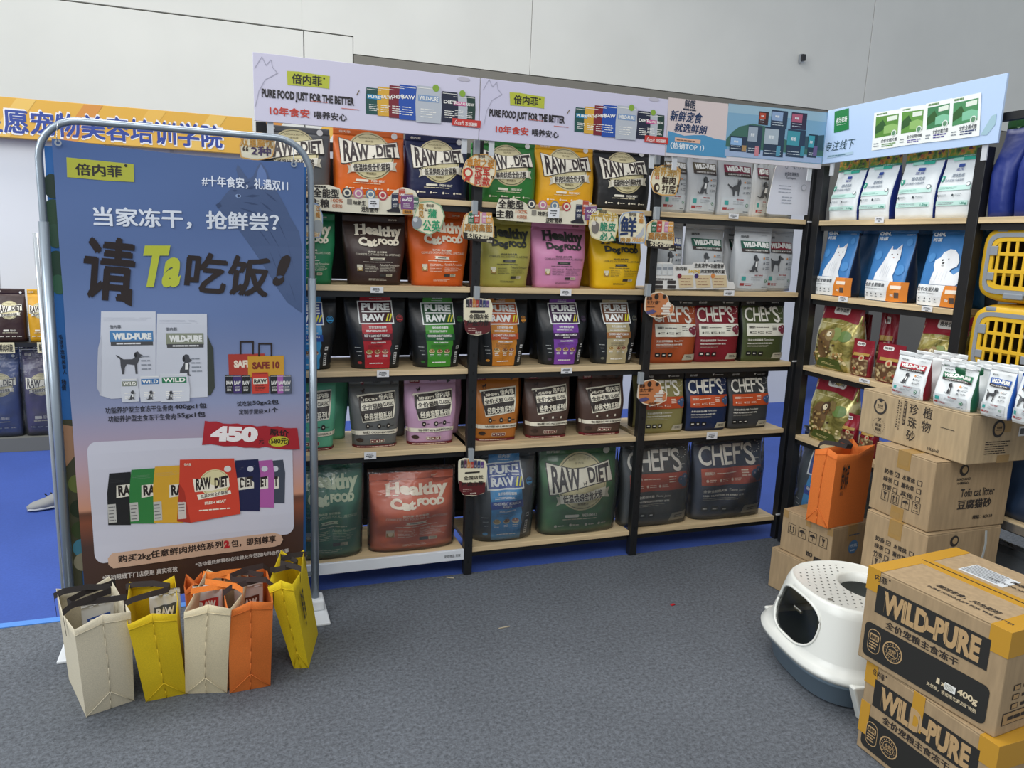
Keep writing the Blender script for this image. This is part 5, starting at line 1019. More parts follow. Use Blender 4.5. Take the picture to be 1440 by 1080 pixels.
P.poly([(271, 673), (298, 676), (321, 668), (323, 684), (298, 690), (274, 692)], 'ece5d2', 8.3); tq('RAW', ((276, 690), (297, 687), (275, 673)), '231b1b', 9, .05); tq('DIET', ((302, 687), (321, 683), (302, 672)), '231b1b', 9, .05)
P.poly([(277, 696), (324, 689), (325, 694), (300, 699), (279, 703)], 'ece5d2', 8.6); tq('低温烘焙全价猫粮', ((282, 701), (320, 694), (282, 696)), '33262a', 9, .02); tq('FRESH MEAT', ((288, 710), (318, 706), (288, 706)), 'ece5d2', 8.5, .03); P.lines((280, 720), (328, 712), 1, 'ece5d2', 8.5, .4, 6); P.ell((320, 659), .013, 'd9d5cf', 8.5)
tq(CN, ((259, 655), (269, 655), (259, 651)), 'ece5d2', 8.5, .02)
# rounded strip with the offer
P.poly([(160, 798), (153, 793), (152, 784), (158, 777), (385, 748), (395, 751), (398, 758), (394, 765), (386, 768)], 'c9a78f', 4)
tq('购买2kg任意鲜肉烘焙系列', ((167, 792), (314, 771), (167, 780)), '2a1f1e', 5, .045); tq('2', ((315, 771), (323, 770), (315, 760)), 'b3262c', 5, .08); tq('包，即刻尊享', ((325, 770), (388, 762), (325, 759)), '2a1f1e', 5, .045)
tq('*活动最终解释权在法律允许范围内归@倍内菲', ((275, 798), (406, 777), (275, 791)), 'd3ccc6', 4, .03); tq('*活动限线下门店使用 真实有效', ((145, 816), (250, 803), (145, 808)), 'd3ccc6', 4, .03)
P.p.build('printed_front', wall_, lambda x, y, o: np.column_stack([x, np.array([bwav(a, b) for a, b in zip(x, y)])-o, y]), cut=([-.5+.05*i for i in range(20)], [.1+.06*i for i in range(30)]), base=.001, step=.0006)
for (u, v) in ((82, 201), (413, 231)):
    x, z = P.L(u, v); o = thing; bm = bmesh.new(); bmesh.ops.create_circle(bm, segments=16, radius=.011)
    e = bmesh.ops.extrude_edge_only(bm, edges=bm.edges[:]); vs = [g for g in e['geom'] if isinstance(g, bmesh.types.BMVert)]
    for q in vs: q.co *= .5
    ob = bm_obj('eyelet', bm, STEEL, wall_); ob.rotation_euler = (math.pi/2, 0, 0); ob.location = (x, -.006, z)
    tube('hook', [(x, -.008, z), (x-.002, -.012, z+.02), (x, .0, z+.05), (x, .02, z+.075)], .0015, STEEL, wall_, 6)
# printed sheet hung on the back of the stand, seen past the left edge
b2 = thing('rear_banner_sheet', 'narrow strip of a leafy blue printed sheet showing past the left edge of the banner', 'banner', tuple(bo+np.array([0, .05, 0])), BY)
FB3 = Frame(*(bo+np.array([0, .05, 0])), yaw=BY); P = PP(FB3)
q = [FB3.loc(62, 205), FB3.loc(102, 840), FB3.loc(430, 815), FB3.loc(431, 235)]
plate('sheet', FB3, q[::-1], .002, mat('2f6fb5', .5), b2); L = P.L
for y, dx, c, r in ((262, 4, '2c3f34', .03), (300, 5, '33503a', .035), (332, 6, '3a5a46', .03), (372, 7, '2c4a3a', .035), (400, 8, '3c6a50', .025)): P.ell((66+(y-200)*.062+4, y), r, c, 2, 1.4)
P.poly([(84, 590), (104, 590), (118, 842), (101, 842)], '4a4a34', 1); P.poly([(84, 596), (106, 600), (106, 640), (90, 660)], 'b58a6a', 2)
for y, c in ((680, '6f7a3c'), (715, '27351f'), (745, '3a4a24'), (770, '4a8aa0'), (790, '9a947a')): P.ell((97+(y-600)*.07+6, y), .03, c, 3, 1.2)
for k, ch in enumerate('毛孩子宠物美容人'): P.text(ch, (83+.8*k, 477+7*k), (88+.8*k, 470.5+7*k), '1b2436', 4, .03)
for k, ch in enumerate('杨倩'): P.text(ch, (87, 541+8*k), (93, 533+8*k), '1b2436', 4, .03)
P.p.build('printed_front', b2)

# ------------------------------------------------------------------ non-woven tote bags
def tote(lab, A, B, D, H, col, strap, top=1.12, lean=(0, 0), z0=0.0, handles=((-1, .02), (1, .01)), pinch=.25, logo=True, inner='cfc8b8', grp='tote bags in a row before the banner', fold=.018):
    """A, B: floor corners of the narrow front gusset; D: depth backwards"""
    A = np.array(A, float); B = np.array(B, float); W = np.linalg.norm(B-A); yaw = math.atan2(B[1]-A[1], B[0]-A[0])
    t = thing('tote_bag', lab, 'tote bag', (A[0], A[1], z0), yaw, grp)
    lx, ly = lean
    def ring(k, z):          # k 0 bottom .. 1 top ; x right, y back
        w = W*(1+(top-1)*k); d = D*(1+.04*k); ox = (W-w)/2+lx*k; oy = ly*k-.01*k
        cf = -fold*math.sin(math.pi*min(k*1.15, 1))+pinch*.12*max(0, k-.75)*4*.3
        return [(ox, oy, z-.010*k**6), (ox+w*.5, oy+cf, z+.012*k**6), (ox+w, oy, z), (ox+w+.008*k, oy+d*.5, z-.012*k), (ox+w, oy+d, z+.02*k**4), (ox+w*.5, oy+d-.03*k, z+.0*k), (ox, oy+d, z+.02*k**4), (ox-.008*k, oy+d*.5, z-.012*k)]
    ks = (0, .11, .22, .36, .5, .65, .8, .9, 1.0); V = []; F = []
    for k in ks: V += ring(k, H*k)
    for j in range(len(ks)-1):
        for i in range(8): F.append((j*8+i, j*8+(i+1) % 8, j*8+8+(i+1) % 8, j*8+8+i))
    F.append(tuple(range(8))[::-1])
    o = mesh_obj('bag_shell', V, F, mat(col, .85, 0, 'cloth'), t, smooth=True); o.data.set_sharp_from_angle(angle=math.radians(24))
    m = o.modifiers.new('thickness', 'SOLIDIFY'); m.thickness = .002
    # stitched seams and gusset fold lines
    c2 = mat(col, .7); R0 = ring(0, 0); Rm = ring(.22, H*.22)
    def seam(nm, a, b): 
        a = np.array(a)+(0, -.0025, 0); b = np.array(b)+(0, -.0025, 0); tube(nm, [a, (a+b)/2+(0, -.001, 0), b], .0013, c2, t, 5)
    seam('stitched_seam', R0[0], Rm[1]); seam('stitched_seam', R0[2], Rm[1])
    for a, b in zip(ks[:-1], ks[1:]): seam('stitched_seam', ring(a, H*a)[1], ring(b, H*b)[1])
    Rt = ring(.93, H*.93); Ru = ring(1, H)
    seam('hem', Rt[0], Rt[1]); seam('hem', Rt[1], Rt[2])
    for side, dz in handles:
        i0 = (7, 3)[side > 0]; x = Ru[i0][0]; zt_ = Ru[i0][2]; w = W*top*.95*-side
        p = [(x, D*.22, zt_-.05), (x+side*.004, D*.24, zt_+.02), (x+w*.15, D*.27, zt_+.034+dz), (x+w*.55, D*.32, zt_+.038+dz), (x+w*.95, D*.42, zt_+.034+dz), (x+w*1.0, D*.55, zt_+.032+dz), (x+w*.6, D*.66, zt_+.038+dz), (x+w*.15, D*.74, zt_+.034+dz), (x+side*.004, D*.78, zt_+.02), (x, D*.80, zt_-.05)]
        P_ = []
        for i in range(len(p)-1):
            for s_ in (0, .5): P_.append(tuple(np.array(p[i])*(1-s_)+np.array(p[i+1])*s_))
        P_.append(p[-1]); ribbon('handle', P_, (0, .45, .89), .020, mat(strap, .8, 0, 'cloth'), t)
    if logo:
        P = Print(); P.text(CN, D*.12, H*.52, D*.30, H*.86, '2a2622', 1, .04); P.text('安心', D*.14, H*.44, D*.22, H*.50, '2a2622', 1, .02)
        kx = lambda y_, z_: W*(1+(top-1)*z_/H)+(W-W*(1+(top-1)*z_/H))/2+lx*z_/H
        P.build('printed_mark', t, lambda x, y, o_: np.column_stack([kx(0, y)+.006+o_+.006*np.sin(math.pi*np.clip(x/D, 0, 1)), x+ly*y/H, y]))
    return t, yaw
def packet(lab, x, y, z, yaw, W, H, mark, tilt=.15):
    t = bag(lab, W, H, .035, Frame(x, y, z, yaw), 0, 0, (lambda p, a: (p.poly([(-.35, .45*a), (.35, .5*a), (.36, .72*a), (-.34, .68*a)], mark, 1), p.text('RAW', -.28, .5*a, .28, .66*a, 'e8e6e0', 2, .05), p.lines(-.3, .1*a, .3, .38*a, 5, '8a8f94', 1, .3, 4))), 'd9dadb', group='sample packets inside the tote bags', name='sample_packet', cat='packet', n=2.6, amp=.003, rough=.3)
    t.rotation_euler = (tilt, 0, yaw); return t
fl = lambda u, v, z=0.0: at(u, v, 'Z', z)
tote('front cream tote bag with dark brown handles, leftmost in the row before the banner', fl(121, 1008)[:2], fl(189, 985)[:2], .27, .345, 'd3c9b0', '1f1816', lean=(-.012, -.03), handles=((-1, .0), (1, -.015)))
tote('yellow tote bag with a dark and an orange handle, second in the row', fl(205, 987)[:2], fl(258, 976)[:2]+np.array([.012, 0]), .26, .33, 'd8b80f', '2c2320', lean=(-.03, -.045), handles=((-1, -.005),), logo=False)
tote('cream tote bag with orange handles, in the middle of the row', fl(259, 976)[:2]+np.array([.004, 0]), fl(319, 974)[:2], .26, .345, 'd6c8a6', 'e07a28', lean=(.032, -.045), handles=((1, .0), (-1, -.012)), logo=False, top=1.08)
tote('orange tote bag with brown handles, second from the right end of the row', fl(323, 975)[:2], fl(382, 964)[:2]+np.array([-.004, 0]), .26, .34, 'd5702a', '33231f', lean=(.008, -.035), handles=((-1, .0), (1, .012)), logo=False, top=1.06)
tote('bright yellow tote bag with a nearly flat front, right end of the row', (-.845, -.618), (-.792, -.630), .25, .36, 'dcc012', '2c2320', lean=(-.06, -.04), handles=((-1, -.02), (1, -.01)), top=1.6, fold=.004)
tote('orange tote bag standing behind the cream and yellow ones', (-1.215, -.395), (-1.165, -.392), .08, .27, 'cf6a28', '33231f', lean=(.0, 0), handles=(), logo=False, grp='tote bags standing behind the row')
packet('white sample packet with a blue mark in the leftmost tote', -1.485, -.55, .14, .35, .10, .19, '2a4fa0')
packet('white sample packet with a grey emblem in the second tote', -1.275, -.55, .15, .08, .10, .19, '4a5058')
packet('white sample packet with a red mark in the middle tote', -1.135, -.55, .16, -.1, .10, .18, 'b52a2a')
packet('white sample packet with a brown mark in the orange tote', -.995, -.56, .15, 0, .10, .19, '6a3a2a')

# ------------------------------------------------------------------ cartons
CARD = 'a38b6a'; INK = '2b2420'
def carton(name, lab, x, y, z0, yaw, L, D, H, front=None, side=None, top=None, col=CARD, tape=None, cat='box', group='cardboard boxes stacked on the right', bulge=.004):
    t = thing(name, lab, cat, (x, y, z0), yaw, group)
    m = mat(col, .8, 0, 'card'); bm = bmesh.new(); g = .0
    add_box(bm, 0, 0, .001, L, D, H-.004, .004)
    r = random.Random(hash(lab) % 1000 if False else len(lab))
    bm_obj('carton_body', bm, m, t)
    for a, b, nm in ((0.0, D/2-.0015, 'top_flap'), (D/2+.0015, D, 'top_flap')) if L > D else ((0.0, L/2-.0015, 'top_flap'), (L/2+.0015, L, 'top_flap')):
        if L > D: box(nm, .001, a+.001, H-.004, L-.001, b-.001, H, m, t, .0015)
        else: box(nm, a+.001, .001, H-.004, b-.001, D-.001, H, m, t, .0015)
    if tape:
        tm = mat(tape, .3)
        w_ = .03
        if L > D:
            box('packing_tape', -.0008, D/2-w_, H-.0002, L+.0008, D/2+w_, H+.0006, tm, t)
            for xx in (-.0009, L+.0001): box('packing_tape', xx, D/2-w_, H-.07, xx+.0008, D/2+w_, H+.0006, tm, t)
        else:
            box('packing_tape', L/2-w_, -.0008, H-.0002, L/2+w_, D+.0008, H+.0006, tm, t); box('packing_tape', L/2-w_, -.0009, H-.07, L/2+w_, -.0001, H+.0006, tm, t); box('packing_tape', L/2-w_, -.0009, 0.0, L/2+w_, -.0001, .05, tm, t)
    for fn, nm, mp, wd in ((front, 'printed_front', None, L), (side, 'printed_side', lambda a, b, o: np.column_stack([L+o, a, b]), D), (top, 'printed_top', lambda a, b, o: np.column_stack([a, b, H+o]), D)):
        if fn:
            P = Print(); fn(P, wd, H if nm != 'printed_top' else L); P.build(nm, t, mp, rough=.7)
    return t
def icons(p, x, y, s, n=4, kinds=('glass', 'up', 'umb', 'five')):
    for k in range(n):
        x0 = x+k*s*1.35; w_ = s*.05
        for a in ((x0, y, x0+s, y+w_), (x0, y+s*1.15-w_, x0+s, y+s*1.15), (x0, y, x0+w_, y+s*1.15), (x0+s-w_, y, x0+s, y+s*1.15)): p.rect(*a, INK, 1)
        kd = kinds[k % len(kinds)]; cx = x0+s/2; cy = y+s*.6
        if kd == 'glass': p.poly([(cx-.22*s, cy+.35*s), (cx+.22*s, cy+.35*s), (cx+.05*s, cy-.05*s), (cx+.05*s, cy-.35*s), (cx+.18*s, cy-.42*s), (cx-.18*s, cy-.42*s), (cx-.05*s, cy-.35*s), (cx-.05*s, cy-.05*s)], INK, 1.5)
        elif kd == 'up':
            for d in (-.2, .2): p.rect(cx+d*s-.04*s, cy-.3*s, cx+d*s+.04*s, cy+.2*s, INK, 1.5); p.poly([(cx+d*s-.14*s, cy+.12*s), (cx+d*s+.14*s, cy+.12*s), (cx+d*s, cy+.38*s)], INK, 1.5)
            p.rect(cx-.35*s, cy-.42*s, cx+.35*s, cy-.36*s, INK, 1.5)
        elif kd == 'umb':
            p.poly([(cx+.35*s*math.cos(math.pi*k_/8), cy+.3*s*math.sin(math.pi*k_/8)) for k_ in range(9)], INK, 1.5); p.rect(cx-.02*s, cy-.4*s, cx+.03*s, cy, INK, 1.5)
        else: p.text('5', cx-.2*s, cy-.1*s, cx+.2*s, cy+.38*s, INK, 1.5, .02); p.rect(cx-.3*s, cy-.38*s, cx+.3*s, cy-.32*s, INK, 1.5)
def wp_front(sticker):
    def f(p, L, H):
        D2 = '23221f'; KR = 'b6966a'
        p.text('内菲' if sticker else CN, L*.06, H*.885, L*.16, H*.955, INK, 1, .03); p.ell(L*.175, H*.95, .003, .003, INK, 1)
        p.rect(L*.09, H*.56, L*.895, H*.855, D2, 1); p.text('WILD-PURE', L*.15, H*.59, L*.84, H*.825, KR, 2, .055)
        for k in range(9): p.rect(L*(.16+.077*k), H*(.60+.02*(k % 3)), L*(.163+.077*k), H*(.79-.03*(k % 2)), '6b5b42', 2.6)
        p.text('全价宠粮主食冻干', L*.19, H*.455, L*.72, H*.535, INK, 1, .045)
        pts = [(.03, .05), (.03, .43), (.05, .455), (.17, .455)]
        p.rrect(L*.035, H*.06, L*.935, H*.43, .018, D2, 1)
        p.rrect(L*.07, H*.12, L*.17, H*.38, .02, KR, 2); p.rrect(L*.074, H*.13, L*.166, H*.37, .018, D2, 2.4); p.rrect(L*.082, H*.26, L*.158, H*.33, .006, KR, 3); p.text('新鲜肉', L*.09, H*.27, L*.15, H*.32, D2, 4, .03); p.lines(L*.085, H*.16, L*.155, H*.25, 3, KR, 3, .5, 3)
        cx, cy, r = L*.27, H*.245, .034
        p.ell(cx, cy, r, r, KR, 2, 30); p.ell(cx, cy, r*.88, r*.88, D2, 2.4, 30); p.ell(cx, cy, r*.6, r*.6, KR, 3, 24); p.ell(cx, cy, r*.54, r*.54, D2, 3.4, 24); p.text('全阶', cx-r*.4, cy-r*.1, cx+r*.4, cy+r*.3, KR, 4, .03); p.text('FORMULA', cx-r*.4, cy-r*.35, cx+r*.4, cy-r*.15, KR, 4, .03)
        for k in range(16): a = k*math.pi/8; p.rect(cx+r*.74*math.cos(a)-.001, cy+r*.74*math.sin(a)-.002, cx+r*.74*math.cos(a)+.001, cy+r*.74*math.sin(a)+.002, KR, 3)
        p.text('×', L*.635, H*.20, L*.66, H*.24, 'd9c7a4', 2, .02); p.poly([(L*.60, H*.2), (L*.625, H*.2), (L*.622, H*.255), (L*.603, H*.255)], 'd9c7a4', 2); p.text('400g', L*.745, H*.19, L*.875, H*.27, 'd9c7a4', 2, .04)
        p.text('天然粮，添加维生素及矿物质', L*.54, H*.125, L*.875, H*.165, 'd9c7a4', 2, .02)
        if sticker: p.rrect(L*.66, H*.19, L*.735, H*.26, .003, 'e4e3dc', 5); p.lines(L*.665, H*.2, L*.73, H*.25, 4, '8a8a7a', 6, .4, 4)
    return f
def wp_side(p, D, H):
    for k in range(3): p.rect(D*.12, H*(.42-.09*k), D*.19, H*(.475-.09*k), INK, 1); p.rect(D*.128, H*(.427-.09*k), D*.182, H*(.468-.09*k), 'a5855b', 2); p.lines(D*.22, H*(.425-.09*k), D*.5, H*(.47-.09*k), 1, INK, 1, .7, 3)
    p.rect(D*.05, H*.10, D*.8, H*.22, INK, 1); p.rect(D*.055, H*.108, D*.795, H*.212, 'a5855b', 2); p.lines(D*.1, H*.13, D*.5, H*.19, 1, INK, 3, .6, 4)
def wp_top(p, D, L):
    p.text('精选生食，只为更好', L*.45, D*.08, L*.82, D*.15, INK, 1, .03) if False else p.text('精选生食，只为更好', L*.40, D*.16, L*.82, D*.215, INK, 1, .03, shear=.2)
    p.text('PURE FOOD JUST FOR THE BETTER', L*.38, D*.09, L*.95, D*.125, INK, 1, .03); p.text('精选生食，只为更好', L*.55, D*.74, L*.97, D*.79, INK, 1, .03); p.text('PURE FOOD JUST FOR THE BETTER', L*.45, D*.66, L*.97, D*.695, INK, 1, .03)
YT = 'bf8f30'
def yellow_tape(t, L, D, H, lower=False):
    tm = mat(YT, .25)
    def tb(*a): box('yellow_tape', *a, tm, t, .0003)
    tb(0.0, D*.43, H-.0002, L, D*.56, H+.0008) ; 
    tb(-.0012, 0, H-.06, -.0003, D, H+.001); tb(-.001, -.001, H-.0002, .05, D, H+.0012); tb(-.0015, -.0014, H-.075, .045, -.0004, H+.0012)
    tb(L-.055, -.0014, H-.075, L+.0012, -.0004, H+.0012); tb(L-.055, -.001, H-.0002, L+.001, D, H+.0012); tb(L+.0003, -.001, H-.075, L+.0012, D, H+.001)
    box('flap_gap', .03, D*.492, H+.0008, L-.03, D*.502, H+.0016, mat('1d1712', .9), t)
    if lower:
        tb(-.0014, -.0016, .06, .035, -.0006, .17); tb(L*.40, -.0018, H*.62, L*.49, -.0008, H+.001)
t = carton('shipping_carton', 'upper brown carton with black panels and yellow tape, at the right edge', .868, -1.552, .311, -1.476, .446, .421, .311, wp_front(True), wp_side, wp_top, group='brown cartons with black panels')
yellow_tape(t, .446, .421, .311)
lb = box('shipping_label', .12, .255, .3112, .26, .345, .3122, mat('d5d8da', .4), t); P = Print(); P.lines(.125, .26, .255, .34, 7, '8a8d90', 1, .4, 9); P.build('printed_text', lb, lambda a, b, o: np.column_stack([a, b, .3122+o]))
t = carton('shipping_carton', 'lower brown carton with black panels standing on the floor at the right edge', .884, -1.580, 0.0005, -1.55, .446, .421, .3095, wp_front(False), wp_side, None, group='brown cartons with black panels')
yellow_tape(t, .446, .421, .3095, True)
def tofu_front(p, L, H):
    rows = (('奶香', 1, '水蜜桃'), ('绿茶', 0, '薰衣草'), ('竹炭', 0, '其他'))
    for k, (a, ck, b) in enumerate(rows):
        y = H*(.60-.115*k); p.text(a, L*.20, y, L*.36, y+H*.075, INK, 1, .03); p.text(b, L*.51, y, L*.72, y+H*.075, INK, 1, .03)
        for x in (.385, .76):
            p.rect(L*x, y, L*(x+.075), y+H*.07, INK, 1); p.rect(L*(x+.012), y+H*.01, L*(x+.063), y+H*.06, CARD, 2)
        if ck: p.poly([(L*.40, y+H*.035), (L*.42, y+H*.015), (L*.47, y+H*.075), (L*.42, y+H*.03)], INK, 3)
    icons(p, L*.20, H*.20, L*.13, 4)
    p.rect(L*.42, H*.80, L*.58, H*.999, '9a7b48', .5); p.rect(L*.40, 0.0, L*.55, H*.10, '9a7b48', .5)
def tofu_side(p, D, H):
    p.ell(D*.36, H*.86, .022, .022, INK, 1, 24); p.ell(D*.365, H*.865, .013, .013, 'a88c63', 2, 18); p.text('XIAO MAO', D*.28, H*.715, D*.46, H*.75, INK, 1, .02); p.text('小猫贴心', D*.29, H*.66, D*.44, H*.695, INK, 1, .03)
    p.text('Tofu cat litter', D*.36, H*.47, D*.80, H*.59, INK, 1, .015); p.text('豆腐猫砂', D*.34, H*.29, D*.78, H*.43, INK, 1, .05); p.text('规格：6LX10', D*.56, H*.13, D*.82, H*.19, INK, 1, .03)
carton('shipping_carton', 'brown tofu cat litter carton, upper of its stack, under the wide carton', 1.389, -1.026, .586, -1.590, .285, .385, .272, tofu_front, tofu_side, None, group='tofu cat litter cartons', tape='a07f4a')
carton('shipping_carton', 'slightly sagging tofu cat litter carton, lower of its stack, behind the white litter box', 1.366, -1.045, .316, -1.550, .285, .385, .269, tofu_front, tofu_side, None, group='tofu cat litter cartons', tape='a07f4a')
carton('shipping_carton', 'plain brown carton on the floor carrying the tofu cat litter cartons', 1.40, -1.05, .0005, -1.56, .28, .36, .3145, None, None, None, tape='a07f4a')
st_ = thing('plastic_strap', 'pale plastic strap hanging over the side of the lower tofu cat litter carton', 'strap', (1.62, -1.336, .5), -1.55)
ribbon('strap_band', [(0.006, .03, .08), (.012, .03, .03), (.014, .02, -.03), (.010, .01, -.09)], (0, 1, 0), .010, mat('a9adab', .4), st_)
def pearl_front(p, L, H):
    cx, cy, r = L*.195, H*.69, .033
    p.ell(cx, cy, r, r, '322e2c', 1, 30); p.ell(cx, cy-.002, r*.72, r*.70, 'b09a78', 2, 26)
    for s_ in (-1, 1): p.poly([(cx+s_*r*.62, cy+r*.30), (cx+s_*r*.55, cy+r*.85), (cx+s_*r*.15, cy+r*.62)], 'b09a78', 2.4)
    p.poly([(cx-r*.45, cy+r*.75), (cx+r*.45, cy+r*.75), (cx+r*.2, cy+r*.5), (cx-r*.2, cy+r*.5)], '322e2c', 2.2)
    p.text('有出猫', cx-r*.4, cy-.002, cx+r*.45, cy+r*.28, '322e2c', 3, .02); p.rect(cx-r*.5, cy-.007, cx+r*.5, cy-.0055, '322e2c', 3)
    cx, cy, r = L*.20, H*.26, .031
    for k in range(24): a = k*math.pi/12; p.rect(cx+r*math.cos(a)-.0012, cy+r*math.sin(a)-.0012, cx+r*math.cos(a)+.0012, cy+r*math.sin(a)+.0012, INK, 1)
    p.text('鲜紧', cx-r*.5, cy-.004, cx+r*.5, cy+.010, INK, 1, .02); p.text('甄莫', cx-r*.5, cy-.022, cx+r*.5, cy-.008, INK, 1, .02); p.poly([(cx-.008, cy+.032), (cx+.008, cy+.016), (cx+.01, cy+.018), (cx-.006, cy+.034)], INK, 1); p.poly([(cx+.008, cy+.034), (cx-.008, cy+.018), (cx-.006, cy+.016), (cx+.01, cy+.032)], INK, 1)
    for k in range(9): p.text('除臭低敏植物猫砂健'[k], L*.385, H*(.86-.07*k), L*.40, H*(.91-.07*k), INK, 1, .0)
    for k in range(12): p.rect(L*.364, H*(.90-.05*k), L*.374, H*(.925-.05*k), INK, 1)
    p.rrect(L*.422, H*.44, L*.447, H*.95, .003, '3a2f28', 1)
    for k in range(6): p.text('木薯珍珠猫砂'[k], L*.426, H*(.87-.08*k), L*.443, H*(.93-.08*k), 'b09a78', 2, .02)
    for k, ch in enumerate('珍珠砂'): p.text(ch, L*.475, H*(.70-.28*k), L*.555, H*(.93-.28*k), INK, 1, .008)
    for k, ch in enumerate('植物'): p.text(ch, L*.60, H*(.70-.28*k), L*.68, H*(.93-.28*k), INK, 1, .008)
    p.text('10L65x3', L*.68, H*.075, L*.775, H*.14, INK, 1, .015); p.rect(L*.76, H*.60, L*.88, H*.612, INK, 1)
def pearl_side(p, D, H):
    cx, cy, r = D*.40, H*.70, .030
    p.ell(cx, cy, r, r*1.1, '322e2c', 1, 30); p.ell(cx, cy, r*.72, r*.78, 'a98b61', 2, 26); p.text('有出猫', cx-r*.4, cy, cx+r*.45, cy+r*.28, '322e2c', 3, .02); p.rect(cx-r*.5, cy-.006, cx+r*.5, cy-.0045, '322e2c', 3)
    p.lines(D*.24, H*.18, D*.62, H*.46, 6, INK, 1, .35, 6); p.rect(D*.70, H*.52, D*.80, H*.72, 'e0e0dc', 1); p.rect(D*.72, H*.56, D*.78, H*.68, '5a5a5c', 2); p.rect(D*.44, H*.001, D*.62, H*.16, '9a7d50', .5)
PX0, PY0, PZ0, PYAW = 1.449, -.867, .860, -1.574
carton('shipping_carton', 'wide flat brown carton of pearl litter on top of the stack, carrying white pouches', PX0, PY0, PZ0, PYAW, .505, .345, .186, pearl_front, pearl_side, None, tape='a5854f', col='b09a78')
def left_front(p, L, H):
    icons(p, L*.14, H*.48, L*.155, 4, ('up', 'umb', 'umb', 'glass')); p.text('ISO', L*.55, H*.14, L*.67, H*.25, INK, 1, .05); p.ell(L*.61, H*.2, .0, .0, INK); p.lines(L*.70, H*.08, L*.88, H*.2, 1, INK, 1, 1, 12)
    for x in (.02, .48, .90): p.rect(L*x, H*.82, L*(x+.10), H*.999, '9a7b4c', .5)
def left_side(p, D, H):
    p.ell(D*.56, H*.47, .032, .032, '4f7fb4', 1, 28); p.text('99.9%', D*.46, H*.46, D*.66, H*.54, 'b9d0e4', 2, .02); p.lines(D*.5, H*.36, D*.62, H*.42, 1, 'b9d0e4', 2, .6, 3); p.lines(D*.42, H*.74, D*.70, H*.79, 1, '4a5a70', 1, .6, 8)
LYAW = math.atan2(-.808+.531, 1.439-1.397)
carton('shipping_carton', 'brown carton with handling icons and a blue dot, carrying the orange tote', 1.397, -.531, .200, LYAW, .281, .26, .20, left_front, left_side, None, tape='a08050', group='cartons under the orange tote')
carton('shipping_carton', 'plain brown carton on the floor under the one with handling icons', 1.375, -.505, .0005, LYAW, .30, .29, .1985, None, None, None, tape='a08050', group='cartons under the orange tote')
tote('orange tote bag with a dark handle standing on a carton beside the shelves', fl(1133, 731, .4)[:2], fl(1133, 731, .4)[:2]+np.array([.017, -.118]), .235, .335, 'd5702a', '2c2320', lean=(-.01, .03), z0=.4015, handles=((-1, .0),), top=.98, logo=True, grp='tote standing on a carton', fold=.006)
# small white pouches on the wide carton
GS = 'small white pouches on the wide carton'
FPL = Frame(PX0, PY0, PZ0, PYAW)
def sp(lab, labc, sidec, fig, x0, x1, yb, yt, sb, parent_z=.1865):
    a = FPL.loc(x0, yb, -sb)[0]; b = FPL.loc(x1, yb, -sb)[0]; tz_ = FPL.loc((x0+x1)/2, yt, -sb-.02)[1]
    Fm = Frame(PX0, PY0, PZ0, PYAW)
    return bag(lab, (b-a), tz_-parent_z, .065, Fm, (a+b)/2, parent_z, d_wild(labc, fig), 'e6eaea', side=sidec, group=GS, depth_off=sb, tb=1.0, n=4, name='small_pouch', cat='pouch', full=.15, rough=.3)
t1 = sp('white pouch with a red label at the left end of the wide carton', 'b8303c', '7a1c28', dog_sit, 1245, 1292, 557, 494, .0)
t2 = sp('white pouch with a green label in the middle of the wide carton', '2a7a54', '1f5a3c', dog_sit, 1303, 1358, 573, 508, .0)
t3 = sp('white pouch with a blue label on the wide carton', '2a5aa8', '2a62b8', dog_stand, 1372, 1411, 575, 513, .02)
t4 = sp('white pouch with a blue label, cut by the picture edge', '2a5aa8', '2a62b8', dog_stand, 1418, 1462, 570, 518, .03)
for k, (t, nm) in enumerate(((t1, 'red labelled'), (t2, 'green labelled'), (t3, 'blue labelled'), (t4, 'edge blue labelled'))):
    for j in (1, 2): behind(t, .004*j, .085*j, ('white pouch directly behind the ' if j == 1 else 'white pouch two places behind the ')+nm+' one', 'rear ranks of small white pouches')

# ------------------------------------------------------------------ top-entry cat litter box
lc = np.array([1.165, -1.215]); LW = mat('dedfd8', .28); LG = mat('7a8c9a', .35)
lt = thing('cat_litter_box', 'white top-entry cat litter box with grey tray and smoked window', 'litter box', (lc[0], lc[1], 0), -0.15)
def sel(a, b, n, z, N=64, ox=0, oy=0):
    r = []
    for k in range(N):
        t_ = 2*math.pi*k/N; c, s_ = math.cos(t_), math.sin(t_); r.append((ox+a*math.copysign(abs(c)**(2/n), c), oy+b*math.copysign(abs(s_)**(2/n), s_), z))
    return r
def loft(nm, rings, m, parent, cap0=False, cap1=False, smooth=True):
    N = len(rings[0]); V = [p for r in rings for p in r]; F = []
    for j in range(len(rings)-1):
        for k in range(N): F.append((j*N+k, j*N+(k+1) % N, (j+1)*N+(k+1) % N, (j+1)*N+k))
    if cap0: F.append(tuple(range(N))[::-1])
    if cap1: F.append(tuple((len(rings)-1)*N+k for k in range(N)))
    return mesh_obj(nm, V, F, m, parent, smooth=smooth)
loft('tray', [sel(.205, .225, 3, 0.0), sel(.225, .245, 3, .012), sel(.245, .268, 3, .095), sel(.262, .285, 3, .10), sel(.262, .285, 3, .122), sel(.235, .255, 3, .122), sel(.215, .235, 3, .02)], LG, lt, True, True)
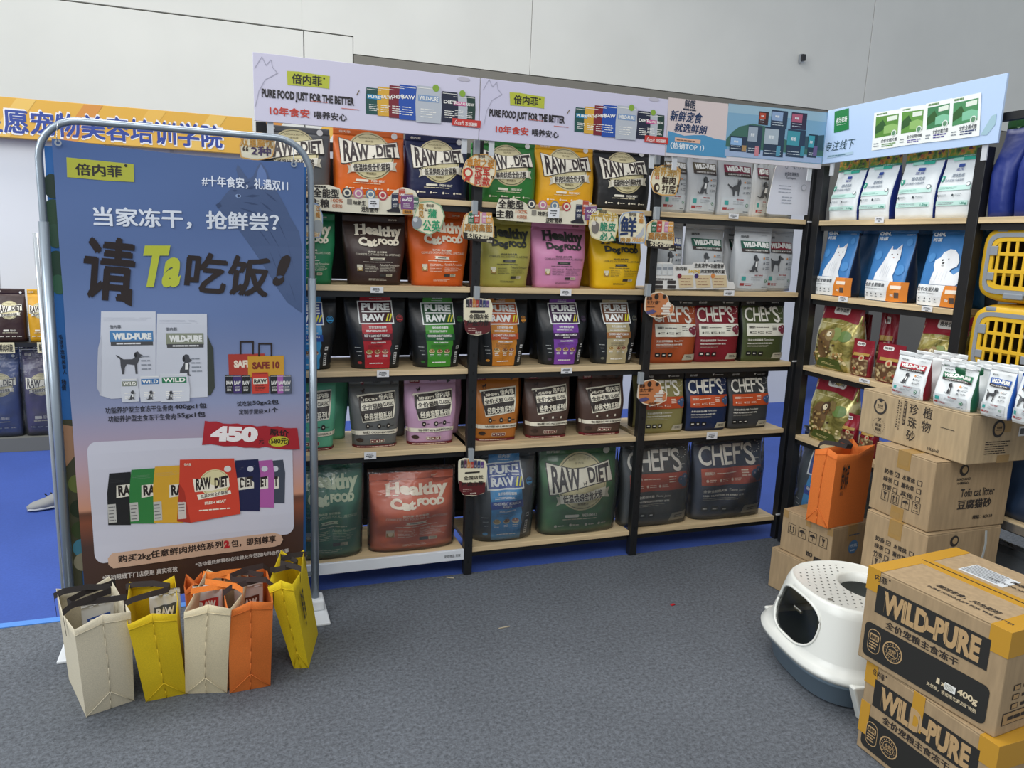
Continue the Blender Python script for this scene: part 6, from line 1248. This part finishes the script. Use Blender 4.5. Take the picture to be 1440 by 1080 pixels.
# hood: skirt, sloping wall with a window opening on the side facing -x
N = 72; rings = [sel(.275, .300, 2.9, .118, N), sel(.278, .303, 2.9, .135, N), sel(.262, .288, 2.8, .148, N), sel(.250, .275, 2.7, .17, N), sel(.232, .255, 2.6, .25, N), sel(.215, .238, 2.5, .32, N), sel(.205, .228, 2.4, .352, N), sel(.196, .219, 2.4, .362, N)]
V = [p for r in rings for p in r]; F = []
def inwin(p): return p[0] < -.05 and abs((p[1]-.01)/.135)**2.6+abs((p[2]-.25)/.083)**2.6 < 1
rings_f = []
zs = np.linspace(.17, .33, 41)
body_r = [sel(.250-(z-.17)*.233, .275-(z-.17)*.247, 2.7-(z-.17)*1.3, z, 360) for z in zs]
low = [sel(.275, .300, 2.9, .118, 360), sel(.278, .303, 2.9, .135, 360), sel(.262, .288, 2.8, .148, 360)]; high = [sel(.205, .228, 2.4, .352, 360), sel(.196, .219, 2.4, .362, 360)]
R_ = low+body_r+high; V = [p for r in R_ for p in r]; F = []; WF = []
for j in range(len(R_)-1):
    for k in range(360):
        f = (j*360+k, j*360+(k+1) % 360, (j+1)*360+(k+1) % 360, (j+1)*360+k); c = np.mean([V[i] for i in f], axis=0)
        (WF if inwin(c) else F).append(f)
hd = mesh_obj('hood', V, F, LW, lt, smooth=True); sm = hd.modifiers.new('wall', 'SOLIDIFY'); sm.thickness = .004; sm.offset = -1
wv = sorted({i for f in WF for i in f}); ix_ = {i: n_ for n_, i in enumerate(wv)}
mesh_obj('smoked_window', [(V[i][0]*.985, V[i][1]*.985, V[i][2]) for i in wv], [tuple(ix_[i] for i in f) for f in WF], mat('c9c5b6', .1, 0, 'smoked'), lt, smooth=True)
edge = [(-.250+(z-.17)*.233+.0, y, z) for y, z in [(.01+.138*math.copysign(abs(math.cos(a))**(2/2.6), math.cos(a)), .25+.086*math.copysign(abs(math.sin(a))**(2/2.6), math.sin(a))) for a in np.linspace(0, 2*math.pi, 49)]]
def onwall(y, z):
    a = .250-(z-.17)*.233; b = .275-(z-.17)*.247; n_ = 2.7-(z-.17)*1.3; return -a*(1-min(.98, abs(y/b))**n_)**(1/n_)
edge = [(onwall(y, z)-.001, y, z) for _, y, z in edge]; tube('window_frame', edge, .0045, LW, lt, 6)
box('window_latch', -.222, -.025, .268, -.213, .025, .280, mat('9a9a94', .4), lt, .002)
# perforated lid with the round entry
HC = (.065, -.0); HR = (.098, .118)
bm = bmesh.new(); outer = sel(.196, .219, 2.4, .362, 72); 
ov = [bm.verts.new(p) for p in outer]; hv = [bm.verts.new((HC[0]+HR[0]*math.cos(2*math.pi*k/72), HC[1]+HR[1]*math.sin(2*math.pi*k/72), .350)) for k in range(72)]
iv = [bm.verts.new((p[0]*.94, p[1]*.94, .356)) for p in outer]; hv2 = [bm.verts.new((v.co.x+(v.co.x-HC[0])*.10, v.co.y+(v.co.y-HC[1])*.10, .356)) for v in hv]; hv3 = [bm.verts.new((v.co.x-(v.co.x-HC[0])*.06, v.co.y-(v.co.y-HC[1])*.06, .32)) for v in hv]
for k in range(72):
    m_ = (k+1) % 72; bm.faces.new((ov[k], ov[m_], iv[m_], iv[k])); bm.faces.new((iv[k], iv[m_], hv2[m_], hv2[k])); bm.faces.new((hv2[k], hv2[m_], hv[m_], hv[k])); bm.faces.new((hv[k], hv[m_], hv3[m_], hv3[k]))
bm_obj('top_lid', bm, LW, lt, smooth=True)
dk = mat('4a4a46', .6); hole = bmesh.new()
hs_ = []
for i in range(9):
    for j in range(15):
        x = -.165+i*.027+(j % 2)*.013; y = -.182+j*.026
        if abs(x/.178)**2.4+abs(y/.2)**2.4 < .93 and ((x-HC[0])/(HR[0]+.018))**2+((y-HC[1])/(HR[1]+.018))**2 > 1: hs_.append((x, y))
for x, y in hs_:
    r = bmesh.ops.create_circle(hole, segments=10, radius=.0038, cap_ends=True); bmesh.ops.translate(hole, verts=r['verts'], vec=(x, y, .3567))
o = bm_obj('litter_holes', hole, dk, lt); o['kind'] = 'stuff'
bm = bmesh.new(); r = bmesh.ops.create_circle(bm, segments=16, radius=.010, cap_ends=True); bm_obj('lid_button', bm, mat('77776f', .4), lt, loc=(-.155, -.09, .3568))
# feet of the hood reaching the floor at the near and far corners
for y0, y1 in ((-.300, -.262), (.262, .300)):
    bm = bmesh.new(); add_box(bm, -.13, y0, .001, .13, y1, .135, .006)
    for v in bm.verts:
        if v.co.z > .08: v.co.x *= 1.35
    bm_obj('hood_leg', bm, LW, lt)

# ------------------------------------------------------------------ yellow pet carriers on the side shelves
def carrier(lab, xs, z, loc_y=.02):
    o = FR.o + FR.e*xs - FR.n*(.20); t = thing('pet_carrier', lab, 'pet carrier', (o[0], o[1], z), FR.yaw, 'yellow pet carriers')
    Y = mat('e0b32e', .35); Gm = mat('8d9399', .35); Wc, Hc, Dc = .35, .305, .34
    def rs(w_, h_, n_, y): return [(w_/2*math.copysign(abs(math.cos(a))**(2/n_), math.cos(a)), y, Hc/2+h_/2*math.copysign(abs(math.sin(a))**(2/n_), math.sin(a))) for a in np.linspace(0, 2*math.pi, 49)[:-1]]
    loft('upper_shell', [rs(Wc*.80, Hc*.76, 5, -Dc/2-.002), rs(Wc*.92, Hc*.90, 5, -Dc/2), rs(Wc*.97, Hc*.96, 4.5, -Dc/2+.02), rs(Wc, Hc, 4.5, -Dc/2+.05), rs(Wc, Hc, 4.5, Dc/2-.05), rs(Wc*.9, Hc*.9, 4.5, Dc/2)], Y, t, False, True)
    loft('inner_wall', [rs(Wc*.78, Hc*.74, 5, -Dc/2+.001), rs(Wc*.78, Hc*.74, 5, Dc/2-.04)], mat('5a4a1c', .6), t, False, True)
    for zz in (.335,):
        box('seam_band', -Wc/2-.002, -Dc/2+.035, Hc*zz, Wc/2+.002, Dc/2-.05, Hc*zz+.010, mat('c99e22', .4), t, .002)
    def ringm(nm, w0, h0, w1, h1, y0, y1, m):
        A = rs(w0, h0, 6, y0); B = rs(w1, h1, 6, y0); C2 = rs(w0, h0, 6, y1); D2 = rs(w1, h1, 6, y1); N_ = 48; V = A+B+C2+D2; F = []
        for k in range(N_):
            q = (k+1) % N_; F += [(k, q, N_+q, N_+k), (2*N_+k, 3*N_+k, 3*N_+q, 2*N_+q), (k, 2*N_+k, 2*N_+q, q), (N_+k, N_+q, 3*N_+q, 3*N_+k)]
        return mesh_obj(nm, V, F, m, t)
    ringm('door_surround', Wc*.80, Hc*.78, Wc*.71, Hc*.67, -Dc/2-.010, -Dc/2+.004, Gm)
    dr = ringm('door', Wc*.705, Hc*.665, Wc*.62, Hc*.56, -Dc/2-.008, -Dc/2, Y)
    for k in range(6): x = -Wc*.26+k*Wc*.104; box('door_bar', x-.006, -Dc/2-.007, Hc*.21, x+.006, -Dc/2-.001, Hc*.79, Y, dr, .001)
    for zz in (.40, .62): box('door_bar', -Wc*.34, -Dc/2-.0075, Hc*zz-.007, Wc*.34, -Dc/2-.0005, Hc*zz+.007, Y, dr, .001)
    for x in (-Wc*.31, Wc*.24): box('grey_latch', x-.016, -Dc/2-.013, Hc*.60, x+.016, -Dc/2-.006, Hc*.72, Gm, dr, .002); box('grey_latch', x-.014, -Dc/2-.013, Hc*.28, x+.014, -Dc/2-.006, Hc*.38, Gm, dr, .002)
    box('lock_tab', -.04, -Dc/2-.016, Hc*.055, .04, -Dc/2-.002, Hc*.13, Gm, t, .004)
    for x in (-.09, .09): box('hinge_clip', x-.022, -Dc/2-.004, Hc*.90, x+.022, -Dc/2+.03, Hc*.955, Gm, t, .004)
    return t
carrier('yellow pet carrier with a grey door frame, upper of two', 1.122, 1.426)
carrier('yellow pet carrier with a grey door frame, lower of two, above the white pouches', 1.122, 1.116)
# things on the lower shelves beyond the cartons
t = bag('dark grey plastic-wrapped sack on the lower shelf behind the cartons', .34, .30, .2, FR, 1.22, .1505, None, '3a3f46', n=2.4, amp=.008, film=True)
t = bag('dark blue sack on the chrome-edged shelf behind the cartons', .36, .34, .2, FR, 1.25, .601, None, '24364f', n=2.4, amp=.008)
c = thing('open_carton', 'crumpled open carton with torn flaps on the floor behind the cartons', 'box', (1.52, -1.62, 0), -1.3)
bm = bmesh.new(); add_box(bm, 0, 0, 0.001, .30, .24, .22, .003); top_f = [f for f in bm.faces if f.normal.z > .9 and f.calc_area() > .02]; bmesh.ops.delete(bm, geom=top_f, context='FACES_ONLY'); bm_obj('carton_body', bm, mat('9c7f56', .85, 0, 'card'), c)
for k, (a, b, d, e, h) in enumerate((((0, 0), (.30, 0), (0, -.08), .06, 0), ((0, .24), (.30, .24), (0, .09), .03, 0), ((0, 0), (0, .24), (-.07, 0), .05, 0))):
    mesh_obj('torn_flap', [(a[0], a[1], .22), (b[0], b[1], .22), (b[0]+d[0]*.9, b[1]+d[1]*.9, .22+e), (a[0]+d[0], a[1]+d[1], .22+e*.7), (a[0], a[1], .224), (b[0], b[1], .224), (b[0]+d[0]*.9, b[1]+d[1]*.9, .224+e), (a[0]+d[0], a[1]+d[1], .224+e*.7)], [(0, 1, 2, 3), (7, 6, 5, 4), (0, 4, 5, 1), (1, 5, 6, 2), (2, 6, 7, 3), (3, 7, 4, 0)], mat('a58860', .85, 0, 'card'), c)

# ------------------------------------------------------------------ left background: sign, small display
sg = thing('fascia_sign', 'orange fascia sign with dark blue lettering of a pet grooming school, top left', 'sign board', (-3.6, 3.10, 0), 0)
sx1 = at(355, 170, 'Y', 3.10)[0]; FSg = Frame(-3.6, 3.10, 0, 0); z1_ = FSg.loc(180, 151)[1]; z0_ = FSg.loc(180, 205)[1]
box('sign_panel', -.5, 0, z0_, sx1+3.6, .09, z1_, mat('d9a63c', .45), sg, .002)
P = PP(FSg); zt0 = FSg.loc(160, 196)[1]; 
for k in range(9): 
    x = -.3+k*.42; P.p.poly([(x, z0_+.004), (x+.12, z0_+.004), (x+.30, z1_-.004), (x+.18, z1_-.004)], ('e2b85a', 'cf8a3a', 'e0b04c')[k % 3], 1)
xa, za = P.L(-30, 196); xb, _ = P.L(313, 200)
za = P.L(20, 188)[1]; zc_ = P.L(20, 153)[1]; P.p.text('星愿宠物美容培训学院', xa-.012, za-.012, xb+.012, zc_+.012, 'e8e6e4', 2, .06); P.p.text('星愿宠物美容培训学院', xa, za, xb, zc_, '27408f', 3, .034)
P.p.build('printed_front', sg)
ld = thing('low_display_rack', 'black low display rack with packaged pet food at the left edge', 'shelving', (-2.98, 2.72, 0), 0)
box('plinth', 0, 0, 0.001, 1.15, .4, .10, mat('6a6a64', .7), ld)
for zz in (.78, ): box('rack_shelf', 0, 0, zz-.03, 1.15, .4, zz, BLK, ld)
for x in (.01, 1.13): box('rack_post', x-.01, .36, .1, x+.01, .38, 1.12, BLK, ld)
for k in range(6): box('rack_wire', 0, .37, .60+k*.028, 1.15, .375, .606+k*.028, BLK, ld)
FL = Frame(0, 2.72, 0, 0)
def lb_(lab, line, col, x0, x1, yb, yt, z, film, W=None):
    a = FL.loc(x0, yb, -.05)[0]; b = FL.loc(x1, yb, -.05)[0]; tz_ = FL.loc((x0+x1)/2, yt, -.1)[1]
    bag(lab, b-a, tz_-z, .12, FL, (a+b)/2, z, d_rawdiet(line), col, group='bags on the low rack at the left edge', depth_off=.04, film=film, tb=.97)
lb_('dark brown pet food bag on the upper level of the left background rack', '低温烘焙全价猫粮', '3a2420', -8, 36, 464, 406, .781, False)
lb_('yellow pet food bag on the upper level of the left background rack', '低温烘焙全价猫粮', 'd9a01e', 39, 76, 466, 407, .781, False)
lb_('blue pet food sack in clear plastic on the left background rack', '低温烘焙全价猫粮', '24407f', -24, 32, 605, 492, .101, True)
lb_('purple pet food sack in clear plastic on the left background rack', '低温烘焙全价猫粮', '3a2a5c', 36, 88, 603, 492, .101, True)
for i, (x0, x1) in enumerate(((-4, 20), (52, 74))):
    a = FL.loc(x0, 476)[0]; b = FL.loc(x1, 476)[0]; t = thing('shelf_talker', ('cream shelf label under the dark brown bag in the left background', 'cream shelf label under the yellow bag in the left background')[i], 'label', (a, 2.712, .765), 0, 'cream shelf labels'); box('label_card', 0, -.003, -.055, b-a, .0, .02, mat('ddd2a8', .5), t); P = Print(); P.text('鲜肉功能', .01, -.045, b-a-.01, .01, '2c2a26', 1, .03); P.build('printed_text', t, lambda x, y, o: np.column_stack([x, -.003-o, y]))
# projecting fitting high on the hall wall
wf_ = thing('wall_fitting', 'small silver fitting high on the pale hall wall', 'wall fitting', tuple(at(1125, 83, 'Y', 4.98)), 0)
box('bracket', -.025, -.05, -.05, .03, 0, .05, STEEL, wf_, .004); box('socket_face', -.032, -.085, -.035, .022, -.05, .04, mat('26262a', .4), wf_, .004)
# litter on the carpet
for lab, u, v, ln, a, colr, nm in (('red scrap of plastic on the grey carpet', 946, 851, .022, .3, 'b01c26', 'plastic_scrap'), ('pale splinter lying in the middle of the grey carpet', 709, 883, .05, .1, 'b9ac92', 'wood_splinter'), ('pale splinter near the foot of the shelving post', 633, 813, .036, -.5, 'b9ac92', 'wood_splinter')):
    p_ = fl(u, v); t = thing(nm, lab, 'scrap', (p_[0], p_[1], 0.0005), a); box('scrap_body', -ln/2, -.006 if 'red' in lab else -.002, 0, ln/2, .006 if 'red' in lab else .002, .004, mat(colr, .4), t, .001)

# ------------------------------------------------------------------ a passer-by behind the banner, only a shoe shows
def person(x, y, yaw):
    t = thing('person', 'person walking behind the banner in grey striped trainers, mostly hidden', 'person', (x, y, 0), yaw)
    J = dict(pel=(0, 0, .93), sp=(0, -.01, 1.10), ch=(0, -.02, 1.32), nk=(0, -.02, 1.46), hd=(0, -.04, 1.56), ht=(0, -.03, 1.68), h1=(-.10, 0, .90), k1=(-.11, -.16, .50), a1=(-.11, -.26, .12), h2=(.10, 0, .90), k2=(.11, .02, .48), a2=(.11, .22, .13),
             s1=(-.18, -.01, 1.40), e1=(-.25, .10, 1.14), w1=(-.25, .02, .92), s2=(.18, -.01, 1.40), e2=(.25, -.06, 1.14), w2=(.24, -.20, .96))
    R = dict(pel=.15, sp=.13, ch=.155, nk=.06, hd=.095, ht=.07, h1=.095, k1=.062, a1=.042, h2=.095, k2=.062, a2=.042, s1=.065, e1=.045, w1=.032, s2=.065, e2=.045, w2=.032)
    E_ = [('pel', 'sp'), ('sp', 'ch'), ('ch', 'nk'), ('nk', 'hd'), ('hd', 'ht'), ('pel', 'h1'), ('h1', 'k1'), ('k1', 'a1'), ('pel', 'h2'), ('h2', 'k2'), ('k2', 'a2'), ('ch', 's1'), ('s1', 'e1'), ('e1', 'w1'), ('ch', 's2'), ('s2', 'e2'), ('e2', 'w2')]
    ks = list(J); me = bpy.data.meshes.new('body'); me.from_pydata([J[k] for k in ks], [(ks.index(a), ks.index(b)) for a, b in E_], []); o = bpy.data.objects.new('body', me); link(o, t)
    md = o.modifiers.new('skin', 'SKIN'); sv = me.skin_vertices[0].data
    for i, k in enumerate(ks): sv[i].radius = (R[k], R[k]*.8); sv[i].use_root = (k == 'pel')
    o.modifiers.new('sub', 'SUBSURF').levels = 1; me.materials.append(mat('2c3038', .8))
    for (x_, y_, z_), s_ in ((J['w1'], -1), (J['w2'], 1)):
        for f in range(5): tube('finger', [(x_+s_*.004, y_-.012*(f-2), z_-.02), (x_, y_-.014*(f-2)-.004, z_-.075+(.012*abs(f-2))), (x_-s_*.012, y_-.014*(f-2)-.01, z_-.11+(.016*abs(f-2)))], [.012, .009, .007], mat('b98a6c', .6), t, 6)
    bm = bmesh.new(); bmesh.ops.create_uvsphere(bm, u_segments=16, v_segments=10, radius=.098)
    for v in bm.verts: v.co.z *= 1.12; v.co.y = v.co.y*1.02+.012
    bm_obj('hair', bm, mat('1c1816', .7), t, True, loc=(0, -.025, 1.625))
    bm = bmesh.new(); bmesh.ops.create_uvsphere(bm, u_segments=14, v_segments=10, radius=.08); bm_obj('face', bm, mat('c09478', .6), t, True, loc=(0, -.065, 1.585)); box('nose', -.010, -.155, 1.57, .010, -.138, 1.60, mat('b98a6e', .6), t, .004)
    for k, (a, tilt, z_) in enumerate((('a1', .12, .0), ('a2', -.9, .055))):
        pr_ = [(0, .075, .05, .028, .05), (0, .03, .06, .040, .055), (0, -.04, .045, .043, .042), (0, -.10, .03, .046, .030), (0, -.16, .024, .040, .022), (0, -.19, .018, .016, .012)]
        rg = [[(c_[3]*math.cos(q), c_[1], max(.0, c_[2]+c_[4]*math.sin(q))) for q in np.linspace(0, 2*math.pi, 17)[:-1]] for c_ in pr_]
        so = loft('shoe', rg, mat('8f8f8c', .7), t, True, True); so.location = (J[a][0], J[a][1], z_+.002); so.rotation_euler = (tilt*-1 if k else 0, 0, 0)
        for j in range(3): q = [(-.048+.0*j, .0-.03*j, .02), (-.050, -.02-.03*j, .05), (-.035, -.035-.03*j, .075)]; tube('shoe_stripe', q, .004, mat('1c1c1e', .6), so, 6)
        loft('sole', [[(c_[3]*1.03*math.cos(q_), c_[1], .0+.012*(1+math.sin(q_))) for q_ in np.linspace(0, 2*math.pi, 13)[:-1]] for c_ in pr_], mat('cfcfca', .7), so, True, True)
sh_ = fl(72, 722)
person(sh_[0]+.33, sh_[1]+.12, -1.2)
